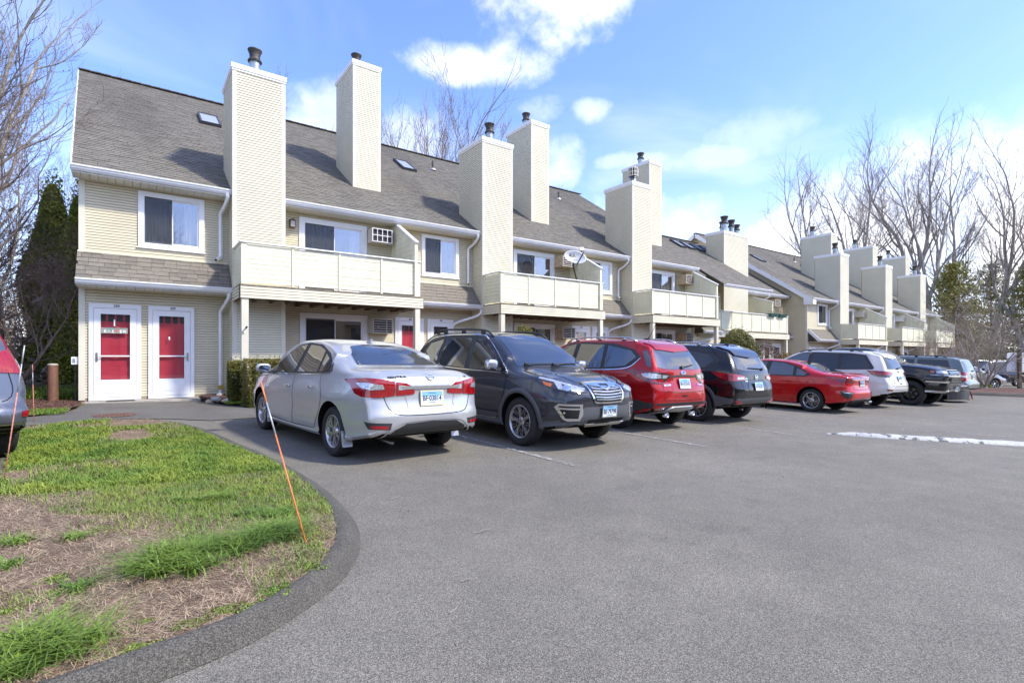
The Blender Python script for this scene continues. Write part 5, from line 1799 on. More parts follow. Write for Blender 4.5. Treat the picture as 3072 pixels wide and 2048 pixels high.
	def word(s, end, y, z, txt, size, m='chrome', off=.006, sx=1.0, bold=.002, shear=0):
		l, n = s.hit(end, y, z)
		if l is None: return
		U = Vector((0, -1 if end == 'B' else 1, 0)) if end in 'BF' else Vector((-1 if end == 'R' else 1, 0, 0)) * (-1 if end == 'L' else -1)
		V = n.cross(U).normalized()
		if V.z < 0: V = -V
		U = V.cross(n).normalized()
		return put_text('badge', txt, size, l + n * off, U, V, m, s.root, depth=.003, bold=bold, sx=sx, shear=shear, local=True)
	def oval(s, end, y, z, a, b, kind):
		l, n = s.hit(end, y, z)
		U = Vector((0, -1 if end == 'B' else 1, 0)); V = n.cross(U).normalized()
		if V.z < 0: V = -V
		U = V.cross(n).normalized()
		l = l + n * .004
		def ring(r0, r1, t0, t1, m, name, par, nn=32):
			mb = MB()
			pts = lambda r, t: [l + U * (a * r * math.cos(q)) + V * (b * r * math.sin(q)) + n * t for q in [2 * PI * k / nn for k in range(nn)]]
			A, B, C_, D_ = pts(r0, t0), pts(r0, t1), pts(r1, t1), pts(r1, t0)
			for k in range(nn):
				j = (k + 1) % nn
				mb.quad(A[k], A[j], B[j], B[k]); mb.quad(B[k], B[j], C_[j], C_[k]); mb.quad(C_[k], C_[j], D_[j], D_[k])
			return mb.build(name, MAT[m], par, local=True, fix=True)
		if kind == 'ring_bar':
			o = ring(.80, 1.0, 0, .012, 'chrome', 'badge', s.root)
			mb = MB(); mb.prism([(-a * 1.12, -b * .17), (a * 1.12, -b * .17), (a * 1.12, b * .17), (-a * 1.12, b * .17)], lambda p, q, t: l + U * p + V * q + n * t, .002, .015); mb.build('badge_bar', MAT['chrome'], o, local=True, fix=True)
		elif kind in ('stars', 'blue_oval'):
			o = ring(.88, 1.0, 0, .012, 'chrome', 'badge', s.root)
			ring(.01, .88, 0, .006, 'badge_blue', 'badge_field', o)
			if kind == 'stars':
				mb = MB()
				for (p, q, r) in ((-.45, .12, .28), (.1, .45, .12), (.35, .15, .12), (.1, -.35, .12), (.45, -.25, .12), (-.05, .05, .10)):
					for k in range(4):
						t0 = PI / 4 + k * PI / 2
						mb.tri(l + U * a * (p + r * .25 * math.cos(t0)) + V * b * (q + r * .25 * math.sin(t0)) + n * .0075, l + U * a * (p + r * 1.6 * math.cos(t0 + PI / 4) * .8) + V * b * (q + r * 1.6 * math.sin(t0 + PI / 4)) + n * .0075, l + U * a * (p + r * .25 * math.cos(t0 + PI / 2)) + V * b * (q + r * .25 * math.sin(t0 + PI / 2)) + n * .0075)
				mb.build('badge_stars', MAT['chrome'], o, local=True)
			else: put_text('lettering', 'Ford', b * 1.25, l + n * .0075, U, V, 'chrome', o, depth=.001, shear=.35, local=True)
		elif kind == 'wing':
			o = ring(.86, 1.0, 0, .012, 'chrome', 'badge', s.root)
			mb = MB(); mb.prism([(-a * .85, b * .35), (-a * .5, b * .45), (0, -b * .1), (a * .5, b * .45), (a * .85, b * .35), (a * .3, -b * .25), (0, -b * .5), (-a * .3, -b * .25)], lambda p, q, t: l + U * p + V * q + n * t, .002, .014); mb.build('badge_wing', MAT['chrome'], o, local=True, fix=True)
		elif kind == 'kia':
			o = ring(.86, 1.0, 0, .010, 'chrome', 'badge', s.root)
			put_text('lettering', 'KIA', b * 1.2, l + n * .006, U, V, 'chrome', o, depth=.001, local=True)
		elif kind == 'bowtie':
			mb = MB(); mb.prism([(-a, -b * .35), (-a * .35, -b * .35), (-a * .3, -b), (a * .3, -b), (a * .35, -b * .35), (a, -b * .35), (a, b * .35), (a * .35, b * .35), (a * .3, b), (-a * .3, b), (-a * .35, b * .35), (-a, b * .35)], lambda p, q, t: l + U * p + V * q + n * t, .0, .018); o = mb.build('badge', MAT['alloy_black'], s.root, local=True, fix=True)
		return o
	def rails(s, x0, x1, yoff, z=.05, m='plastic', r=.017):
		for sd in (1, -1):
			pts = []
			for k in range(13):
				t = k / 12; x = x0 + (x1 - x0) * t
				l, n = s.hit('T', x, sd * yoff)
				if l is None: continue
				h = z * min(1, math.sin(PI * t) * 3.2)
				pts.append(l + Vector((0, 0, h + .006)))
			mb = MB(); mb.tube(pts, r, n=8)
			for k in (2, 6, 10):
				q = pts[k]; mb.box(q.x - .05, q.x + .05, q.y - .012, q.y + .012, q.z - z - .01, q.z)
			mb.build('roof_rail', MAT[m], s.root, local=True, smooth=True)
	def fin(s, x, m=None):
		l, n = s.hit('T', x, 0)
		mb = MB(); mb.prism([(.06, -.01), (-.10, -.01), (-.115, .055), (-.075, .06)], lambda a, b, t: (l.x + a, t * (1 if b < .03 else .3), l.z + b), -.022, .022)
		mb.build('aerial', MAT[m or s.m['paint']], s.root, local=True, fix=True)
	def arch_trim(s, m='plastic', w=.06, off=.01, R=None):
		Ra = (R or s.sp['R'] + s.sp.get('arch_gap', .055))
		for xa in (s.sp['xf'], s.sp['xr']):
			for ax in 'LR':
				mb = MB(); rows = []
				for k in range(33):
					a = math.radians(-22 + 224 * k / 32); row = []
					for rr, oo in ((Ra - .004, -.01), (Ra - .002, off), (Ra + w * .8, off), (Ra + w, .001)):
						l, n = s.hit(ax, xa + rr * math.cos(a), max(s.sp['R'] + .01 + rr * math.sin(a), interp(s.sp['bot'], xa) + .03))
						row.append(l + n * oo if l is not None else None)
					rows.append(row)
				for p, q in zip(rows[:-1], rows[1:]):
					for i in range(3):
						if all(v is not None for v in (p[i], p[i + 1], q[i], q[i + 1])) and (p[i] - q[i]).length < .3: mb.quad(p[i], q[i], q[i + 1], p[i + 1])
				if mb.v: mb.build('arch_trim', MAT[m], s.root, local=True, smooth=True, fix=True)
	def wiper(s, end, y0, z0, y1, z1):
		a, na = s.hit(end, y0, z0); b, nb = s.hit(end, y1, z1)
		mb = MB(); mb.bar(a + na * .03, b + nb * .02, .02, .014); mb.bar(a + na * .005, a + na * .04, .05)
		mb.build('wiper', MAT['plastic'], s.root, local=True)
	def glassline(s, poly, m='chrome', w=.012, closed=False):
		for ax in 'LR': s.seam(ax, poly, w=w, off=.006, m=m, name='window_trim', parent=s.root)
mat('mirror_glass', (.35, .38, .42), .03, metal=1.0)

def ellipsoid_box(c, r, n=4, K=14):
	"""superellipsoid mesh"""
	V = []; F = []
	f = lambda v, e: math.copysign(abs(v) ** e, v)
	for i in range(K + 1):
		u = -PI / 2 + PI * i / K
		for j in range(2 * K):
			w = -PI + PI * j / K
			V.append((c[0] + r[0] * f(math.cos(u), 2 / n) * f(math.cos(w), 2 / n), c[1] + r[1] * f(math.cos(u), 2 / n) * f(math.sin(w), 2 / n), c[2] + r[2] * f(math.sin(u), 2 / n)))
	for i in range(K):
		for j in range(2 * K):
			a = i * 2 * K + j; b = i * 2 * K + (j + 1) % (2 * K); F.append((a, b, b + 2 * K, a + 2 * K))
	me = bpy.data.meshes.new('m'); me.from_pydata(V, [], F)
	me.polygons.foreach_set('use_smooth', [True] * len(F))
	return me

def make_wheel(R, rr, w, style, rim_m, back, nsp):
	"""centre at origin, outer face towards +y"""
	e = bpy.data.objects.new('wheel', None)
	mb = MB(); n = 48
	h = w / 2
	mb.lathe([(rr, h * .72), (rr + .012, h * .88), (rr + (R - rr) * .35, h * .99), (rr + (R - rr) * .7, h * .97), (R - .022, h * .86), (R - .006, h * .72), (R, h * .5), (R, -h * .5), (R - .006, -h * .72), (R - .03, -h * .9), (rr + .01, -h * .9), (rr, -h * .7)], (0, 0, 0), axis='y', n=n)
	ty = mb.build('tyre', MAT['rubber'], None, smooth=True, fix=True)
	try: ty.data.set_sharp_from_angle(angle=math.radians(40))
	except Exception: pass
	COL.objects.link(e)
	ty.parent = e
	mb = MB()
	mb.lathe([(rr + .002, h * .70), (rr + .008, h * .86), (rr - .008, h * .84), (rr - .02, h * .62), (rr - .03, -h * .1), (rr - .03, -h * .6)], (0, 0, 0), axis='y', n=n)
	rim = mb.build('rim', MAT[rim_m], e, local=True, smooth=True, fix=True)
	mb = MB(); mb.lathe([(rr - .03, -h * .3), (.02, -h * .35)], (0, 0, 0), axis='y', n=n); mb.lathe([(rr * .72, h * .05), (rr * .72, h * .12), (.03, h * .12)], (0, 0, 0), axis='y', n=n, m=1)
	mb.build('brake_disc', [MAT['underbody'], MAT['brake']], e, local=True)
	def spoke(a0, ri, ro, wi, wo, y0=.30, y1=.72, sweep=0.0, m=None, th=.03, ch=.0):
		b = MB(); K = 6
		rows = []
		for k in range(K + 1):
			t = k / K; r_ = ri + (ro - ri) * t; wd = wi + (wo - wi) * t; a = a0 + sweep * t
			c, sn = math.cos(a), math.sin(a); yy = h * (y0 + (y1 - y0) * t)
			cx, cz = r_ * c, r_ * sn; tx, tz = -sn, c
			rows.append([(cx - tx * wd / 2, yy - th, cz - tz * wd / 2), (cx - tx * wd / 2 * .8, yy, cz - tz * wd / 2 * .8), (cx + tx * wd / 2 * .8, yy, cz + tz * wd / 2 * .8), (cx + tx * wd / 2, yy - th, cz + tz * wd / 2)])
		for p, q in zip(rows[:-1], rows[1:]):
			for i in range(3): b.quad(p[i], p[i + 1], q[i + 1], q[i])
		b.quad(*rows[-1])
		return b.build('spoke', MAT[m or rim_m], e, local=True, fix=True)
	for k in range(nsp):
		a = 2 * PI * k / nsp + PI / 2
		if style == 'twin':          # paired slim blades
			spoke(a - .10, .045, rr - .012, .030, .034, sweep=-.20, y0=.62, y1=.72); spoke(a + .12, .045, rr - .012, .028, .05, sweep=.14, y0=.62, y1=.72)
		elif style == 'blade':       # broad bright blade between dark ones
			spoke(a, .05, rr - .012, .045, .085, y0=.62, y1=.74)
			spoke(a + PI / nsp, .05, rr - .012, .04, .035, y0=.50, y1=.64, m=back)
			spoke(a + PI / nsp - .17, .11, rr - .012, .012, .012, y0=.55, y1=.7, sweep=.1); spoke(a + PI / nsp + .17, .11, rr - .012, .012, .012, y0=.55, y1=.7, sweep=-.1)
		elif style == 'y':
			spoke(a, .045, rr * .62, .04, .042, y0=.6, y1=.66); spoke(a, rr * .58, rr - .012, .03, .022, y0=.66, y1=.72, sweep=.26); spoke(a, rr * .58, rr - .012, .03, .022, y0=.66, y1=.72, sweep=-.26)
		elif style == 'thick':
			spoke(a, .05, rr - .012, .06, .075, y0=.5, y1=.74)
		elif style == 'vee':
			spoke(a - .06, .045, rr - .012, .022, .026, sweep=-.17, y0=.58, y1=.72); spoke(a + .06, .045, rr - .012, .022, .026, sweep=.17, y0=.58, y1=.72)
		elif style == 'star':
			spoke(a, .04, rr - .02, .10, .055, y0=.55, y1=.74)
	mb = MB(); mb.lathe([(.075, h * .40), (.062, h * .62), (.03, h * .68), (0, h * .68)], (0, 0, 0), axis='y', n=20)
	mb.build('hub', MAT[rim_m], e, local=True, smooth=True, fix=True)
	mb = MB()
	for k in range(5):
		a = 2 * PI * k / 5 + PI / 2 + .3; mb.lathe([(.009, h * .6), (.009, h * .67), (0, h * .675)], (.05 * math.cos(a), 0, .05 * math.sin(a)), axis='y', n=8)
	mb.build('lug_nuts', MAT['brake'], e, local=True)
	return e
def rad(a): return math.radians(a)
def sedan_spec(**k):
	s = dict(W=1.76, R=.316, xf=1.35, xr=-1.35, xe_f=2.06, xe_r=-2.14, bf=.21, br=.17, k=.44,
		top=[(-2.14, 1.07), (-2.02, 1.115), (-1.66, 1.14), (-1.2, 1.30), (-.75, 1.43), (-.2, 1.49), (.25, 1.48), (.62, 1.38), (1.12, 1.07), (1.3, 1.01), (1.7, .92), (2.06, .76)],
		belt=[(-2.14, .97), (-1.7, 1.02), (-1.2, 1.01), (-.5, .97), (.5, .94), (1.12, .91), (1.6, .84), (2.06, .64)],
		bot=[(-2.14, .32), (-1.8, .25), (-1.3, .21), (1.3, .19), (1.9, .22), (2.06, .26)],
		wid=[(-2.14, .80), (-1.7, .862), (-1, .88), (.8, .88), (1.5, .868), (1.85, .82), (2.06, .74)],
		n=[(-2.2, 3.2), (-1.6, 3.6), (0, 4), (1.1, 3.5), (2.1, 2.6)],
		rear=[(.28, .03), (.42, -.03), (.58, -.035), (.66, .0), (.80, .03), (.95, .0), (1.04, -.02), (1.12, -.03)], rw=.5,
		front=[(.2, -.03), (.4, .02), (.6, .03), (.8, -.05)], fw=.5)
	s.update(k); return s
def suv_spec(**k):
	s = dict(W=1.82, R=.352, xf=1.335, xr=-1.335, xe_f=2.02, xe_r=-2.10, bf=.22, br=.12, k=.36, arch_gap=.05,
		top=[(-2.10, 1.60), (-1.9, 1.645), (-1.4, 1.68), (-.5, 1.69), (.1, 1.66), (.40, 1.58), (.80, 1.36), (1.17, 1.12), (1.35, 1.08), (1.8, 1.02), (2.02, .93)],
		belt=[(-2.10, 1.05), (-1, 1.03), (0, 1.00), (1.15, .98), (1.6, .95), (2.02, .84)],
		bot=[(-2.10, .38), (-1.8, .30), (-1.3, .25), (1.3, .24), (1.85, .28), (2.02, .32)],
		wid=[(-2.10, .82), (-1.7, .885), (-1, .905), (.8, .905), (1.5, .895), (1.85, .84), (2.02, .76)],
		n=[(-2.2, 4), (1.1, 3.6), (2.1, 2.8)],
		rear=[(.35, .04), (.5, -.06), (.72, -.06), (.9, -.0), (1.08, .03), (1.3, .13), (1.5, .26), (1.62, .33), (1.7, .36)], rw=.7,
		front=[(.25, -.05), (.4, .03), (.6, .05), (.8, .04), (.98, -.05)], fw=.5)
	s.update(k); return s

def sx(poly, x=1, dx=0, z=1, dz=0): return [(a * x + dx, b * z + dz) for a, b in poly]

# ---- silver sedan -----------------------------------------------------------
def silver_sedan():
	c = Car('parked_car', 'silver sedan parked nose in, first car of the row beside the grass island', 'car', 2.81, 8.33, rad(96.5), sedan_spec(scale=(1.03, 1.03, 1.03)), dict(paint='paint_silver'))
	c.wheels('twin', rimr=.205, w=.205, nsp=5)
	g = 'car_glass'
	blk = [(1.06, .955), (.55, 1.27), (.28, 1.385), (-.1, 1.425), (-.55, 1.40), (-.95, 1.29), (-1.16, 1.17), (-1.26, 1.06), (-1.05, 1.03), (-.3, .99), (.5, .965)]
	c.both('window_surround', blk, 'plastic', off=.003, step=.06)
	F = [(1.00, .975), (.55, 1.25), (.28, 1.36), (-.02, 1.395), (.02, 1.0), (.5, .98)]
	Rr = [(-.10, 1.005), (-.15, 1.395), (-.5, 1.375), (-.76, 1.32), (-.80, 1.03)]
	Q = [(-.86, 1.035), (-.84, 1.28), (-1.0, 1.22), (-1.17, 1.10), (-1.18, 1.06)]
	for p in (F, Rr, Q): c.both('side_window', p, g, off=.008, step=.05)
	c.seams([(a, [(1.04, .95), (.5, .952), (-.3, .98), (-1.05, 1.02), (-1.24, 1.04)]) for a in 'LR'], w=.012, m='chrome', name='window_trim', off=.010)
	D1 = [(1.04, .945), (1.08, .80), (1.0, .45), (.93, .28), (-.04, .275), (-.06, .6), (-.02, .98), (.5, .95)]
	D2 = [(-.07, .98), (-.10, .6), (-.08, .28), (-.82, .30), (-.93, .42), (-1.04, .60), (-1.08, .75), (-1.0, .90), (-.96, 1.02), (-.5, 1.0)]
	for ax in 'LR':
		d1 = c.decal('door', ax, D1, 'paint_silver', off=.0022, step=.07); d2 = c.decal('door', ax, D2, 'paint_silver', off=.0022, step=.07)
		c.handle(.10, .80, 'chrome', d1, ax, chrome=True); c.handle(-.72, .83, 'chrome', d2, ax, chrome=True)
	c.seams([(a, p) for a in 'LR' for p in ([(1.04, .945), (1.08, .80), (1.0, .45), (.93, .28)], [(-.045, .97), (-.08, .6), (-.06, .28)], [(-.97, 1.02), (-1.0, .90), (-1.09, .75), (-1.05, .60), (-.93, .42), (-.82, .30)], [(.93, .275), (0, .272), (-.82, .295)], [(1.10, .90), (1.5, .86), (1.8, .80)])], off=.0035)
	c.decal('rear_window', 'B', [(-.60, 1.155), (.60, 1.155), (.53, 1.28), (.43, 1.385), (.2, 1.41), (-.2, 1.41), (-.43, 1.385), (-.53, 1.28)], g, off=.006, step=.05)
	c.decal('windscreen', 'F', [(-.66, 1.06), (.66, 1.06), (.58, 1.30), (.50, 1.43), (0, 1.45), (-.50, 1.43), (-.58, 1.30)], g, off=.005, step=.06)
	c.decal('bonnet', 'T', [(1.18, -.66), (1.18, .66), (1.6, .66), (2.05, .52), (2.15, 0), (2.05, -.52), (1.6, -.66)], 'paint_silver', off=.002, step=.08)
	# boot lid
	c.seams([('B', [(-.66, .95), (-.62, .80), (-.56, .66), (-.45, .60), (-.2, .585), (.2, .585), (.45, .60), (.56, .66), (.62, .80), (.66, .95)])], w=.010)
	c.decal('boot_lid', 'B', [(-.64, 1.05), (-.64, .95), (-.60, .80), (-.54, .67), (-.44, .61), (0, .595), (.44, .61), (.54, .67), (.60, .80), (.64, .95), (.64, 1.05), (0, 1.07)], 'paint_silver', off=.003, step=.06)
	lo = [(66, .985), (56, 1.005), (44, 1.015), (34, 1.005), (27, .985), (27, .82), (36, .80), (46, .80), (52, .83), (58, .93)]
	li = [(26.2, .98), (20, .965), (15, .92), (13.5, .865), (14, .835), (20, .825), (26.2, .82)]
	a = c.wrap('tail_light', 'WR', lo, 'lens_red', off=.014, step=.03)
	b = c.wrap('tail_light', 'WR', li, 'lens_red', off=.014, step=.03)
	for sg, par in ((1, a[0]), (-1, a[1])):
		c.decal('reversing_lens', 'WR', [(sg * q, z) for q, z in [(52, .955), (42, .965), (34, .95), (33, .90), (40, .885), (47, .905)]], 'lens_clear', off=.018, step=.03, parent=par)
	for sg, par in ((1, b[0]), (-1, b[1])):
		c.decal('reversing_lens', 'WR', [(sg * q, z) for q, z in [(25, .945), (19, .93), (17, .905), (21, .89), (25, .885)]], 'lens_clear', off=.018, step=.03, parent=par)
	c.decal('chrome_strip', 'B', [(-.42, .930), (.42, .930), (.40, .895), (-.40, .895)], 'chrome', off=.020, step=.05)
	c.seams([('B', [(-.37, .88), (-.33, .72), (-.28, .665), (.28, .665), (.33, .72), (.37, .88)])], w=.012, m='paint_silver', name='plate_recess', off=.010)
	c.plate('B', .785, 'BF·03814', sub='CARVANA', frame='plate_gold', off=.012)
	c.word('B', .46, 1.03, 'SENTRA', .050, 'alloy_dark', sx=1.35, bold=0); c.word('B', -.55, 1.03, 'SV', .036, 'alloy_dark', bold=0)
	c.oval('B', 0, 1.03, .055, .050, 'ring_bar')
	# bumper
	c.decal('rear_valance', 'B', [(-.60, .30), (-.50, .42), (-.36, .49), (0, .505), (.36, .49), (.50, .42), (.60, .30), (.3, .285), (-.3, .285)], 'plastic', off=.006, step=.05)
	c.seams([('B', [(-.66, .30), (-.54, .44), (-.38, .515), (0, .53), (.38, .515), (.54, .44), (.66, .30)])], w=.02, m='paint_silver', name='bumper_fold', off=.010)
	rf = c.wrap('fog_bezel', 'WR', [(28, .505), (44, .52), (41, .44), (29, .43)], 'plastic', off=.006, step=.03)
	for sg, par in ((1, rf[0]), (-1, rf[1])): c.decal('reflector', 'WR', [(sg * q, z) for q, z in [(30, .475), (40, .48), (38.5, .445), (30.5, .44)]], 'lens_red', off=.010, step=.03, parent=par)
	c.wrap('headlight', 'WF', [(24, .66), (26, .72), (44, .80), (60, .86), (58, .78), (44, .69)], 'lens_clear', off=.010, step=.04)
	c.mirror_pod(.86, 1.00, size=(.10, .21, .14))
	for sd in (1, -1):
		for xx in (-1.675, 1.005):
			ya, yb = sorted((sd * .74, sd * .865))
			mb = MB(); mb.hexa([(xx - .05, ya, .17), (xx - .035, ya, .17), (xx - .035, yb, .17), (xx - .05, yb, .17), (xx + .0, ya, .36), (xx + .02, ya, .36), (xx + .02, yb, .36), (xx + .0, yb, .36)])
			mb.build('mud_flap', MAT['paint_silver'], c.root, local=True)
	mb = MB(); mb.tube([(-2.12, .42, .235), (-1.5, .42, .26)], .022, n=8); mb.build('exhaust', MAT['brake'], c.root, local=True, smooth=True)
	c.fin(-.62, 'paint_silver')
silver_sedan()

# ---- dark grey crossover facing out ------------------------------------------
def grey_crossover():
	c = Car('parked_car', 'dark grey crossover with black roof rails reversed in right of the silver sedan', 'car', 5.56, 7.76, rad(-86.5),
			suv_spec(lower_z=.42, scale=(1.02, 1.03, 1.055), front=[(.25, -.10), (.36, .02), (.5, .05), (.7, .05), (.85, .03), (1.02, -.06)]), dict(paint='paint_grey', lower='plastic_grey'))
	P = 'paint_grey'
	c.wheels('blade', rimr=.235, w=.225, nsp=5)
	sur = [(1.02, 1.02), (.62, 1.32), (.22, 1.555), (-.1, 1.60), (-1.1, 1.59), (-1.6, 1.50), (-1.83, 1.22), (-1.75, 1.12), (-1.0, 1.06), (0, 1.03)]
	c.both('window_surround', sur, 'plastic', off=.003, step=.07)
	F = [(.78, 1.06), (.60, 1.30), (.22, 1.52), (-.06, 1.555), (-.02, 1.055)]; q0 = [(.97, 1.045), (.68, 1.25), (.80, 1.055)]
	Rr = [(-.16, 1.06), (-.20, 1.56), (-.98, 1.545), (-1.0, 1.09)]; Q = [(-1.10, 1.095), (-1.08, 1.535), (-1.5, 1.46), (-1.70, 1.20), (-1.64, 1.13)]
	for p in (F, Rr, Q): c.both('side_window', p, 'car_glass', off=.008, step=.06)
	c.both('side_window', q0, 'car_glass_tint', off=.008, step=.05)
	c.seams([(a, p) for a in 'LR' for p in ([(1.03, 1.02), (.5, 1.03), (-.5, 1.045), (-1.2, 1.08), (-1.76, 1.12), (-1.84, 1.22), (-1.6, 1.51), (-1.1, 1.60), (-.1, 1.61), (.22, 1.565), (.62, 1.33), (1.03, 1.02)],)], w=.014, m='chrome', name='window_trim', off=.009)
	D1 = [(.98, 1.0), (1.0, .8), (.88, .45), (.86, .36), (-.08, .36), (-.10, .7), (-.06, 1.02)]; D2 = [(-.12, 1.03), (-.14, .7), (-.12, .36), (-.86, .38), (-.98, .55), (-1.05, .8), (-1.04, 1.05)]
	for ax in 'LR':
		d1 = c.decal('door', ax, D1, P, off=.0022, step=.08); d2 = c.decal('door', ax, D2, P, off=.0022, step=.08)
		c.handle(.04, .88, P, d1, ax); c.handle(-.88, .90, P, d2, ax)
	c.seams([(a, p) for a in 'LR' for p in ([(.99, 1.0), (1.01, .8), (.89, .45), (.87, .36)], [(-.09, 1.03), (-.12, .7), (-.10, .36)], [(-1.05, 1.06), (-1.06, .8), (-.98, .55), (-.86, .38)])], off=.0035)
	c.both('sill_trim', [(.82, .43), (.80, .33), (-.82, .33), (-.84, .43)], 'plastic_grey', off=.008, step=.08)
	c.seams([(a, [(.82, .36), (.6, .34), (-.6, .34), (-.82, .36)]) for a in 'LR'], w=.02, m='satin', name='sill_strip', off=.012)
	c.seams([(a, [(.6, .60), (.2, .63), (-.4, .67)]) for a in 'LR'], w=.008, m=P, name='flank_fold', off=.006)
	c.arch_trim('plastic_grey', w=.065)
	c.decal('windscreen', 'F', [(-.70, 1.13), (.70, 1.13), (.64, 1.36), (.56, 1.58), (0, 1.615), (-.56, 1.58), (-.64, 1.36)], 'car_glass', off=.005, step=.06)
	c.wiper('F', -.55, 1.145, .08, 1.16); c.wiper('F', .02, 1.145, .60, 1.165)
	# bonnet with two raised folds
	c.decal('bonnet', 'T', [(1.22, -.70), (1.22, .70), (1.6, .72), (1.95, .60), (2.12, .30), (2.14, -.30), (1.95, -.60), (1.6, -.72)], P, off=.003, step=.08)
	c.seams([('T', [(1.25, s_ * .50), (1.7, s_ * .46), (2.05, s_ * .33)]) for s_ in (1, -1)], w=.03, m=P, name='bonnet_fold', off=.012)
	c.seams([('T', [(1.22, s_ * .71), (1.6, s_ * .73), (1.95, s_ * .61)]) for s_ in (1, -1)], off=.003)
	hl = c.wrap('headlight', 'WF', [(20.5, .815), (22, .875), (34, .93), (48, .985), (60, 1.01), (57, .93), (50, .875), (40, .835), (30, .80)], 'lens_dark', off=.012, step=.03)
	for sg, par in ((1, hl[0]), (-1, hl[1])):
		m_ = lambda L: [(sg * a, b) for a, b in L]
		c.decal('lamp_strip', 'WF', m_([(22, .86), (34, .915), (48, .97), (58, .995), (58, .975), (48, .945), (34, .893), (23, .842)]), 'lens_clear', off=.017, step=.03, parent=par)
		c.decal('lamp_strip', 'WF', m_([(40, .925), (45, .935), (41, .845), (37, .84)]), 'lens_clear', off=.0175, step=.03, parent=par)
		c.decal('lamp_bulb', 'WF', m_([(35.5 + 2.6 * math.cos(t), .865 + .034 * math.sin(t)) for t in [2 * PI * k / 16 for k in range(16)]]), 'lamp_bulb', off=.019, step=.015, parent=par)
		c.decal('lamp_lens', 'WF', m_([(23, .83), (26, .865), (33, .89), (33, .83), (28, .815)]), 'lens_clear', off=.016, step=.03, parent=par)
		c.decal('turn_lens', 'WF', m_([(46, .91), (54, .945), (52, .90), (47, .875)]), 'lens_amber', off=.017, step=.03, parent=par)
	# grille
	gp = [(-.33, .925), (0, .935), (.33, .925), (.365, .90), (.36, .82), (.31, .70), (.28, .67), (0, .66), (-.28, .67), (-.31, .70), (-.36, .82), (-.365, .90)]
	gr = c.decal('grille', 'F', gp, 'chrome', off=.020, step=.04)
	c.decal('grille_mesh', 'F', [(x * .90, (z - .80) * .84 + .795) for x, z in gp], 'seam', off=.0215, step=.04, parent=gr)
	for z, w_ in ((.845, .30), (.81, .305), (.775, .295), (.74, .28), (.71, .265)):
		c.seam('F', [(-w_, z + .012), (0, z), (w_, z + .012)], w=.013, off=.026, m='alloy', parent=gr, name='grille_bar')
	c.decal('grille_wing', 'F', [(-.34, .915), (-.10, .905), (-.08, .87), (0, .85), (.08, .87), (.10, .905), (.34, .915), (.33, .895), (.12, .865), (0, .825), (-.12, .865), (-.33, .895)], 'chrome', off=.030, step=.03, parent=gr)
	c.oval('F', 0, .875, .068, .040, 'stars')
	# lower bumper
	c.decal('bumper_mask', 'F', [(-.62, .50), (-.46, .62), (.46, .62), (.62, .50), (.66, .40), (.3, .36), (-.3, .36), (-.66, .40)], 'plastic_grey', off=.006, step=.06)
	c.decal('air_intake', 'F', [(-.38, .45), (.38, .45), (.36, .40), (-.36, .40)], 'seam', off=.010, step=.05)
	c.decal('skid_strip', 'F', [(-.42, .395), (.42, .395), (.38, .355), (-.38, .355)], 'satin', off=.022, step=.05)
	fb = c.wrap('fog_bezel', 'WF', [(25, .66), (41, .665), (44, .62), (38, .46), (35, .435), (27, .44), (24.5, .52)], 'chrome', off=.012, step=.03)
	for sg, par in ((1, fb[0]), (-1, fb[1])):
		m_ = lambda L: [(sg * a, b) for a, b in L]
		c.decal('fog_recess', 'WF', m_([(27, .585), (40, .59), (36.5, .475), (28, .47)]), 'seam', off=.0135, step=.03, parent=par)
		c.decal('fog_recess', 'WF', m_([(27, .635), (40.5, .64), (41, .615), (27, .61)]), 'alloy_dark', off=.0135, step=.03, parent=par)
	c.plate('F', .555, 'BE·79798', off=.03)
	c.mirror_pod(.82, 1.12, size=(.13, .22, .17), shell_m='satin')
	c.rails(-1.45, .32, .60, z=.06, m='plastic')
	c.seams([('T', [(.05, s_ * .48), (-1.7, s_ * .47)]) for s_ in (1, -1)], off=.002)
	c.wrap('tail_light', 'WR', [(60, 1.10), (40, 1.12), (25, 1.05), (26, .95), (45, .92), (58, .95)], 'lens_red', off=.012, step=.04)
	c.decal('rear_window', 'B', [(-.60, 1.16), (.60, 1.16), (.52, 1.48), (-.52, 1.48)], 'car_glass_tint', off=.006, step=.07)
mat('lens_dark', (.05, .05, .055), .06, coat=1.0, metal=.4)
grey_crossover()

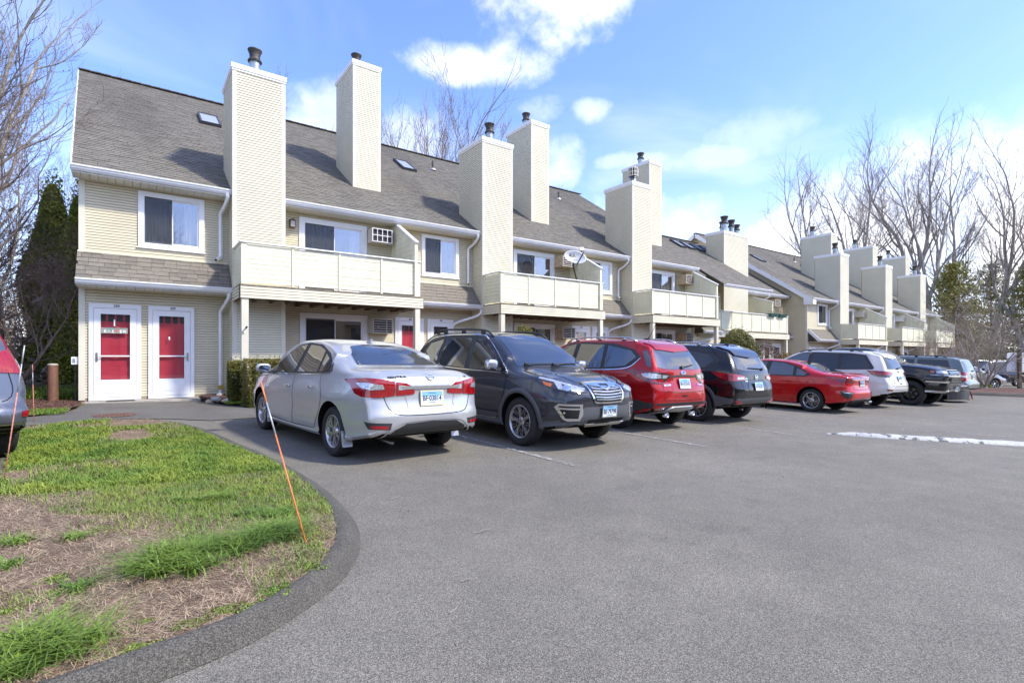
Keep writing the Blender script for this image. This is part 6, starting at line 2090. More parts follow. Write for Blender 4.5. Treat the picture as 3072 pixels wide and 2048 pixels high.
# ---- generic rear-facing SUV dress -------------------------------------------
def suv_sides(c, P, glass, zoff=0.0, trim='chrome', k=1.0, quarter=True, fx=0.0, handle_m=None, surround='plastic', sc=1.0):
	z = lambda L: [(a * sc + fx, b + zoff) for a, b in L]
	c.both('window_surround', z([(1.0, 1.03), (.60, 1.32), (.22, 1.545), (-.1, 1.59), (-1.1, 1.57), (-1.62, 1.46), (-1.80, 1.32), (-1.62, 1.16), (-1.3, 1.10), (-.5, 1.06), (.3, 1.04)]), surround, off=.003, step=.08)
	c.both('side_window', z([(.92, 1.055), (.58, 1.30), (.22, 1.515), (-.06, 1.55), (-.02, 1.06)]), glass[0], off=.008, step=.07)
	c.both('side_window', z([(-.14, 1.065), (-.18, 1.555), (-.86, 1.54), (-.90, 1.10)]), glass[1], off=.008, step=.07)
	if quarter: c.both('side_window', z([(-.99, 1.11), (-.96, 1.53), (-1.55, 1.435), (-1.70, 1.32), (-1.5, 1.16)]), glass[1], off=.008, step=.07)
	if trim: c.seams([(a, z([(1.0, 1.03), (.3, 1.035), (-.5, 1.05), (-1.3, 1.09), (-1.62, 1.15), (-1.79, 1.31)])) for a in 'LR'], w=.016, m=trim, name='window_trim', off=.010)
	for ax in 'LR':
		d1 = c.decal('door', ax, z([(.98, 1.0), (1.0, .8), (.88, .45), (.86, .36), (-.08, .36), (-.10, .7), (-.06, 1.03)]), P, off=.0022, step=.1)
		d2 = c.decal('door', ax, z([(-.12, 1.03), (-.14, .7), (-.12, .36), (-.80, .38), (-.93, .55), (-1.0, .8), (-.95, 1.06)]), P, off=.0022, step=.1)
		if d1: c.handle(.06 * sc + fx, .90 + zoff, handle_m or P, d1, ax)
		if d2: c.handle(-.80 * sc + fx, .93 + zoff, handle_m or P, d2, ax)
	c.seams([(a, z(p)) for a in 'LR' for p in ([(.99, 1.0), (1.01, .8), (.89, .45), (.87, .36)], [(-.09, 1.03), (-.12, .7), (-.10, .36)], [(-.96, 1.06), (-1.01, .8), (-.93, .55), (-.80, .38)])], off=.0035)

def clad(c, m, z):
	c.decal('bumper_cladding', 'WR', [(-59, .38), (-59, z + .05), (-45, z), (0, z), (45, z), (59, z + .05), (59, .38), (0, .34)], m, off=.005, step=.06)
	c.both('sill_trim', [(.86, .44), (.84, .31), (-.84, .31), (-.86, .44)], m, off=.006, step=.08)

def red_crossover():
	c = Car('parked_car', 'bright red crossover with silver roof rails parked nose in', 'car', 8.42, 8.38, rad(91), suv_spec(W=1.84, lower_z=.34, scale=(1.02, 1.02, 1.055), scoop=.03, crease=.7,
			top=[(-2.10, 1.56), (-1.9, 1.61), (-1.4, 1.645), (-.5, 1.655), (.1, 1.63), (.45, 1.54), (.9, 1.28), (1.25, 1.09), (1.4, 1.06), (1.8, 1.0), (2.02, .9)],
			rear=[(.35, .05), (.5, -.05), (.75, -.03), (.9, .02), (1.08, .03), (1.3, .14), (1.5, .27), (1.62, .33)]), dict(paint='paint_red', lower='plastic'))
	P = 'paint_red'
	c.wheels('vee', rimr=.23, w=.225, nsp=5)
	suv_sides(c, P, ('car_glass', 'car_glass'), zoff=-.01)
	c.arch_trim('plastic', w=.06)
	clad(c, 'plastic', .53)
	c.decal('rear_window', 'B', [(-.66, 1.14), (-.5, 1.115), (.5, 1.115), (.66, 1.14), (.60, 1.35), (.52, 1.49), (0, 1.515), (-.52, 1.49), (-.60, 1.35)], 'car_glass', off=.006, step=.06)
	c.decal('rear_window', 'L', [(-1.78, 1.42), (-1.96, 1.16), (-2.05, 1.14), (-1.92, 1.45)], 'car_glass', off=.006, step=.05)
	c.wiper('B', .02, 1.14, -.36, 1.19)
	ta = c.wrap('tail_light', 'WR', [(74, 1.085), (60, 1.085), (46, 1.07), (33, 1.05), (22.5, 1.03), (26, .93), (33, .86), (43, .87), (52, .94), (62, 1.03)], 'lens_dark', off=.010, step=.04)
	for sg, par in ((1, ta[0]), (-1, ta[1])):
		m_ = lambda L: [(sg * a, b) for a, b in L]
		c.decal('tail_lens', 'WR', m_([(70, 1.07), (60, 1.07), (46, 1.055), (46, .93), (52, .97), (60, 1.04)]), 'lens_red', off=.014, step=.03, parent=par)
		c.decal('tail_lens', 'WR', m_([(45, .93), (45, .885), (34, .875), (30, .92), (34, .935)]), 'lens_red', off=.014, step=.03, parent=par)
		c.decal('reversing_lens', 'WR', m_([(52, 1.025), (44, 1.04), (34, 1.02), (34, .955), (44, .95), (50, .98)]), 'lens_clear', off=.016, step=.03, parent=par)
		c.decal('reversing_lens', 'WR', m_([(32.5, 1.015), (25, 1.005), (28, .955), (32.5, .95)]), 'lens_clear', off=.016, step=.03, parent=par)
	c.oval('B', 0, 1.055, .075, .034, 'blue_oval')
	c.decal('plate_recess', 'B', [(-.40, .99), (.40, .99), (.36, .74), (-.36, .74)], P, off=.004, step=.05)
	c.seams([('B', [(-.41, .985), (0, 1.0), (.41, .985)]), ], w=.03, m='plastic', name='tailgate_ledge', off=.012)
	c.plate('B', .865, 'BH·03543', sub='Constitution State')
	c.word('B', .48, .835, 'ESCAPE', .045, 'chrome', sx=1.2); c.word('B', -.52, .835, 'TITANIUM', .034, 'chrome', sx=1.1)
	c.seams([('B', [(-.64, 1.1), (-.60, .90), (-.58, .60), (-.52, .575), (0, .565), (.52, .575), (.58, .60), (.60, .90), (.64, 1.1)]), ('B', [(-.58, .72), (0, .705), (.58, .72)])], w=.010)
	c.decal('tailgate_latch', 'B', [(-.08, .66), (.08, .66), (.07, .63), (-.07, .63)], 'seam', off=.006, step=.05)
	c.decal('skid_plate', 'B', [(-.46, .30), (-.40, .42), (-.30, .46), (.30, .46), (.40, .42), (.46, .30), (.3, .33), (-.3, .33)], 'satin_paint', off=.022, step=.05)
	rf = c.wrap('reflector', 'WR', [(29, .455), (41, .46), (40, .41), (30, .405)], 'lens_red', off=.012, step=.03)
	for y in (.40, -.40):
		mb = MB(); mb.lathe([(.038, -.10), (.042, 0), (.034, .0), (.030, -.08)], (-2.14, y, .305), axis='x', n=16); o = mb.build('tailpipe', MAT['chrome'], c.root, local=True, smooth=True, fix=True)
		o.data.transform(Matrix.Translation((-2.18, y, .305)) @ Matrix.Rotation(PI, 4, 'Z') @ Matrix.Translation((2.14, -y, -.305)))
	c.decal('windscreen', 'F', [(-.70, 1.12), (.70, 1.12), (.56, 1.55), (-.56, 1.55)], 'car_glass', off=.005, step=.08)
	c.wrap('headlight', 'WF', [(25, .82), (40, .90), (58, .95), (52, .85), (35, .78)], 'lens_clear', off=.010, step=.05)
	c.mirror_pod(.84, 1.10, size=(.12, .21, .15))
	c.rails(-1.6, .30, .60, z=.055, m='satin')
	l, n = c.hit('T', -1.35, 0); mb = MB(); mb.tube([l, l + Vector((-.10, 0, .12)), l + Vector((-.22, 0, .34))], [.012, .006, .003], n=5); mb.box(l.x - .05, l.x + .05, -.03, .03, l.z - .01, l.z + .03); mb.build('aerial', MAT['plastic'], c.root, local=True)
	c.decal('spoiler', 'T', [(-1.70, -.55), (-1.70, .55), (-1.94, .50), (-1.98, 0), (-1.94, -.50)], P, off=.018, step=.06)
mat('satin_paint', (.42, .43, .45), .4, metal=.4)
red_crossover()

def black_crossover():
	c = Car('parked_car', 'black crossover with a high rear spoiler parked nose in beside the bright red crossover', 'car', 10.98, 8.36, rad(91.5), suv_spec(W=1.84, lower_z=.34, scale=(1.01, 1.02, 1.03), xf=1.35, xr=-1.35, R=.362, scoop=.02,
			top=[(-2.10, 1.55), (-1.9, 1.60), (-1.4, 1.655), (-.5, 1.68), (.1, 1.65), (.45, 1.55), (.9, 1.28), (1.25, 1.09), (1.4, 1.06), (1.8, 1.0), (2.02, .9)],
			belt=[(-2.10, 1.12), (-1.5, 1.10), (-1, 1.06), (0, 1.02), (1.15, .98), (1.6, .95), (2.02, .84)]), dict(paint='paint_black', lower='plastic_grey'))
	P = 'paint_black'
	c.wheels('vee', rimr=.245, w=.225, nsp=5, rim_m='alloy')
	suv_sides(c, P, ('car_glass', 'car_glass_tint'), zoff=0, trim=None)
	c.arch_trim('plastic_grey', w=.075)
	clad(c, 'plastic_grey', .55)
	c.decal('rear_window', 'B', [(-.64, 1.15), (-.4, 1.12), (.4, 1.12), (.64, 1.15), (.56, 1.42), (0, 1.45), (-.56, 1.42)], 'car_glass', off=.006, step=.06)
	c.wiper('B', -.30, 1.15, .26, 1.17)
	ta = c.wrap('tail_light', 'WR', [(64, 1.085), (56, 1.075), (40, 1.05), (26, 1.01), (24, .96), (30, .92), (44, .905), (56, .98)], 'lens_red', off=.012, step=.04)
	for sg, par in ((1, ta[0]), (-1, ta[1])):
		m_ = lambda L: [(sg * a, b) for a, b in L]
		c.decal('lamp_ring', 'WR', m_([(47 + 5 * math.cos(t), .985 + .058 * math.sin(t)) for t in [2 * PI * k / 18 for k in range(18)]]), 'lens_red_dark', off=.015, step=.03, parent=par)
		c.decal('reversing_lens', 'WR', m_([(36, .99), (27, .985), (27, .955), (33, .935), (38, .94)]), 'lens_clear', off=.016, step=.03, parent=par)
	c.oval('B', 0, .985, .065, .052, 'wing')
	c.plate('B', .80, 'AF·86282', sub='Constitution State')
	c.word('B', .44, .955, 'CX-5', .055, 'chrome', sx=1.2); c.word('B', .40, .905, 'AWD', .035, 'chrome', sx=1.2)
	c.seams([('B', [(-.62, 1.1), (-.58, .88), (-.52, .64), (-.4, .60), (.4, .60), (.52, .64), (.58, .88), (.62, 1.1)])], w=.01)
	c.seams([('B', [(-.30, .93), (.30, .93)]), ('B', [(-.30, .93), (-.38, .72), (0, .70), (.38, .72), (.30, .93)])], w=.012, m='alloy_dark', name='tailgate_fold', off=.006)
	c.wrap('reflector', 'WR', [(28, .44), (34, .50), (40, .51), (37, .43)], 'lens_red', off=.012, step=.03)
	for y in (.46, -.46):
		mb = MB(); mb.lathe([(.036, 0), (.040, .10), (.032, .10), (.028, 0)], (-2.19 - .02, y, .34), axis='x', n=16); o = mb.build('tailpipe', MAT['chrome'], c.root, local=True, smooth=True, fix=True)
	c.decal('spoiler', 'T', [(-1.60, -.58), (-1.60, .58), (-1.98, .50), (-2.02, 0), (-1.98, -.50)], P, off=.03, step=.06, thick=.06)
	c.decal('brake_light', 'B', [(-.12, 1.49), (.12, 1.49), (.12, 1.475), (-.12, 1.475)], 'lens_red_dark', off=.012, step=.04)
	c.decal('windscreen', 'F', [(-.70, 1.12), (.70, 1.12), (.56, 1.55), (-.56, 1.55)], 'car_glass', off=.005, step=.08)
	c.wrap('headlight', 'WF', [(25, .82), (40, .90), (58, .95), (52, .85), (35, .78)], 'lens_clear', off=.010, step=.05)
	c.mirror_pod(.84, 1.10, size=(.12, .21, .15))
	c.rails(-1.5, .30, .60, z=.05, m='satin'); c.fin(-1.45, 'plastic')
black_crossover()

def red_sedan():
	c = Car('parked_car', 'red sedan with a sloping roof parked nose in beside the white SUV', 'car', 16.1, 8.22, rad(90.5), sedan_spec(W=1.80, H=1.44, R=.32,
			top=[(-2.14, 1.04), (-2.02, 1.075), (-1.75, 1.09), (-1.4, 1.17), (-.9, 1.345), (-.45, 1.425), (0, 1.445), (.3, 1.42), (.7, 1.28), (1.15, 1.03), (1.3, .98), (1.7, .89), (2.06, .74)],
			belt=[(-2.14, .97), (-1.7, .99), (-1.2, .985), (-.5, .95), (.5, .92), (1.12, .89), (1.6, .82), (2.06, .64)],
			wid=[(-2.14, .80), (-1.7, .88), (-1, .90), (.8, .90), (1.5, .885), (1.85, .83), (2.06, .74)]), dict(paint='paint_red2'))
	P = 'paint_red2'
	c.wheels('y', rimr=.215, w=.215, nsp=5)
	c.both('window_surround', [(1.10, .93), (.55, 1.25), (.25, 1.35), (-.1, 1.385), (-.5, 1.36), (-.95, 1.24), (-1.25, 1.09), (-1.32, 1.02), (-1.15, .965), (-.5, .955), (.5, .935)], 'plastic', off=.003, step=.07)
	for p in ([(1.02, .955), (.55, 1.225), (.25, 1.325), (-.02, 1.355), (0, .97)], [(-.12, .975), (-.16, 1.355), (-.5, 1.33), (-.82, 1.24), (-.84, .985)], [(-.93, .99), (-.92, 1.195), (-1.16, 1.07), (-1.2, 1.03), (-1.13, .99)]):
		c.both('side_window', p, 'car_glass', off=.008, step=.06)
	for ax in 'LR':
		d1 = c.decal('door', ax, [(1.04, .92), (1.08, .78), (1.0, .45), (.93, .26), (-.04, .255), (-.06, .6), (-.03, .95)], P, off=.0022, step=.08); d2 = c.decal('door', ax, [(-.08, .95), (-.10, .6), (-.08, .26), (-.80, .27), (-.90, .40), (-1.02, .60), (-1.08, .75), (-.95, .95)], P, off=.0022, step=.08)
		c.handle(.08, .80, P, d1, ax); c.handle(-.74, .82, P, d2, ax)
	c.seams([(a, p) for a in 'LR' for p in ([(1.05, .92), (1.09, .78), (1.0, .45), (.93, .26)], [(-.055, .94), (-.08, .6), (-.06, .26)], [(-.96, .94), (-1.09, .75), (-1.03, .60), (-.90, .40), (-.80, .27)], [(-1.35 + .09 * math.cos(t), .82 + .09 * math.sin(t)) for t in [2 * PI * k / 12 for k in range(13)]])] + [('B', [(-.62, 1.05), (-.60, .9), (-.50, .70), (-.4, .67), (.4, .67), (.50, .70), (.60, .9), (.62, 1.05)])], off=.0035)
	c.decal('rear_window', 'B', [(-.60, 1.11), (.60, 1.11), (.54, 1.24), (.46, 1.36), (-.46, 1.36), (-.54, 1.24)], 'car_glass', off=.006, step=.05)
	ta = c.wrap('tail_light', 'WR', [(66, 1.00), (50, .99), (36, .955), (24, .94), (15, .935), (15, .875), (26, .865), (36, .845), (46, .86), (56, .93)], 'lens_red_dark', off=.012, step=.03)
	for sg, par in ((1, ta[0]), (-1, ta[1])):
		c.decal('tail_lens', 'WR', [(sg * a, b) for a, b in [(62, .985), (50, .98), (44, .955), (44, .88), (50, .905), (57, .955)]], 'lens_red', off=.015, step=.03, parent=par)
	c.seams([('B', [(-.60, .965), (0, .955), (.60, .965)])], w=.03, m='lens_red_dark', name='lamp_bar', off=.010)
	c.seams([('B', [(-.62, .99), (0, .985), (.62, .99)])], w=.008, m='chrome', name='chrome_strip', off=.014)
	c.plate('B', .83, 'BM·52161'); c.oval('B', 0, 1.035, .05, .026, 'kia'); c.word('B', .44, .80, 'FORTE', .035)
	fb = c.wrap('fog_bezel', 'WR', [(30, .60), (46, .62), (45, .50), (38, .42), (33, .44)], 'plastic', off=.008, step=.03)
	for sg, par in ((1, fb[0]), (-1, fb[1])):
		c.decal('reflector', 'WR', [(sg * a, b) for a, b in [(31, .585), (44, .605), (42, .575), (32, .56)]], 'lens_clear', off=.012, step=.03, parent=par)
	c.decal('rear_valance', 'B', [(-.64, .30), (-.50, .40), (.50, .40), (.64, .30), (0, .285)], 'plastic', off=.008, step=.05)
	mb = MB(); mb.box(-2.33, -2.20, -.60, -.42, .29, .345); mb.build('tailpipe', MAT['chrome'], c.root, local=True, bevel=.01)
	c.decal('windscreen', 'F', [(-.66, 1.04), (.66, 1.04), (.50, 1.38), (-.50, 1.38)], 'car_glass', off=.005, step=.08)
	c.wrap('headlight', 'WF', [(24, .66), (26, .72), (44, .80), (60, .84), (44, .70)], 'lens_clear', off=.010, step=.05)
	c.mirror_pod(.84, .98, size=(.10, .21, .13)); c.fin(-.85, 'plastic')
	c.decal('spoiler', 'T', [(-2.02, -.62), (-1.98, .0), (-2.02, .62), (-2.20, .58), (-2.26, 0), (-2.20, -.58)], P, off=.02, step=.06)
red_sedan()

def white_suv():
	c = Car('parked_car', 'dusty white SUV parked nose in between the red sedan and the black pickup', 'car', 19.15, 8.42, rad(90.5), suv_spec(W=1.94, scale=(1, 1, 1.025), R=.375, xf=1.457, xr=-1.457, xe_f=2.18, xe_r=-2.26,
			top=[(-2.26, 1.63), (-2.05, 1.69), (-1.4, 1.735), (-.5, 1.75), (.1, 1.72), (.45, 1.62), (.9, 1.38), (1.25, 1.18), (1.4, 1.15), (1.9, 1.08), (2.18, .98)],
			belt=[(-2.26, 1.10), (-1, 1.08), (0, 1.06), (1.15, 1.04), (1.6, 1.0), (2.18, .9)],
			wid=[(-2.26, .86), (-1.9, .94), (-1, .97), (.8, .97), (1.6, .95), (2.0, .88), (2.18, .80)],
			bot=[(-2.26, .42), (-1.8, .32), (-1.3, .28), (1.3, .27), (1.85, .32), (2.18, .36)],
			rear=[(.40, .03), (.55, -.08), (.74, -.07), (.9, .0), (1.1, .03), (1.3, .10), (1.5, .20), (1.70, .30)]), dict(paint='paint_white'))
	P = 'paint_white'
	c.wheels('thick', rimr=.235, w=.24, nsp=5, rim_m='alloy_dark')
	c.both('window_surround', [(1.08, 1.12), (.65, 1.42), (.22, 1.63), (-.1, 1.665), (-1.3, 1.65), (-1.72, 1.60), (-1.98, 1.22), (-1.95, 1.17), (-1.0, 1.13), (.3, 1.11)], 'plastic', off=.003, step=.08)
	for p, g in (([(1.0, 1.14), (.62, 1.40), (.22, 1.60), (-.06, 1.625), (-.02, 1.135)], 'car_glass'), ([(-.14, 1.14), (-.18, 1.63), (-.98, 1.62), (-1.0, 1.155)], 'car_glass_tint'), ([(-1.10, 1.16), (-1.07, 1.615), (-1.66, 1.56), (-1.90, 1.21), (-1.85, 1.19)], 'car_glass_tint')):
		c.both('side_window', p, g, off=.008, step=.07)
	for ax in 'LR':
		d1 = c.decal('door', ax, [(1.02, 1.09), (1.04, .8), (.95, .5), (.95, .38), (-.08, .38), (-.10, .7), (-.06, 1.11)], P, off=.0022, step=.1); d2 = c.decal('door', ax, [(-.12, 1.11), (-.14, .7), (-.12, .38), (-.92, .40), (-1.05, .60), (-1.10, .85), (-1.06, 1.13)], P, off=.0022, step=.1)
		c.handle(.06, .98, P, d1, ax); c.handle(-.90, 1.0, P, d2, ax)
	c.seams([(a, p) for a in 'LR' for p in ([(-.09, 1.1), (-.12, .7), (-.10, .38)], [(-1.07, 1.12), (-1.11, .85), (-1.06, .60), (-.93, .40)], [(-1.62, 1.03), (-1.62, .86), (-1.82, .86), (-1.84, 1.03), (-1.62, 1.03)])] + [('B', [(-.68, 1.12), (-.66, .80), (-.60, .70), (0, .69), (.60, .70), (.66, .80), (.68, 1.12)]), ('B', [(-.7, .60), (0, .575), (.7, .60)])], off=.0035)
	c.decal('rear_window', 'B', [(-.68, 1.19), (.68, 1.19), (.60, 1.42), (.54, 1.58), (0, 1.60), (-.54, 1.58), (-.60, 1.42)], 'car_glass_tint', off=.006, step=.06)
	ta = c.wrap('tail_light', 'WR', [(66, 1.13), (50, 1.13), (35, 1.115), (26, 1.10), (28, 1.03), (36, .955), (52, .955), (60, 1.02)], 'lens_dark', off=.012, step=.04)
	for sg, par in ((1, ta[0]), (-1, ta[1])):
		c.decal('tail_lens', 'WR', [(sg * a, b) for a, b in [(64, 1.12), (50, 1.12), (35, 1.105), (29, 1.09), (31, 1.02), (50, 1.01), (60, 1.03)]], 'lens_red', off=.016, step=.03, parent=par)
	c.plate('B', .92, 'AB·49217'); c.word('B', .0, 1.12, 'Jeep', .06, 'plastic', bold=.003); c.word('B', .50, .80, '4x4', .035, 'plastic')
	c.wrap('reflector', 'WR', [(32, .60), (42, .605), (42, .56), (32, .555)], 'lens_red_dark', off=.010, step=.03)
	c.decal('tailgate_latch', 'B', [(-.10, .78), (.10, .78), (.08, .75), (-.08, .75)], 'seam', off=.006, step=.05)
	mb = MB(); mb.box(-2.42, -2.2, -.05, .05, .30, .38); mb.box(-2.46, -2.42, -.02, .02, .30, .39); mb.build('tow_hitch', MAT['underbody'], c.root, local=True)
	c.decal('spoiler', 'T', [(-1.85, -.58), (-1.85, .58), (-2.12, .52), (-2.16, 0), (-2.12, -.52)], P, off=.025, step=.06, thick=.05)
	c.wiper('B', .02, 1.20, -.34, 1.25)
	c.decal('windscreen', 'F', [(-.74, 1.20), (.74, 1.20), (.58, 1.64), (-.58, 1.64)], 'car_glass', off=.005, step=.09)
	c.wrap('headlight', 'WF', [(25, .92), (40, .98), (56, 1.0), (50, .90), (35, .87)], 'lens_clear', off=.010, step=.05)
	c.mirror_pod(.90, 1.20, size=(.13, .22, .17)); c.rails(-1.6, .3, .64, z=.03, m='plastic'); c.fin(-1.7)
white_suv()

def black_pickup():
	sp = suv_spec(W=2.03, R=.42, xf=1.82, xr=-1.83, xe_f=2.62, xe_r=-2.85, bf=.14, br=.04, k=.30, arch_gap=.10, shoulder=.05, flare=.03,
		top=[(-2.85, 1.30), (-1.05, 1.31), (-.98, 1.34), (-.88, 1.84), (-.6, 1.93), (0, 1.955), (.45, 1.93), (.75, 1.82), (1.20, 1.50), (1.38, 1.42), (1.9, 1.39), (2.45, 1.33), (2.62, 1.25)],
		belt=[(-2.85, 1.22), (-1, 1.24), (0, 1.26), (1.2, 1.28), (1.9, 1.26), (2.62, 1.12)],
		bot=[(-2.85, .55), (-1.8, .45), (1.3, .42), (2.3, .42), (2.62, .46)],
		wid=[(-2.85, .98), (-1, 1.0), (.8, 1.0), (2.1, 1.0), (2.4, .97), (2.62, .90)],
		front=[(.42, -.06), (.6, .04), (.8, .03), (1.0, .05), (1.2, .02), (1.3, -.04)], fw=.3)
	sp.pop('rear')
	c = Car('parked_car', 'tall black pickup truck with black wheels reversed in beside the white SUV', 'pickup truck', 22.38, 8.25, rad(-90), sp, dict(paint='paint_black2'))
	P = 'paint_black2'
	c.wheels('thick', rimr=.265, w=.29, nsp=6, rim_m='alloy_black', back='alloy_black')
	for p in ([(.98, 1.31), (.66, 1.70), (.42, 1.83), (.14, 1.86), (.18, 1.31)], [(.02, 1.31), (-.02, 1.86), (-.68, 1.84), (-.80, 1.33)]): c.both('side_window', p, 'car_glass', off=.006, step=.08)
	c.seams([(a, p) for a in 'LR' for p in ([(1.16, 1.26), (1.18, .9), (1.12, .5)], [(.10, 1.28), (.10, .5)], [(-.84, 1.30), (-.86, .5)])], off=.003)
	for ax in 'LR':
		d1 = c.decal('door', ax, [(1.14, 1.26), (1.16, .9), (1.10, .52), (.12, .52), (.12, 1.28)], P, off=.002, step=.12); c.handle(.28, 1.15, P, d1, ax)
		d2 = c.decal('door', ax, [(.08, 1.28), (.08, .52), (-.84, .52), (-.82, 1.28)], P, off=.002, step=.12); c.handle(-.66, 1.15, P, d2, ax)
	c.decal('windscreen', 'F', [(-.80, 1.48), (.80, 1.48), (.72, 1.70), (.64, 1.86), (0, 1.895), (-.64, 1.86), (-.72, 1.70)], 'car_glass', off=.005, step=.08)
	c.decal('bonnet', 'T', [(1.35, -.78), (1.35, .78), (2.2, .78), (2.66, .60), (2.70, -.60), (2.2, -.78)], P, off=.004, step=.1)
	c.seams([('T', [(1.4, s_ * .42), (2.1, s_ * .42), (2.6, s_ * .34)]) for s_ in (1, -1)], w=.05, m=P, name='bonnet_fold', off=.02)
	gp = [(-.62, 1.23), (.62, 1.23), (.60, .82), (.50, .78), (-.50, .78), (-.60, .82)]
	gr = c.decal('grille', 'F', gp, 'seam', off=.01, step=.07)
	for z in (1.21, 1.16, 1.11): c.seam('F', [(-.60, z), (.60, z)], w=.016, off=.03, m='chrome', parent=gr, name='grille_bar', curve=False)
	c.decal('grille_band', 'F', [(-.98, 1.04), (.98, 1.04), (.98, .985), (-.98, .985)], 'paint_black2', off=.045, step=.08, parent=gr)
	c.seam('F', [(-.96, 1.045), (.96, 1.045)], w=.012, off=.05, m='chrome', parent=gr, name='grille_bar', curve=False)
	for z in (.94, .89, .84): c.seam('F', [(-.52, z), (.52, z)], w=.018, off=.04, m='chrome', parent=gr, name='grille_bar', curve=False)
	c.oval('F', 0, 1.015, .13, .045, 'bowtie')
	hl = c.wrap('headlight', 'WF', [(33, 1.205), (50, 1.21), (58, 1.205), (57, 1.09), (48, 1.075), (33, 1.09)], 'lens_dark', off=.012, step=.04)
	for sg, par in ((1, hl[0]), (-1, hl[1])):
		m_ = lambda L: [(sg * a, b) for a, b in L]
		c.decal('turn_lens', 'WF', m_([(53, 1.195), (58, 1.195), (57, 1.135), (53, 1.13)]), 'lens_amber', off=.016, step=.03, parent=par)
		c.decal('lamp_lens', 'WF', m_([(35, 1.185), (51, 1.185), (50, 1.10), (35, 1.11)]), 'lens_clear', off=.016, step=.03, parent=par)
	fg = c.wrap('fog_light', 'WF', [(38, .80), (42, .80), (41, .66), (39, .66)], 'lens_clear', off=.016, step=.03)
	c.decal('bumper', 'F', [(-.99, .80), (.99, .80), (.99, .58), (.4, .62), (-.4, .62), (-.99, .58)], 'paint_black', off=.03, step=.08)
	c.wrap('bumper_trim', 'WF', [(64, .86), (30, .86), (28, .82), (40, .80), (64, .81)], 'chrome', off=.02, step=.05)
	c.wrap('skid_strip', 'WF', [(64, .56), (34, .54), (22, .63), (18, .63), (30, .50), (64, .48)], 'satin', off=.03, step=.05)
	c.plate('F', .60, 'C·72KD1', off=.05)
	c.mirror_pod(1.0, 1.42, size=(.14, .25, .26)); c.arch_trim(P, w=.05, off=.012)
	l, n = c.hit('T', 1.7, -.80); mb = MB(); mb.tube([l, l + Vector((0, 0, .8))], [.006, .003], n=5); mb.build('aerial', MAT['plastic'], c.root, local=True)
black_pickup()

def low_black_car():
	c = Car('parked_car', 'low black sedan with a loose torn front bumper half hidden behind the black pickup', 'car', 25.35, 8.15, rad(-91), sedan_spec(W=1.80, H=1.40,
		top=[(-2.14, 1.02), (-1.66, 1.08), (-1.2, 1.22), (-.75, 1.36), (-.2, 1.41), (.25, 1.40), (.62, 1.28), (1.05, 1.02), (1.3, .94), (1.7, .84), (2.06, .66)]), dict(paint='paint_black'))
	c.wheels('y', rimr=.215, w=.215, nsp=5, rim_m='alloy_dark')
	for p in ([(1.00, .955), (.55, 1.19), (.28, 1.28), (-.02, 1.32), (.02, .98)], [(-.10, .985), (-.15, 1.32), (-.76, 1.25), (-.80, 1.0)]): c.both('side_window', p, 'car_glass', off=.006, step=.08)
	c.decal('windscreen', 'F', [(-.66, 1.03), (.66, 1.03), (.50, 1.34), (-.50, 1.34)], 'car_glass', off=.005, step=.08)
	hl = c.wrap('headlight', 'WF', [(22, .62), (26, .68), (44, .75), (60, .80), (50, .70), (34, .63)], 'lens_clear', off=.012, step=.04)
	c.decal('grille', 'F', [(-.50, .60), (.50, .60), (.46, .52), (-.46, .52)], 'seam', off=.012, step=.06)
	c.seam('F', [(-.5, .61), (.5, .61)], w=.012, off=.02, m='chrome', name='grille_bar', parent=c.root)
	# sagging bumper cover and splitter
	mb = MB()
	for k in range(14):
		t = k / 14; t2 = (k + 1) / 14
		f = lambda t, h: (2.38 - .38 * (2 * t - 1) ** 2 + .04 * math.sin(t * 9), -.93 + 1.86 * t, h + .03 * math.sin(t * 5))
		mb.quad(f(t, .10), f(t2, .10), f(t2, .42), f(t, .42)); mb.quad(f(t, .10), f(t2, .10), tuple(a + b for a, b in zip(f(t2, .10), (-.25, 0, .01))), tuple(a + b for a, b in zip(f(t, .10), (-.25, 0, .01))))
	mb.build('torn_bumper', MAT['plastic'], c.root, local=True, smooth=True)
	mb = MB(); mb.bar((2.30, .84, .12), (2.22, .88, .42), .02, .04); mb.bar((2.38, .52, .12), (2.36, .50, .34), .012, .012); mb.build('red_trim', MAT['lens_red'], c.root, local=True)
	mb = MB()
	for k in range(14):
		t = k / 14; t2 = (k + 1) / 14
		f = lambda t: Vector((2.42 - .38 * (2 * t - 1) ** 2, -.95 + 1.9 * t, .085))
		mb.bar(f(t), f(t2), .015, .012)
	mb.build('splitter', MAT['satin'], c.root, local=True)
	c.mirror_pod(.86, 1.0)
low_black_car()

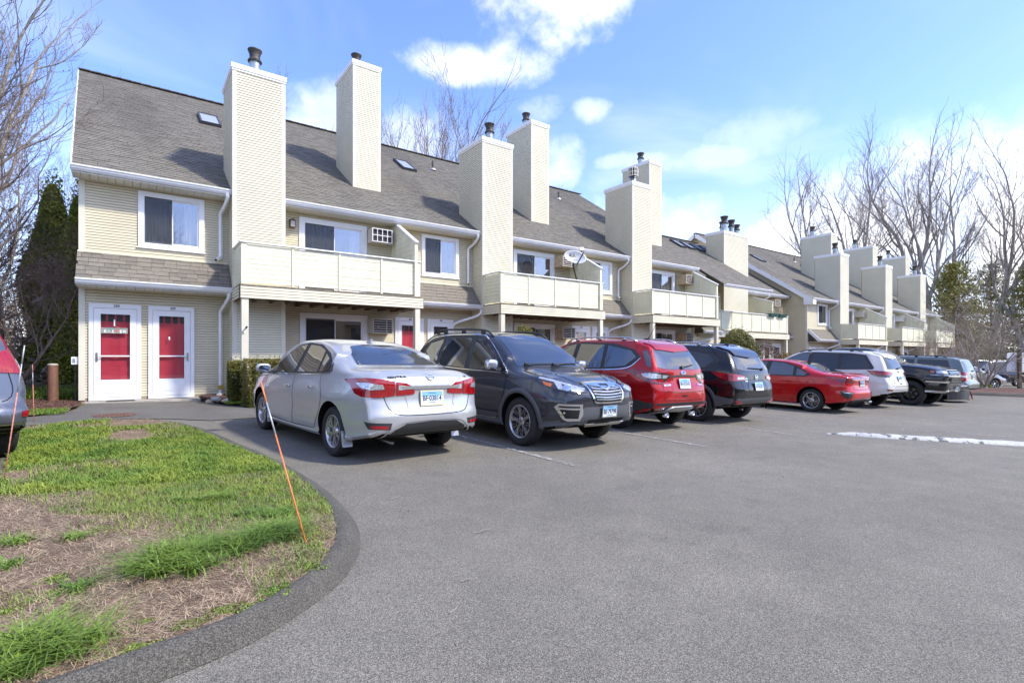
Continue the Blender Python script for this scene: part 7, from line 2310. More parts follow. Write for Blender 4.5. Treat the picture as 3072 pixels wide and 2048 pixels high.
def sage_minivan():
	c = Car('parked_car', 'grey green minivan parked nose in, last of the row before the mulch island', 'minivan', 28.0, 8.75, rad(90), suv_spec(W=1.99, R=.335, xf=1.515, xr=-1.515, xe_f=2.25, xe_r=-2.42, br=.10, k=.30,
		top=[(-2.42, 1.66), (-2.2, 1.72), (-1.4, 1.75), (-.2, 1.755), (.5, 1.70), (.9, 1.55), (1.4, 1.25), (1.75, 1.08), (2.0, 1.0), (2.25, .88)],
		belt=[(-2.42, 1.06), (-1, 1.05), (0, 1.03), (1.3, 1.0), (1.8, .94), (2.25, .80)],
		wid=[(-2.42, .90), (-2.0, .975), (-1, .995), (1, .995), (1.7, .96), (2.1, .86), (2.25, .78)],
		rear=[(.40, .02), (.50, -.07), (.66, -.07), (.76, .0), (1.1, .04), (1.3, .10), (1.5, .18), (1.75, .26)]), dict(paint='paint_sage'))
	P = 'paint_sage'
	c.wheels('star', rimr=.20, w=.21, nsp=5)
	for p in ([(1.35, 1.10), (.95, 1.42), (.6, 1.56), (.55, 1.08)], [(.45, 1.10), (.42, 1.60), (-.72, 1.62), (-.75, 1.12)], [(-.86, 1.12), (-.83, 1.62), (-1.85, 1.60), (-2.02, 1.15)]): c.both('side_window', p, 'car_glass_tint', off=.006, step=.1)
	c.seams([(a, p) for a in 'LR' for p in ([(1.3, 1.05), (1.35, .6), (1.2, .36)], [(.50, 1.07), (.48, .36)], [(-.80, 1.1), (-.82, .5)])], off=.003)
	for ax in 'LR':
		c.decal('door', ax, [(1.28, 1.03), (1.32, .6), (1.18, .38), (.52, .38), (.52, 1.05)], P, off=.002, step=.12); c.decal('door', ax, [(.46, 1.06), (.46, .38), (-.80, .40), (-.78, 1.08)], P, off=.002, step=.12)
	c.decal('rear_window', 'B', [(-.66, 1.15), (.66, 1.15), (.62, 1.56), (0, 1.60), (-.62, 1.56)], 'car_glass', off=.006, step=.08)
	ta = c.wrap('tail_light', 'WR', [(38, 1.12), (51, 1.12), (51, .76), (39, .76)], 'lens_red', off=.012, step=.04)
	for sg, par in ((1, ta[0]), (-1, ta[1])): c.decal('reversing_lens', 'WR', [(sg * a, b) for a, b in [(39.5, .98), (48, .98), (48, .91), (39.5, .91)]], 'lens_clear', off=.015, step=.03, parent=par)
	c.plate('B', .93, 'AR·51406'); c.seams([('B', [(-.76, 1.2), (-.74, .75), (0, .72), (.74, .75), (.76, 1.2)]), ('B', [(-.8, .66), (0, .65), (.8, .66)])], w=.01)
	c.decal('handle_bar', 'B', [(-.34, 1.06), (.34, 1.06), (.32, 1.02), (-.32, 1.02)], P, off=.02, step=.05)
	c.seams([('B', [(-.8, .44), (0, .42), (.8, .44)])], w=.02, m='satin', name='bumper_strip', off=.012)
	c.wiper('B', .0, 1.17, -.3, 1.2); c.rails(-1.8, .3, .68, z=.05, m='plastic'); c.mirror_pod(1.2, 1.15)
	c.decal('windscreen', 'F', [(-.76, 1.2), (.76, 1.2), (.6, 1.62), (-.6, 1.62)], 'car_glass', off=.005, step=.1)
sage_minivan()

def champagne_sedan():
	c = Car('parked_car', 'champagne coloured older sedan seen from the side behind the mulch island', 'car', 41.0, 9.75, rad(-34), sedan_spec(R=.325, xf=1.415, xr=-1.415, xe_f=2.12, xe_r=-2.2,
		top=[(-2.2, .98), (-1.8, 1.02), (-1.5, 1.05), (-1.1, 1.24), (-.7, 1.39), (-.2, 1.43), (.2, 1.41), (.62, 1.26), (1.02, 1.02), (1.2, .98), (1.7, .91), (2.12, .74)],
		belt=[(-2.2, .92), (-1.2, .97), (0, .95), (1.1, .93), (1.6, .86), (2.12, .66)]), dict(paint='paint_champagne'))
	P = 'paint_champagne'
	c.wheels('star', rimr=.225, w=.22, nsp=6, rim_m='satin')
	for p in ([(.98, .99), (.6, 1.2), (.2, 1.33), (-.02, 1.35), (0, .99)], [(-.10, .99), (-.14, 1.35), (-.7, 1.30), (-.82, 1.0)]): c.both('side_window', p, 'car_glass', off=.006, step=.08)
	c.decal('windscreen', 'F', [(-.64, 1.04), (.64, 1.04), (.50, 1.36), (-.50, 1.36)], 'car_glass', off=.005, step=.07)
	c.seams([(a, [(1.02, .95), (1.06, .7), (.95, .30)]) for a in 'LR'], off=.003)
	c.seams([(a, p) for a in 'LR' for p in ([(1.05, .52), (0, .52), (-1.0, .52)],)], w=.03, m=P, name='rub_strip', off=.012)
	hl = c.wrap('headlight', 'WF', [(26, .62), (27, .74), (33, .80), (42, .82), (45, .74), (42, .62), (34, .59)], 'lens_clear', off=.012, step=.03)
	c.wrap('turn_lens', 'WF', [(56, .56), (66, .56), (66, .525), (56, .525)], 'lens_amber', off=.01, step=.03)
	gr = c.decal('grille', 'F', [(-.28, .78), (.28, .78), (.24, .60), (-.24, .60)], 'chrome', off=.015, step=.05)
	for z in (.74, .70, .66): c.seam('F', [(-.23, z), (.23, z)], w=.02, off=.018, m='seam', name='grille_bar', parent=gr, curve=False)
	c.decal('bumper', 'F', [(-.8, .56), (.8, .56), (.8, .40), (-.8, .40)], P, off=.03, step=.07)
	c.mirror_pod(.80, 1.0)
	for ax in 'LR': d = c.decal('door', ax, [(1.0, .95), (1.04, .7), (.93, .30), (-.04, .30), (-.04, .96)], P, off=.002, step=.1); c.handle(.12, .80, P, d, ax)
champagne_sedan()

def far_van(x, y, h, label, P='paint_navy', cat='minivan', red=True):
	c = Car('parked_car', label, cat, x, y, rad(h), suv_spec(W=1.99, R=.335, xf=1.515, xr=-1.515, xe_f=2.25, xe_r=-2.42, k=.30,
		top=[(-2.42, 1.70), (-2.2, 1.76), (-.2, 1.79), (.5, 1.74), (.9, 1.55), (1.4, 1.25), (1.75, 1.08), (2.25, .88)],
		belt=[(-2.42, 1.06), (0, 1.03), (1.3, 1.0), (2.25, .80)],
		wid=[(-2.42, .90), (-2.0, .975), (1, .995), (1.7, .96), (2.25, .78)]), dict(paint=P))
	c.wheels('star', rimr=.20, w=.21, nsp=5)
	for p, g in (([(1.35, 1.10), (.95, 1.42), (.6, 1.58), (.55, 1.08)], 'car_glass'), ([(.45, 1.10), (.42, 1.62), (-.72, 1.64), (-.75, 1.12)], 'car_glass_tint'), ([(-.86, 1.12), (-.83, 1.64), (-1.85, 1.62), (-2.02, 1.15)], 'car_glass_tint')): c.both('side_window', p, g, off=.006, step=.1)
	c.decal('windscreen', 'F', [(-.76, 1.2), (.76, 1.2), (.6, 1.62), (-.6, 1.62)], 'car_glass', off=.005, step=.1)
	c.decal('rear_window', 'B', [(-.66, 1.15), (.66, 1.15), (.62, 1.58), (-.62, 1.58)], 'car_glass', off=.006, step=.1)
	c.wrap('tail_light', 'WR', [(38, 1.05), (60, 1.05), (58, .90), (39, .88)], 'lens_red', off=.012, step=.05)
	c.seams([('B', [(-.8, .85), (.8, .85)])], w=.06, m='chrome', name='chrome_strip', off=.01)
	c.seams([(a, [(1.3, 1.02), (-2.0, 1.05)]) for a in 'LR'], w=.015, m='satin', name='window_trim', off=.01)
	c.plate('B', .75, 'BD·20634'); c.rails(-1.8, .3, .68, z=.05, m='satin'); c.mirror_pod(1.2, 1.15)
	c.wrap('headlight', 'WF', [(25, .70), (40, .78), (58, .82), (52, .70), (35, .66)], 'lens_clear', off=.010, step=.06)
far_van(50.6, 10.6, 146, 'dark blue van standing behind the champagne sedan')
far_van(49.2, 6.2, -34, 'dark car with a chrome strip seen behind the blank sign', 'paint_black', 'car')

def left_crossover():
	c = Car('parked_car', 'grey blue crossover cut off by the left edge of the picture beside the grass island', 'car', -2.47, 9.62, rad(111), suv_spec(W=1.85, R=.36, lower_z=.34, xf=1.33, xr=-1.33,
		top=[(-2.10, 1.58), (-1.9, 1.62), (-1.4, 1.66), (-.5, 1.68), (.1, 1.65), (.45, 1.55), (.9, 1.28), (1.25, 1.10), (1.4, 1.06), (1.8, 1.0), (2.02, .9)],
		rear=[(.35, .02), (.5, -.12), (.62, -.13), (.72, -.04), (.9, .0), (1.08, .03), (1.3, .12), (1.5, .22), (1.62, .28)]), dict(paint='paint_greyblue', lower='plastic'))
	P = 'paint_greyblue'
	c.wheels('vee', rimr=.22, w=.225, nsp=5)
	suv_sides(c, P, ('car_glass', 'car_glass_tint'))
	clad(c, 'plastic', .50)
	c.decal('rear_window', 'B', [(-.62, 1.15), (.62, 1.15), (.54, 1.46), (-.54, 1.46)], 'car_glass_tint', off=.006, step=.06)
	ta = c.wrap('tail_light', 'WR', [(56, 1.45), (50, 1.47), (46, 1.44), (41, 1.28), (28, 1.20), (27, 1.04), (42, 1.02), (53, 1.03), (56, 1.2)], 'lens_red', off=.014, step=.04)
	for sg, par in ((1, ta[0]), (-1, ta[1])):
		c.decal('reversing_lens', 'WR', [(sg * a, b) for a, b in [(54, 1.17), (44, 1.17), (42, 1.06), (53, 1.05)]], 'lens_clear', off=.018, step=.03, parent=par)
	c.wrap('reflector', 'WR', [(36, .62), (48, .63), (48, .57), (36, .56)], 'lens_red', off=.012, step=.03)
	c.seams([('WR', [(-66, .50), (-40, .49), (-20, .485), (0, .48), (20, .485), (40, .49), (66, .50)])], w=.02, m='satin', name='bumper_strip', off=.01)
	c.seams([('B', [(-.66, 1.05), (-.64, .74), (0, .71), (.64, .74), (.66, 1.05)])], w=.01)
	c.plate('B', .90, 'AU·70553'); c.mirror_pod(.84, 1.10)
	c.decal('windscreen', 'F', [(-.70, 1.12), (.70, 1.12), (.56, 1.55), (-.56, 1.55)], 'car_glass', off=.005, step=.1)
left_crossover()

def left_far_car():
	c = Car('parked_car', 'dark green older car facing out, glimpsed behind the grey blue crossover', 'car', -3.25, 14.9, rad(-70), sedan_spec(), dict(paint='paint_sage'))
	c.wheels('star', rimr=.20, w=.20, nsp=5, rim_m='alloy')
	for p in ([(1.00, .975), (.55, 1.25), (.28, 1.36), (-.02, 1.395), (.02, 1.0)], [(-.10, 1.005), (-.15, 1.395), (-.76, 1.32), (-.80, 1.03)]): c.both('side_window', p, 'car_glass', off=.006, step=.08)
	c.decal('windscreen', 'F', [(-.66, 1.06), (.66, 1.06), (.50, 1.43), (-.50, 1.43)], 'car_glass', off=.005, step=.08)
	c.wrap('headlight', 'WF', [(24, .64), (26, .74), (44, .78), (48, .76), (47, .62)], 'lens_clear', off=.012, step=.04)
	c.wrap('turn_lens', 'WF', [(48, .76), (62, .76), (60, .64), (48, .63)], 'lens_amber', off=.012, step=.04)
	c.decal('bumper', 'F', [(-.8, .55), (.8, .55), (.8, .38), (-.8, .38)], 'plastic', off=.03, step=.07)
	c.mirror_pod(.86, 1.0)
left_far_car()
# ------------------------------------------------------------------ vegetation
mat('bark_grey', (.35, .315, .28), .9, noise=[((8, 8, 2), .4, 5)])
mat('bark_brown', (.17, .125, .095), .9, noise=[((8, 8, 2), .4, 5)])
mat('twig', (.27, .235, .205), .9)
mat('twig_red', (.19, .14, .11), .9)
mat('bud', (.27, .19, .14), .8)
def leafmat(name, c, c2, rough=.55):
	m = mat(name, c, rough, noise=[(2.2, .9, 4, c2), (25, .25, 2)])
	b = m.node_tree.nodes['Principled BSDF']
	b.inputs['Subsurface Weight'].default_value = 0.0
	return m
leafmat('leaf_dark', (.19, .25, .04), (.42, .40, .07))
leafmat('leaf_yew', (.075, .09, .018), (.22, .19, .03))
leafmat('leaf_box', (.10, .12, .025), (.25, .19, .045))
leafmat('leaf_gold', (.20, .15, .03), (.28, .17, .03))
leafmat('leaf_pine', (.13, .15, .035), (.32, .26, .05))
leafmat('leaf_red', (.15, .09, .06), (.20, .13, .09))
leafmat('leaf_lime', (.16, .24, .03), (.25, .30, .05))
leafmat('grass_green', (.10, .19, .016), (.24, .30, .03))
leafmat('grass_tuft', (.09, .17, .016), (.17, .26, .03))
leafmat('clover', (.13, .19, .03), (.20, .26, .05))
mat('straw_pale', (.43, .33, .21), .8, noise=[(9, .3, 3)])
mat('straw_brown', (.17, .105, .065), .85, noise=[(9, .3, 3)])

class TreeGen:
	"""bare deciduous tree: limbs, branches and twigs as tapered tubes"""
	def __init__(s, seed, H, r0, fork=3, spread=.45, up=.35, levels=5, first=.28, density=1.0, twig_r=.006, droop=0.0, lean=(0, 0), buds=0, wig=.06):
		s.rng = random.Random(seed); s.H = H; s.levels = levels; s.spread = spread; s.up = up; s.dens = density; s.tr = twig_r; s.wig = wig; s.buds = buds
		s.segs = {0: ([], [], 8), 1: ([], [], 3)}
		s.trunk = MB(); s.crown = MB(); s.bud = MB()
		d = Vector((lean[0], lean[1], 1)).normalized()
		if fork <= 1:
			s.grow(Vector((0, 0, -.1)), d, H * .55, r0, 0, first)
		else:
			pts, rad = [Vector((0, 0, -.1))], [r0 * 1.15]
			h = H * first; n = 5; p = pts[0]
			for i in range(n):
				d = (d + Vector([s.rng.gauss(0, .05) for _ in range(3)])).normalized(); p = p + d * h / n
				pts.append(p); rad.append(r0 * (1 - .15 * (i + 1) / n))
			s.trunk.tube(pts, rad, n=9, cap=False)
			for k in range(fork):
				a = 2 * PI * (k + s.rng.random() * .6) / fork
				t = spread * s.rng.uniform(.45, .95)
				dd = (d + Vector((math.cos(a), math.sin(a), 0)) * t).normalized()
				s.grow(pts[-1] - d * .05, dd, H * (1 - first) * s.rng.uniform(.55, .70), r0 * .85 / math.sqrt(fork) * 1.15, 1, .12)
	def grow(s, p, d, L, r, lv, bare):
		rng = s.rng
		n = max(3, int(L / (.55 if lv < 2 else .3 if lv < 4 else .14)))
		n = min(n, 11 if lv < 3 else 6)
		pts, rad = [p], [r]; dirs = []
		r1 = max(s.tr * .5, r * (.30 if lv < s.levels else .4))
		for i in range(n):
			w = s.wig * (1 + .3 * lv)
			d = (d + Vector((rng.gauss(0, w), rng.gauss(0, w), rng.gauss(0, w * .7) + s.up * .10 * (1 + lv * .2)))).normalized()
			p = p + d * L / n
			pts.append(p); rad.append(max(s.tr * .6, r + (r1 - r) * (i + 1) / n)); dirs.append(d.copy())
		tgt = s.trunk if lv <= 1 else s.crown
		sides = 8 if lv == 0 else 6 if lv == 1 else 4 if lv == 2 else 3
		tgt.tube(pts, rad, n=sides, cap=False)
		if s.buds and lv >= s.levels - 1 and rng.random() < s.buds:
			q = pts[-1]; b = .014 + .01 * rng.random()
			s.bud.quad(q + Vector((b, 0, 0)), q + Vector((0, b, b)), q - Vector((b, 0, 0)), q - Vector((0, b, -b * 2)))
			q = pts[len(pts) // 2]
			s.bud.quad(q + Vector((b, 0, 0)), q + Vector((0, b, b)), q - Vector((b, 0, 0)), q - Vector((0, b, -b * 2)))
		if lv >= s.levels: return
		nb = {0: 7, 1: 6, 2: 5, 3: 5, 4: 4, 5: 3}[lv]
		nb = max(2, int(round(nb * s.dens * rng.uniform(.8, 1.25))))
		for k in range(nb):
			t = bare + (1 - bare) * (k + rng.random() * .8) / nb
			t = min(t, .98)
			i = min(int(t * n), n - 1); f = t * n - i
			q = pts[i].lerp(pts[i + 1], f); dd = dirs[i]
			ax = dd.orthogonal().normalized(); ax.rotate(Matrix.Rotation(rng.uniform(0, 2 * PI), 3, dd))
			ang = rng.uniform(.45, 1.0) * (s.spread + .35)
			nd = (dd * math.cos(ang) + ax * math.sin(ang)).normalized()
			rr = rad[i] * rng.uniform(.45, .68)
			s.grow(q, nd, L * rng.uniform(.42, .68) * (1.15 - .45 * t), max(rr, s.tr), lv + 1, .12)
		# leader continues
		if lv < s.levels - 1:
			s.grow(pts[-1], dirs[-1], L * .45, rad[-1], lv + 2 if lv > 0 else 1, .1)
	def meshes(s, name='tree'):
		out = []
		for mb in (s.trunk, s.crown, s.bud):
			if not mb.v: out.append(None); continue
			me = bpy.data.meshes.new(name); me.from_pydata(mb.v, [], mb.f)
			me.polygons.foreach_set('use_smooth', [True] * len(me.polygons)); me.update(); out.append(me)
		return out

TREES = {}
def tree_kind(key, bark='bark_grey', twig='twig', **k):
	ms = TreeGen(**k).meshes(key)
	if ms[0]: ms[0].materials.append(MAT[bark])
	if ms[1]: ms[1].materials.append(MAT[twig])
	if ms[2]: ms[2].materials.append(MAT['bud'])
	TREES[key] = ms
def put_tree(key, x, y, label, group, s=1.0, rz=None, z=None, name='bare_tree', cat='tree', tilt=(0, 0)):
	ms = TREES[key]
	r = empty(name, (x, y, gz(x, y) - .05 if z is None else z), 0, label, cat, group)
	r.rotation_euler = (tilt[0], tilt[1], random.uniform(0, 6.28) if rz is None else rz); r.scale = (s, s, s)
	for me, nm in zip(ms, ('trunk', 'crown', 'buds')):
		if me:
			o = bpy.data.objects.new(nm, me); COL.objects.link(o); o.parent = r
			if nm == 'buds': o['kind'] = 'stuff'
	return r

tree_kind('tall_a', seed=3, H=23, r0=.30, fork=3, spread=.34, up=.5, levels=5, first=.30, density=.84, twig_r=.010)
tree_kind('tall_b', seed=8, H=22, r0=.29, fork=2, spread=.42, up=.5, levels=5, first=.34, density=.86, twig_r=.010)
tree_kind('tall_c', seed=15, H=20, r0=.27, fork=3, spread=.40, up=.4, levels=5, first=.22, density=.80, twig_r=.010)
tree_kind('gnarled', seed=21, H=13, r0=.34, fork=4, spread=.95, up=.15, levels=5, first=.16, density=1.0, twig_r=.012, wig=.15)
tree_kind('thicket_a', seed=31, H=9, r0=.10, fork=5, spread=.75, up=.3, levels=5, first=.06, density=.95, twig_r=.005, bark='bark_brown', twig='twig_red', wig=.10)
tree_kind('thicket_b', seed=37, H=8, r0=.12, fork=4, spread=.65, up=.25, levels=5, first=.10, density=.95, twig_r=.005, bark='bark_brown', twig='twig_red', buds=.4, wig=.11)
tree_kind('island', seed=41, H=7.2, r0=.15, fork=7, spread=1.0, up=.28, levels=5, first=.06, density=.8, twig_r=.005, bark='bark_grey', twig='twig', buds=.8, wig=.08)
tree_kind('left_big', seed=52, H=11.5, r0=.22, fork=3, spread=.55, up=.35, levels=5, first=.18, density=1.1, twig_r=.006, bark='bark_brown', twig='twig_red', buds=.3, wig=.085)

# trees seen over the roof of the near row
for k, (key, x, y, s_, lab) in enumerate((
	('tall_b', 8.6, 38.5, .92, 'bare tree whose top shows between the first two chimneys'),
	('tall_c', 12.8, 34.0, .95, 'bare tree right of the second chimney, leftmost of the three behind the ridge'),
	('tall_a', 18.0, 31.2, .90, 'tallest bare tree behind the ridge near the little roof vent'),
	('tall_c', 20.6, 31.0, .90, 'slim bare tree behind the ridge just left of the third chimney'),
	('tall_c', 27.0, 33.5, .72, 'bare treetop showing right of the fourth chimney behind the ridge'),
	('tall_b', 45.0, 42.0, .70, 'thin bare tree behind the set-back roof with skylights'),
	('tall_c', 50.0, 40.0, .64, 'faint bare tree left of the four-flue chimney'))):
	put_tree(key, x, y, lab, 'bare trees behind the houses', s_, rz=k * 1.7)
# thicket at the left of the building
for k, (key, x, y, s_, lab) in enumerate((
	('left_big', -4.6, 19.8, .95, 'big leaning bare tree at the left edge behind the rusty post'),
	('left_big', -8.2, 24.5, 1.12, 'bare tree at the far left whose crown reaches above the roof corner'),
	('thicket_b', -2.1, 17.2, .62, 'low bare shrubby tree with red buds right behind the rusty post'),
	('thicket_a', -4.4, 18.0, 1.0, 'tangled many stemmed bare tree left of the evergreens'),
	('thicket_a', -3.2, 22.6, 1.05, 'bare tree beside the dark evergreens'),
	('thicket_b', -6.2, 21.0, 1.0, 'bare thicket tree at the left picture edge'),
	('thicket_a', -5.6, 19.6, 1.12, 'dense many stemmed bare tree at the left edge behind the crossover'),
	('left_big', -6.4, 22.8, 1.05, 'bare tree with wide limbs reaching over the left thicket'),
	('tall_c', -5.0, 33.0, .62, 'tall thin bare tree far behind the left thicket'),
	('tall_c', -2.6, 36.0, .56, 'pale bare tree rising behind the evergreens'),
	('thicket_a', -7.6, 25.0, 1.1, 'bare tree deep in the left thicket'))):
	put_tree(key, x, y, lab, 'bare trees left of the houses', s_, rz=k * 2.1 + .4, tilt=((.0, -.16) if k == 0 else (0, 0)))
for k in range(14):
	x = -3 - random.random() * 16; y = 30 + random.random() * 26
	put_tree(random.choice(('tall_c', 'thicket_a', 'tall_a')), x, y, 'bare tree in the wood far behind the left thicket', 'trees of the wood on the left', .62 + .25 * random.random())

# tall trees beyond the far row, right half of the picture
far = [('gnarled', 53.0, 33.0, .98, 'spreading gnarled bare tree behind the far row, left of its first tall chimney'),
	   ('tall_b', 62.0, 29.5, 1.02, 'slender forked bare tree above the first tall chimney of the far row'),
	   ('tall_a', 66.0, 26.0, 1.12, 'tall bare tree with three upright limbs above the middle chimneys'),
	   ('tall_c', 60.5, 23.0, .9, 'bare tree just left of the third tall chimney of the far row'),
	   ('tall_b', 71.0, 23.0, 1.22, 'tallest bare tree, crossing limbs above the last chimneys'),
	   ('tall_a', 68.0, 18.5, 1.06, 'bare tree with dark twisting trunk right of the last chimney'),
	   ('tall_c', 74.0, 19.0, 1.2, 'broad bare tree over the end of the far row'),
	   ('tall_a', 78.0, 16.0, 1.15, 'bare tree near the right edge behind the evergreens'),
	   ('tall_b', 73.0, 11.5, .85, 'heavy leaning bare tree at the right picture edge')]
for k, (key, x, y, s_, lab) in enumerate(far):
	put_tree(key, x, y, lab, 'bare trees beyond the far row', s_ * 1.13, rz=k * 2.3 + 1, tilt=((.0, .22) if k == 8 else (0, 0)))
for k in range(10):
	t = random.random(); x = 76 + random.random() * 30; y = 44 - t * 40
	put_tree(random.choice(('tall_c', 'tall_a', 'thicket_a', 'tall_b')), x, y, 'bare tree in the brown wood at the right end of the lot', 'trees of the wood on the right', .55 + .35 * random.random())
put_tree('island', 38.6, 8.1, 'low spreading bare tree with reddish buds on the mulch island behind the minivan', None, .98, rz=.6, name='ornamental_tree')
for x, y, lab in ((49.5, 12.8, 'bare ornamental tree behind the blank sign at the right edge'), (57.5, 13.2, 'bare ornamental tree behind the dark blue van')):
	put_tree('island', x, y, lab, 'ornamental trees by the far lot', .8, name='ornamental_tree')

def leaf_cloud(name, m, pts, size, parent, aspect=.6, updir=None, seed=1, thickness=1):
	"""many small leaf-sized quads at the given points (numpy arrays)"""
	rs = np.random.RandomState(seed)
	P = np.asarray(pts); n = len(P)
	a = rs.normal(size=(n, 3)); a /= np.linalg.norm(a, axis=1)[:, None]
	b = rs.normal(size=(n, 3))
	if updir is not None: a = a * .45 + np.asarray(updir); a /= np.linalg.norm(a, axis=1)[:, None]
	b -= (a * b).sum(1)[:, None] * a; b /= np.linalg.norm(b, axis=1)[:, None]
	s_ = size * rs.uniform(.6, 1.4, n)[:, None]
	V = np.stack([P - a * s_ * .5 , P + b * s_ * aspect * .5, P + a * s_ * .5, P - b * s_ * aspect * .5], 1).reshape(-1, 3)
	me = bpy.data.meshes.new(name)
	me.vertices.add(4 * n); me.vertices.foreach_set('co', V.astype(np.float32).ravel())
	me.loops.add(4 * n); me.loops.foreach_set('vertex_index', np.arange(4 * n, dtype=np.int32))
	me.polygons.add(n); me.polygons.foreach_set('loop_start', np.arange(0, 4 * n, 4, dtype=np.int32)); me.polygons.foreach_set('loop_total', np.full(n, 4, dtype=np.int32))
	me.materials.append(MAT[m]); me.update(); me.validate()
	o = bpy.data.objects.new(name, me); COL.objects.link(o)
	if parent: o.parent = parent
	return o
def bumps(rs, D, k=14, amp=.12, w=.35):
	"""lumpy radius factor for unit directions D"""
	c = rs.normal(size=(k, 3)); c /= np.linalg.norm(c, axis=1)[:, None]
	f = np.ones(len(D))
	for i in range(k): f += amp * (rs.rand() * 1.6 - .5) * np.exp(-((D - c[i]) ** 2).sum(1) / w ** 2)
	return f
def shrub(name, x, y, rx, ry, h, m, n, size, label, group=None, kind='dome', seed=1, z0=None, inner=True, cat='shrub'):
	rs = np.random.RandomState(seed)
	g = bed_z(x, y) - .03 if z0 is None else z0
	r = empty(name, (x, y, g), 0, label, cat, group)
	D = rs.normal(size=(n, 3)); D[:, 2] = np.abs(D[:, 2]) if kind != 'ball' else D[:, 2]; D /= np.linalg.norm(D, axis=1)[:, None]
	if kind == 'box':
		D = D / np.maximum(np.abs(D[:, :2]).max(1), np.abs(D[:, 2]) )[:, None]
		f = .90 + .05 * rs.rand(n); D *= (.97 + .06 * np.sin(D[:, 0] * 5 + D[:, 1] * 3))[:, None]
		lo = rs.rand(n) < .8; D[lo, 2] = np.where(D[lo, 2] < .98, D[lo, 2] , D[lo, 2])
	elif kind == 'cone':
		t = rs.rand(n) ** .75; a = rs.uniform(0, 2 * PI, n); rr = (1 - t) ** .48 * (1 + .10 * np.sin(a * 5 + t * 9)); D = np.stack([np.cos(a) * rr, np.sin(a) * rr, t], 1); f = .8 + .22 * rs.rand(n); cz = rs.rand(90); ca = rs.uniform(0, 2 * PI, 90)
		for q in range(90):
			dd_ = ((t - cz[q]) * 6) ** 2 + (np.angle(np.exp(1j * (a - ca[q]))) * 1.6) ** 2; f += (.16 if q % 2 else -.14) * np.exp(-dd_ * 2.2)
	else: f = bumps(rs, D, amp=.13) * (.86 + .16 * rs.rand(n))
	P = D * f[:, None] * np.array([rx, ry, h]) if kind != 'cone' else np.stack([D[:, 0] * f * rx, D[:, 1] * f * ry, D[:, 2] * h], 1)
	st = rs.rand(n) < .05; P[st] *= (1 + .10 * rs.rand(st.sum()))[:, None]      # stray shoots
	P[:, 2] = np.maximum(P[:, 2], .02)
	leaf_cloud('foliage', m, P, size, r, seed=seed)
	if inner:
		# shaded inner mass of the same leaves, smaller
		n2 = n // 3
		Q = P[rs.choice(n, n2)] * np.array([.8, .8, .86])
		leaf_cloud('inner_foliage', m, Q, size * 2.6, r, seed=seed + 9, aspect=.9)
	mb = MB()
	for k in range(5):
		a = k * 1.3; mb.tube([(0, 0, -.05), (math.cos(a) * rx * .3, math.sin(a) * ry * .3, h * .35), (math.cos(a) * rx * .6, math.sin(a) * ry * .6, h * (.7 if kind != 'cone' else .5))], [.03, .02, .01], n=5)
	mb.build('stem', MAT['bark_brown'], r, local=True)
	return r
shrub('hedge', 2.85, 13.1, .80, .34, 1.12, 'leaf_box', 26000, .030, 'square clipped hedge behind the first balcony post', kind='box', seed=4, cat='hedge')
shrub('hedge', 2.0, 13.75, .16, .28, 1.02, 'leaf_yew', 6000, .030, 'narrow dark green end of the hedge left of the first balcony post', kind='box', seed=5, cat='hedge')
shrub('clipped_shrub', 10.15, 13.2, .85, .75, 2.12, 'leaf_yew', 16000, .045, 'rounded clipped evergreen rising behind the dark grey crossover', 'clipped evergreens by the houses', seed=6)
shrub('clipped_shrub', 22.75, 13.5, 1.35, 1.1, 2.75, 'leaf_yew', 26000, .055, 'big dome shaped yellowish evergreen behind the black crossover', 'clipped evergreens by the houses', seed=7)
shrub('bush', 25.4, 13.4, 1.25, .9, 2.0, 'leaf_red', 9000, .05, 'reddish brown twiggy bush right of the big domed evergreen', 'bushes along the houses', seed=8, inner=False)
shrub('bush', 27.2, 13.4, .95, .8, 1.75, 'leaf_gold', 9000, .05, 'golden orange bush behind the red sedan', 'bushes along the houses', seed=9)
shrub('bush', 29.4, 13.4, 1.5, .9, 1.85, 'leaf_yew', 14000, .05, 'low green evergreen bush under the end of the set-back balcony', 'bushes along the houses', seed=10)
shrub('bush', 4.9, 13.6, .55, .45, 1.5, 'leaf_dark', 2500, .035, 'loose dark shrub showing over the roof of the silver sedan', 'bushes along the houses', seed=12, inner=False)
shrub('bush', 12.6, 13.2, .8, .5, 1.35, 'leaf_dark', 3500, .04, 'loose dark shrub in front of the second ground floor sliding door', 'bushes along the houses', seed=13, inner=False)
shrub('arborvitae', -2.25, 25.3, 1.0, 1.0, 7.2, 'leaf_dark', 42000, .10, 'tall dark arborvitae left of the building, the taller of the two', 'arborvitae left of the houses', kind='cone', seed=14, z0=.3, cat='evergreen')
shrub('arborvitae', -1.35, 23.0, .80, .9, 6.4, 'leaf_dark', 30000, .10, 'dark arborvitae half hidden by the corner of the building', 'arborvitae left of the houses', kind='cone', seed=15, z0=.3, cat='evergreen')
shrub('ground_plant', 41.2, 8.7, .75, .35, .28, 'leaf_lime', 1600, .05, 'bright green low plant by the front wheel of the champagne sedan', 'green clumps on the island', seed=16, z0=gz(41, 8) + .14, cat='plant')
shrub('ground_plant', 39.0, 5.9, .9, .5, .16, 'leaf_lime', 2000, .05, 'yellow green moss clump on the island in front of the blank sign', 'green clumps on the island', seed=17, z0=gz(39, 6) + .14, cat='plant')

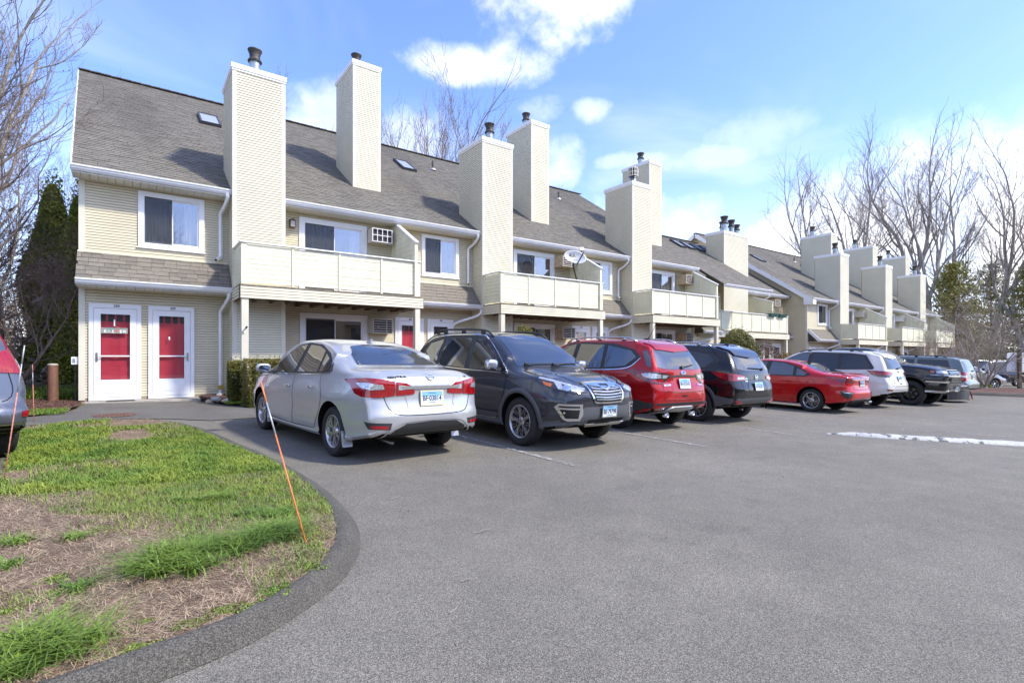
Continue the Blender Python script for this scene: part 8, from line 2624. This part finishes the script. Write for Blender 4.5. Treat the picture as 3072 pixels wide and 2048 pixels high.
# evergreens standing beyond the lot: tiered needles round a trunk
def pine_mesh(seed, H, R, n):
	rs = np.random.RandomState(seed); tiers = 15
	P = []
	for k in range(tiers):
		t = .18 + .82 * k / tiers; z = H * t; L = R * (1 - t) ** .55 + .3
		for j in range(6):
			a = rs.uniform(0, 2 * PI); Lb = L * rs.uniform(.55, 1.1); m_ = int(n / tiers / 6 * (.4 + Lb / R))
			u = rs.rand(m_) ** .6; w = rs.normal(size=(m_, 3)) * np.array([.22, .22, .16]) * (.35 + u)[:, None] * R * .42
			P.append(np.stack([np.cos(a) * u * Lb, np.sin(a) * u * Lb, z + u * Lb * .15 - u * u * Lb * .2], 1) + w)
	return np.concatenate(P)
for k, (x, y, H, R, lab) in enumerate(((64, 15.5, 11.5, 3.0, 'olive pine behind the end of the far row'), (70, 17, 12.5, 3.4, 'yellow green pine right of the last chimney'), (75, 12.5, 12, 3.4, 'dense pine behind the leaning tree'),
		(80, 9, 13, 3.6, 'pine at the right edge of the wood'), (67, 20.5, 10, 2.8, 'dark pine seen through the bare limbs'), (84, 17, 14, 4, 'tall pine deep in the right wood'), (72, 8, 10, 3, 'pine over the blank sign'), (78, 4.5, 11, 3.2, 'pine right of the blank sign'))):
	r = empty('pine_tree', (x, y, gz(x, y)), 0, lab, 'tree', 'pines of the right wood')
	leaf_cloud('crown', 'leaf_pine', pine_mesh(60 + k, H, R, 9000), .26, r, seed=k, aspect=.45)
	mb = MB(); mb.tube([(0, 0, 0), (0, 0, H * .9)], [.2, .04], n=7); mb.build('trunk', MAT['bark_brown'], r, local=True)
# far woods that read as one mass: undergrowth
def thick(name, cx, cy, sx, sy, h, n, m, size, seed):
	rs = np.random.RandomState(seed)
	P = np.stack([cx + rs.normal(size=n) * sx, cy + rs.normal(size=n) * sy, np.abs(rs.normal(size=n)) * h * .5], 1)
	P[:, 2] += -.6
	P = P[(P[:, 0] > 61)] if cx > 0 else P[(P[:, 1] > 18.5) & (P[:, 0] < -2.0)]
	o = leaf_cloud(name, m, P, size, None, seed=seed, aspect=.25)
	o['kind'] = 'stuff'; return o
thick('undergrowth', 84, 14, 7, 11, 3.2, 14000, 'twig', .40, 1)
thick('undergrowth', 86, 16, 8, 12, 6.5, 16000, 'leaf_pine', .42, 2)
thick('undergrowth', 70, 28, 8, 6, 3.0, 6000, 'twig', .4, 3)
thick('undergrowth', -7, 27, 4, 5, 2.2, 16000, 'twig', .32, 4)
thick('undergrowth', -4.6, 21.5, 1.8, 2.0, .9, 5000, 'twig_red', .22, 5)
thick('undergrowth', -12, 36, 9, 6, 5, 22000, 'twig', .5, 6)
# evergreen weeds beside the post
rs_ = np.random.RandomState(3)
def blades(name, pts, h, w, m, seed, lean=.5, segs=3, kind='stuff', parent=None, jit=.5):
	"""grass blades: pts Nx3 roots"""
	rs = np.random.RandomState(seed); P = np.asarray(pts, float); n = len(P)
	a = rs.uniform(0, 2 * PI, n); H = h * rs.uniform(1 - jit, 1 + jit, n); L = H * lean * rs.uniform(.2, 1.6, n)
	d = np.stack([np.cos(a), np.sin(a), np.zeros(n)], 1); s_ = np.stack([-np.sin(a), np.cos(a), np.zeros(n)], 1)
	V = []
	for k in range(segs + 1):
		t = k / segs
		c = P + d * (L * t * t)[:, None] + np.array([0, 0, 1]) * (H * (t - .25 * lean * t * t))[:, None]
		ww = w * (1 - t) ** .8
		if k < segs: V.append(c - s_ * ww); V.append(c + s_ * ww)
		else: V.append(c)
	nv = 2 * segs + 1
	V = np.stack(V, 1).reshape(-1, 3)
	base = np.arange(n) * nv
	loops = []; tot = []
	for k in range(segs - 1):
		loops.append(np.stack([base + 2 * k, base + 2 * k + 1, base + 2 * k + 3, base + 2 * k + 2], 1)); tot.append(4)
	loops.append(np.stack([base + 2 * segs - 2, base + 2 * segs - 1, base + 2 * segs], 1)); tot.append(3)
	LI = np.concatenate(loops, 1).ravel().astype(np.int32); T = np.tile(np.array(tot, np.int32), n)
	st = np.concatenate([[0], np.cumsum(T)[:-1]]).astype(np.int32)
	me = bpy.data.meshes.new(name); me.vertices.add(len(V)); me.vertices.foreach_set('co', V.astype(np.float32).ravel())
	me.loops.add(len(LI)); me.loops.foreach_set('vertex_index', LI); me.polygons.add(len(T)); me.polygons.foreach_set('loop_start', st); me.polygons.foreach_set('loop_total', T)
	me.materials.append(MAT[m]); me.update(); me.validate()
	o = bpy.data.objects.new(name, me); COL.objects.link(o)
	if parent: o.parent = parent
	if kind: o['kind'] = kind
	return o

# ---- the lawn island
def vnoise(x, y, s, seed=0):
	"""cheap smooth value noise, vectorised"""
	xs, ys = x * s, y * s; xi, yi = np.floor(xs).astype(int), np.floor(ys).astype(int); fx, fy = xs - xi, ys - yi
	fx = fx * fx * (3 - 2 * fx); fy = fy * fy * (3 - 2 * fy)
	def h(a, b):
		q = np.sin(a * 127.1 + b * 311.7 + seed * 74.7) * 43758.5453; return q - np.floor(q)
	return (h(xi, yi) * (1 - fx) + h(xi + 1, yi) * fx) * (1 - fy) + (h(xi, yi + 1) * (1 - fx) + h(xi + 1, yi + 1) * fx) * fy
def fbm(x, y, s, seed=0): return (vnoise(x, y, s, seed) + .5 * vnoise(x, y, s * 2.1, seed + 1) + .25 * vnoise(x, y, s * 4.3, seed + 2)) / 1.75
def greenness(x, y):
	"""0 bare soil and straw .. 1 full grass, patches where the photograph has them"""
	g = fbm(x, y * .55, 1.5, 3)
	v = np.where(y > 4.9 + .6 * (-x), .66, .26) + (g - .5) * 1.5
	v = np.where((y > 10.6), v - .35, v)
	# moss and grass along the right edge
	v = np.where((x > .95) & (y > 3.6) & (y < 5.3), v + .30, v)
	return v
def lawn_points(n, seed):
	rs = np.random.RandomState(seed); out = []
	xs = rs.uniform(-2.6, 1.5, n * 3); t = rs.rand(n * 3); ys = 2.4 + 9.3 * t ** 1.3
	poly = LAWN; ok = np.zeros(len(xs), bool)
	px = np.array([p[0] for p in poly]); py = np.array([p[1] for p in poly]); j = len(poly) - 1
	for i in range(len(poly)):
		c = ((py[i] > ys) != (py[j] > ys)) & (xs < (px[j] - px[i]) * (ys - py[i]) / (py[j] - py[i] + 1e-12) + px[i]); ok ^= c; j = i
	xs, ys = xs[ok][:n], ys[ok][:n]
	zs = -0.1533 - .01792 * xs + .02297 * ys + (.11 - .08 * np.clip((ys - 4.6) / 3.4, 0, 1)) * .93 + .7 * (.012 * np.sin(xs * 3.1 + ys * 1.7) + .01 * np.sin(xs * 7.3 - ys * 5.1 + 1) + .006 * np.sin(xs * 17 + ys * 13))
	return xs, ys, zs
x, y, z = lawn_points(230000, 1)
g = greenness(x, y); rs = np.random.RandomState(2)
keep = rs.rand(len(x)) < np.clip((g - .30) * 2.4, 0, 1)
near = y < 6
blades('lawn_grass', np.stack([x, y, z], 1)[keep & ~near], .048, .0045, 'grass_green', 1, lean=.9, segs=2)
k2 = keep & near & (rs.rand(len(x)) < .6)
blades('lawn_grass', np.stack([x, y, z], 1)[k2], .042, .0026, 'grass_green', 2, lean=.9, segs=2)
# dry straw lying on the ground
x, y, z = lawn_points(120000, 5); g = greenness(x, y); rs = np.random.RandomState(6)
keep = rs.rand(len(x)) < np.clip(1.25 - g * 1.1, .12, 1)
P = np.stack([x, y, z + .004], 1)[keep]
half = len(P) // 2
def straws(name, P, L, w, m, seed):
	rs = np.random.RandomState(seed); n = len(P); a = rs.uniform(0, 2 * PI, n); l = L * rs.uniform(.4, 1.5, n)
	cl = .6 * np.sin(P[:, 0] * 5) + a * .5
	d = np.stack([np.cos(cl) * l, np.sin(cl) * l, rs.normal(0, .12, n) * l + .1 * l], 1); s_ = np.stack([-np.sin(cl), np.cos(cl), np.zeros(n)], 1) * w
	V = np.stack([P - s_, P + s_, P + d + s_ * .3, P + d - s_ * .3], 1).reshape(-1, 3)
	me = bpy.data.meshes.new(name); me.vertices.add(4 * n); me.vertices.foreach_set('co', V.astype(np.float32).ravel())
	me.loops.add(4 * n); me.loops.foreach_set('vertex_index', np.arange(4 * n, dtype=np.int32)); me.polygons.add(n)
	me.polygons.foreach_set('loop_start', np.arange(0, 4 * n, 4, dtype=np.int32)); me.polygons.foreach_set('loop_total', np.full(n, 4, dtype=np.int32))
	me.materials.append(MAT[m]); me.update(); me.validate(); o = bpy.data.objects.new(name, me); COL.objects.link(o); o['kind'] = 'stuff'; return o
straws('dry_grass', P[:half], .060, .0015, 'straw_pale', 3); straws('dry_grass', P[half:], .055, .0019, 'straw_brown', 4)
# clover and moss mats along the right edge and small clumps
def patch(cx, cy, rx, ry, n, seed):
	if cy < 5: cx, cy = cx * .925, cy * .925
	rs = np.random.RandomState(seed); a = rs.uniform(0, 2 * PI, n); r_ = rs.rand(n) ** .6 * (1 + .25 * np.sin(a * 3 + seed))
	xx, yy = cx + rx * r_ * np.cos(a), cy + ry * r_ * np.sin(a)
	zz = np.array([lawn_z(float(p), float(q)) for p, q in zip(xx, yy)])
	return np.stack([xx, yy, zz], 1)
CL = [(1.12, 3.98, .12, .22, 1500), (1.05, 3.66, .12, .16, 1100), (.92, 3.45, .14, .09, 900), (1.18, 4.55, .10, .35, 1200), (.72, 3.22, .10, .06, 420), (.52, 3.12, .12, .05, 360), (.30, 3.08, .10, .05, 300), (.05, 2.98, .10, .06, 380), (-.08, 3.02, .06, .04, 200),
	  (-.26, 3.86, .12, .09, 500), (-.30, 4.10, .08, .06, 200), (.0, 3.40, .06, .04, 140), (-.45, 3.75, .05, .04, 120), (.12, 3.25, .05, .03, 120), (1.22, 5.2, .1, .4, 900), (.85, 5.4, .3, .2, 900), (.2, 6.1, .5, .25, 1400), (-.5, 6.6, .4, .2, 900), (-.12, 4.9, .2, .1, 300), (-.62, 4.42, .08, .06, 240)]
Pc = np.concatenate([patch(*c, seed=i + 20) for i, c in enumerate(CL)]); Pc[:, 0] -= .05; Pc[:, 2] += .006
o = leaf_cloud('clover', 'clover', Pc, .0125, None, seed=7, aspect=.9, updir=(0, 0, .6)); o['kind'] = 'stuff'
# tufts of long grass: one object each
TF = [(.20, 3.92, .24, .17, 1900, .15, 'long grass tuft in the middle of the island, between two others'), (.55, 4.06, .17, .13, 1100, .14, 'smaller grass tuft joined to the middle one on its right'), (.83, 4.16, .20, .16, 1800, .15, 'long grass tuft beside the nearest orange stake'),
	  (-.34, 3.13, .17, .13, 2000, .15, 'nearest long grass tuft in the lower left corner of the picture'), (-.66, 4.95, .16, .07, 420, .07, 'low grass clump at the left picture edge'), (-.27, 4.80, .08, .06, 260, .06, 'small isolated grass clump on bare soil'),
	  (-.62, 4.42, .06, .05, 200, .06, 'little grass clump left of the bare patch'), (-.27, 3.88, .06, .05, 220, .06, 'bright little clump between the bare soil and the nearest tuft'), (1.0, 4.75, .25, .10, 900, .08, 'grass clump near the island edge behind the stake'), (.6, 5.1, .35, .12, 900, .08, 'shallow grass clump behind the middle tufts')]
for i, (cx, cy, rx, ry, n, h, lab) in enumerate(TF):
	rq = np.random.RandomState(80 + i); n = int(n * .42); kc = max(4, n // 34); ctr = patch(cx, cy, rx, ry, kc, 80 + i); P = ctr[rq.randint(0, kc, n)] + rq.normal(size=(n, 3)) * np.array([.028, .028, 0])
	P[:, 2] = [lawn_z(a, b) for a, b in P[:, :2]]
	o = blades('grass_tuft', P, h * .80, .0048, 'grass_tuft', 90 + i, lean=1.7, segs=4, kind=None, jit=.65)
	tag(o, lab, 'grass tuft', 'grass tufts on the island')
# weeds and strip of grass left of the door
rs = np.random.RandomState(11); n = 7000
x = rs.uniform(-3.2, -.95, n); y = rs.uniform(16.3, 19.5, n)
blades('weeds', np.stack([x, y, np.full(n, .23)], 1), .22, .012, 'grass_green', 12, lean=.8, segs=3)
n = 6000; x = rs.uniform(-2.3, -.96, n); y = rs.uniform(12.75, 13.6, n); k = (fbm(x, y, 2.5, 9) > .5)
blades('lawn_grass', np.stack([x, y, np.full(n, 0) + [gz(a, b) + .035 for a, b in zip(x, y)]], 1)[k], .05, .004, 'grass_green', 13, lean=.8, segs=2)
n = 2600; x = rs.uniform(1.75, 2.45, n); y = 13.35 + rs.rand(n) * .35 - (x - 1.75) * .5
blades('lawn_grass', np.stack([x, y, [gz(a, b) + .07 for a, b in zip(x, y)]], 1), .05, .003, 'grass_green', 14, lean=.8, segs=2)
# mulch chips in view
n = 5200; x = np.concatenate([rs.uniform(1.3, 3.2, n // 2), rs.uniform(-2.2, -.9, n // 2)]); y = np.concatenate([rs.uniform(13.2, 15.3, n // 2), rs.uniform(13.6, 16, n // 2)])
zz = np.array([(bed_z(a, b) if a > 0 else gz(a, b) + .03 + hn(a, b)) + .008 for a, b in zip(x, y)])
inb = np.array([inside((a, b), bed) or inside((a, b), bed2) for a, b in zip(x, y)])
o = leaf_cloud('mulch_chips', 'mulch', np.stack([x, y, zz], 1)[inb], .04, None, seed=8, aspect=.35, updir=(.6, .3, 0)); o['kind'] = 'stuff'
# ------------------------------------------------------------------ small things
def stake(base, top, label, m0='stake_orange', m1='stake_orange', r=.0052):
	b, t = Vector(base), Vector(top)
	e = empty('driveway_stake', base, 0, label, 'marker stake', 'driveway marker stakes')
	part('rod', m0, e, lambda m: m.tube([b - (t - b) * .03, b.lerp(t, .66)], r, n=8), smooth=True)
	part('reflective_band', 'stake_silver', e, lambda m: m.tube([b.lerp(t, .66), b.lerp(t, .865)], r * 1.04, n=8), smooth=True)
	part('tip', m1, e, lambda m: m.tube([b.lerp(t, .865), t], r * 1.08, n=8), smooth=True)
stake((.94, 3.58, .02), (.76, 4.09, 1.07), 'orange stake with a silver band leaning in the grass by the nearest tuft')
stake((-.95, 6.75, .05), (-.81, 6.80, 1.36), 'weathered pink stake leaning at the rear corner of the grey blue crossover', 'stake_pink', 'stake_silver')
stake((-1.30, 11.9, .14), (-1.33, 12.0, 1.12), 'thin pink stake farther back beside the footpath', 'stake_pink', 'stake_pink')
def rusty_post():
	x, y = -1.40, 15.73; g = gz(x, y)
	e = empty('bollard', (x, y, g), 0, 'rusty steel post with a pale concrete top left of the doors', 'bollard')
	mb = MB(); mb.lathe([(.10, -.05), (.102, .2), (.098, .8), (.096, .83)], (x, y, g), n=28); mb.build('pipe', MAT['rust_post'], e, smooth=True)
	mb = MB(); mb.lathe([(.096, .828), (.10, .84), (.08, .862), (0, .868)], (x, y, g), n=28); mb.build('concrete_cap', MAT['concrete'], e, smooth=True)
rusty_post()
def rock(x, y, s, m, label, seed, flat=.6):
	me = ellipsoid_box((0, 0, 0), (s, s * .7, s * flat), 2.4, K=9)
	rr = random.Random(seed)
	o1, o2 = rr.random() * 9, rr.random() * 9
	for v in me.vertices:
		c = v.co / s; v.co *= 1 + .18 * math.sin(c.x * 3.3 + o1) * math.cos(c.y * 4 + o2) + .10 * math.sin(c.z * 7 + o1 + c.x * 5)
	me.name = 'stone'; me.materials.append(MAT[m])
	o = bpy.data.objects.new('stone', me); COL.objects.link(o)
	z = bed_z(x, y) if inside((x, y), bed) else gz(x, y)
	o.location = (x, y, z + s * flat * .35); o.rotation_euler = (rr.uniform(-.2, .2), rr.uniform(-.2, .2), rr.uniform(0, 6))
	tag(o, label, 'stone', 'stones edging the mulch bed')
for i, (x, y, s, m, lab) in enumerate(((1.55, 14.35, .10, 'rock_b', 'yellowish stone first from the left along the mulch bed'), (1.66, 14.12, .11, 'rock_a', 'pale grey stone second from the left along the mulch bed'),
	(1.80, 13.88, .07, 'rock_b', 'small sandy stone third along the mulch bed edge'), (1.92, 13.74, .13, 'rock_a', 'long whitish stone in the middle of the mulch edge'), (2.02, 13.60, .08, 'rock_a', 'small white stone right of the long whitish one'),
	(2.28, 13.55, .11, 'rock_a', 'bluish flat stone behind the little grass strip'), (2.45, 13.50, .12, 'rock_b', 'round cream stone near the front wheel of the silver sedan'), (2.66, 13.40, .08, 'rock_b', 'small cream stone closest to the silver sedan'),
	(1.86, 15.05, .09, 'rock_a', 'grey stone at the foot of the first downspout'), (2.03, 14.85, .08, 'rock_b', 'yellow stone at the chimney corner'), (2.24, 14.55, .08, 'rock_a', 'white stone against the first balcony pier'), (2.30, 14.1, .06, 'rock_a', 'small white stone behind the cactus'))):
	rock(x, y, s, m, lab, i)
def cactus():
	e = empty('prickly_pear', (2.3, 13.9, .22), 0, 'low prickly pear cactus with flat pads in the mulch', 'cactus')
	for k in range(7):
		a = random.uniform(0, PI); c = Vector((2.12 + .09 * k, 13.92 - .05 * k + random.uniform(-.05, .05), bed_z(2.3, 13.9) + .08))
		me = ellipsoid_box((0, 0, 0), (.075, .018, .10), 2.2, K=8); me.materials.append(MAT['cactus'])
		o = link('pad', me, None); o.parent = e; o.matrix_parent_inverse = Matrix.Translation(-Vector(e.location)); o.location = c; o.rotation_euler = (random.uniform(-1.1, 1.1), random.uniform(-.9, .9), a)
cactus()
def blank_sign():
	x, y = 41.4, 7.15; g = gz(x, y) + .12
	e = empty('sign', (x, y, g), 0, 'back of a blank white sign on a wooden post at the right picture edge', 'sign')
	d = Vector((.80, -.60, 0)); n = Vector((-.60, -.80, 0))
	mb = MB(); mb.bar((x, y, g - .1), (x, y, g + 2.12), .15, .15, up=tuple(n)); mb.build('post', MAT['wood_post'], e)
	P = [(-.58, 1.0), (-.62, 1.05), (-.62, 2.05), (-.56, 2.12), (1.05, 2.12), (1.1, 2.05), (1.1, 1.05), (1.05, 1.0)]
	mb = MB(); O = Vector((x, y, g)) - n * .10
	mb.prism(P, lambda a, b, t: O + d * a + Vector((0, 0, b - .02)) - n * t, 0, .02); mb.build('panel', MAT['sign_back'], e, fix=True)
	# the two bolts that hold the panel
	mb = MB()
	for b in (1.25, 1.85): mb.lathe([(.03, -.01), (.02, .012), (0, .014)], (x + n.x * .08, y + n.y * .08, g + b), axis='y', n=8)
	mb.build('bolt', MAT['galv'], e)
mat('wood_post', (.11, .075, .05), .85, noise=[((10, 10, 1), .4, 5)])
mat('sign_back', (.78, .80, .83), .5)
blank_sign()

# leaves and litter on the asphalt, and paint flakes: scattered, nobody counts them
rs = np.random.RandomState(77); n = 130
x = rs.uniform(.5, 14, n); y = rs.uniform(1.6, 6, n)
P = np.stack([x, y, np.array([gz(a, b) for a, b in zip(x, y)]) + .006], 1)
lawnp = np.array([not inside((a, b), [tuple(p) for p in TOE] + [(-4, 5)]) for a, b in zip(x, y)])
o = leaf_cloud('leaf_litter', 'straw_brown', P[lawnp], .022, None, seed=78, aspect=.5, updir=(.9, .4, 0)); o['kind'] = 'stuff'
# twigs along the kerb
tw = [((2.15, 3.42), (.16, .02)), ((1.62, 2.75), (.10, -.03)), ((1.38, 2.45), (.08, .05)), ((1.95, 4.6), (.12, .04))]
for i, ((a, b), (dx, dy)) in enumerate(tw):
	mb = MB(); z = gz(a, b) + .01; mb.tube([(a, b, z), (a + dx * .5, b + dy * .2, z + .008), (a + dx, b + dy, z)], [.004, .003, .002], n=5)
	tag(mb.build('twig', MAT['twig']), ['dead twig on the asphalt right of the nearest grass edge', 'short twig lying against the outside of the kerb', 'small twig at the foot of the kerb near the picture bottom', 'dead twig on the asphalt behind the silver sedan'][i], 'twig', 'twigs on the asphalt')

# ------------------------------------------------------------------ across the lot, behind the viewpoint: what the windows and paint reflect
def opposite_row():
	r = empty('opposite_building', (8, -34, gz(8, -34)), 0, 'brown townhouse row across the lot, seen only as a reflection in windows', 'building')
	mb = MB(); mb.box(-32, 60, -46, -34, -.6, 5.2); mb.build('wall', MAT['opp_wall'], r)
	mb = MB(); mb.hexa([(-32.5, -46.5, 5.1), (60.5, -46.5, 5.1), (60.5, -33.4, 5.1), (-32.5, -33.4, 5.1), (-32.5, -46.4, 5.2), (60.5, -46.4, 5.2), (60.5, -33.4, 5.2), (-32.5, -33.4, 5.2)])
	mb.hexa([(-32.5, -33.4, 5.2), (60.5, -33.4, 5.2), (60.5, -46.4, 5.2), (-32.5, -46.4, 5.2), (-32.5, -39.9, 9.4), (60.5, -39.9, 9.4), (60.5, -40, 9.4), (-32.5, -40, 9.4)])
	mb.build('roof', MAT['roof_deck'], r)
	for k in range(11):
		x = -28 + k * 8
		mb = MB(); mb.box(x, x + 1.3, -34.9, -33.2, -.5, 8.8); mb.build('chimney', MAT['opp_wall'], r)
		MB().box(x - .05, x + 1.35, -34.95, -33.15, 8.81, 8.95).build('chimney_cap', MAT['window_dark_frame'], r)
		MB().box(x + 2.4, x + 4.2, -33.99, -33.95, .3, 2.4).build('window', MAT['pane_glass'], r); MB().box(x + 2.4, x + 4.2, -33.99, -33.95, 3.2, 4.9).build('window', MAT['pane_glass'], r)
mat('opp_wall', (.36, .25, .14), .8, noise=[(.5, .1, 3)])
opposite_row()
for k in range(16):
	put_tree(random.choice(('tall_a', 'tall_b', 'tall_c', 'gnarled')), -40 + k * 7 + random.random() * 4, -52 - random.random() * 8, 'bare tree behind the opposite building, out of the picture', 'trees across the lot', .8 + .3 * random.random())
for k in range(9):
	put_tree(random.choice(('tall_a', 'tall_c', 'thicket_a')), -24 - random.random() * 14, -26 + k * 6.5, 'bare tree on the left side of the lot, out of the picture', 'trees left of the lot', .6 + .3 * random.random())
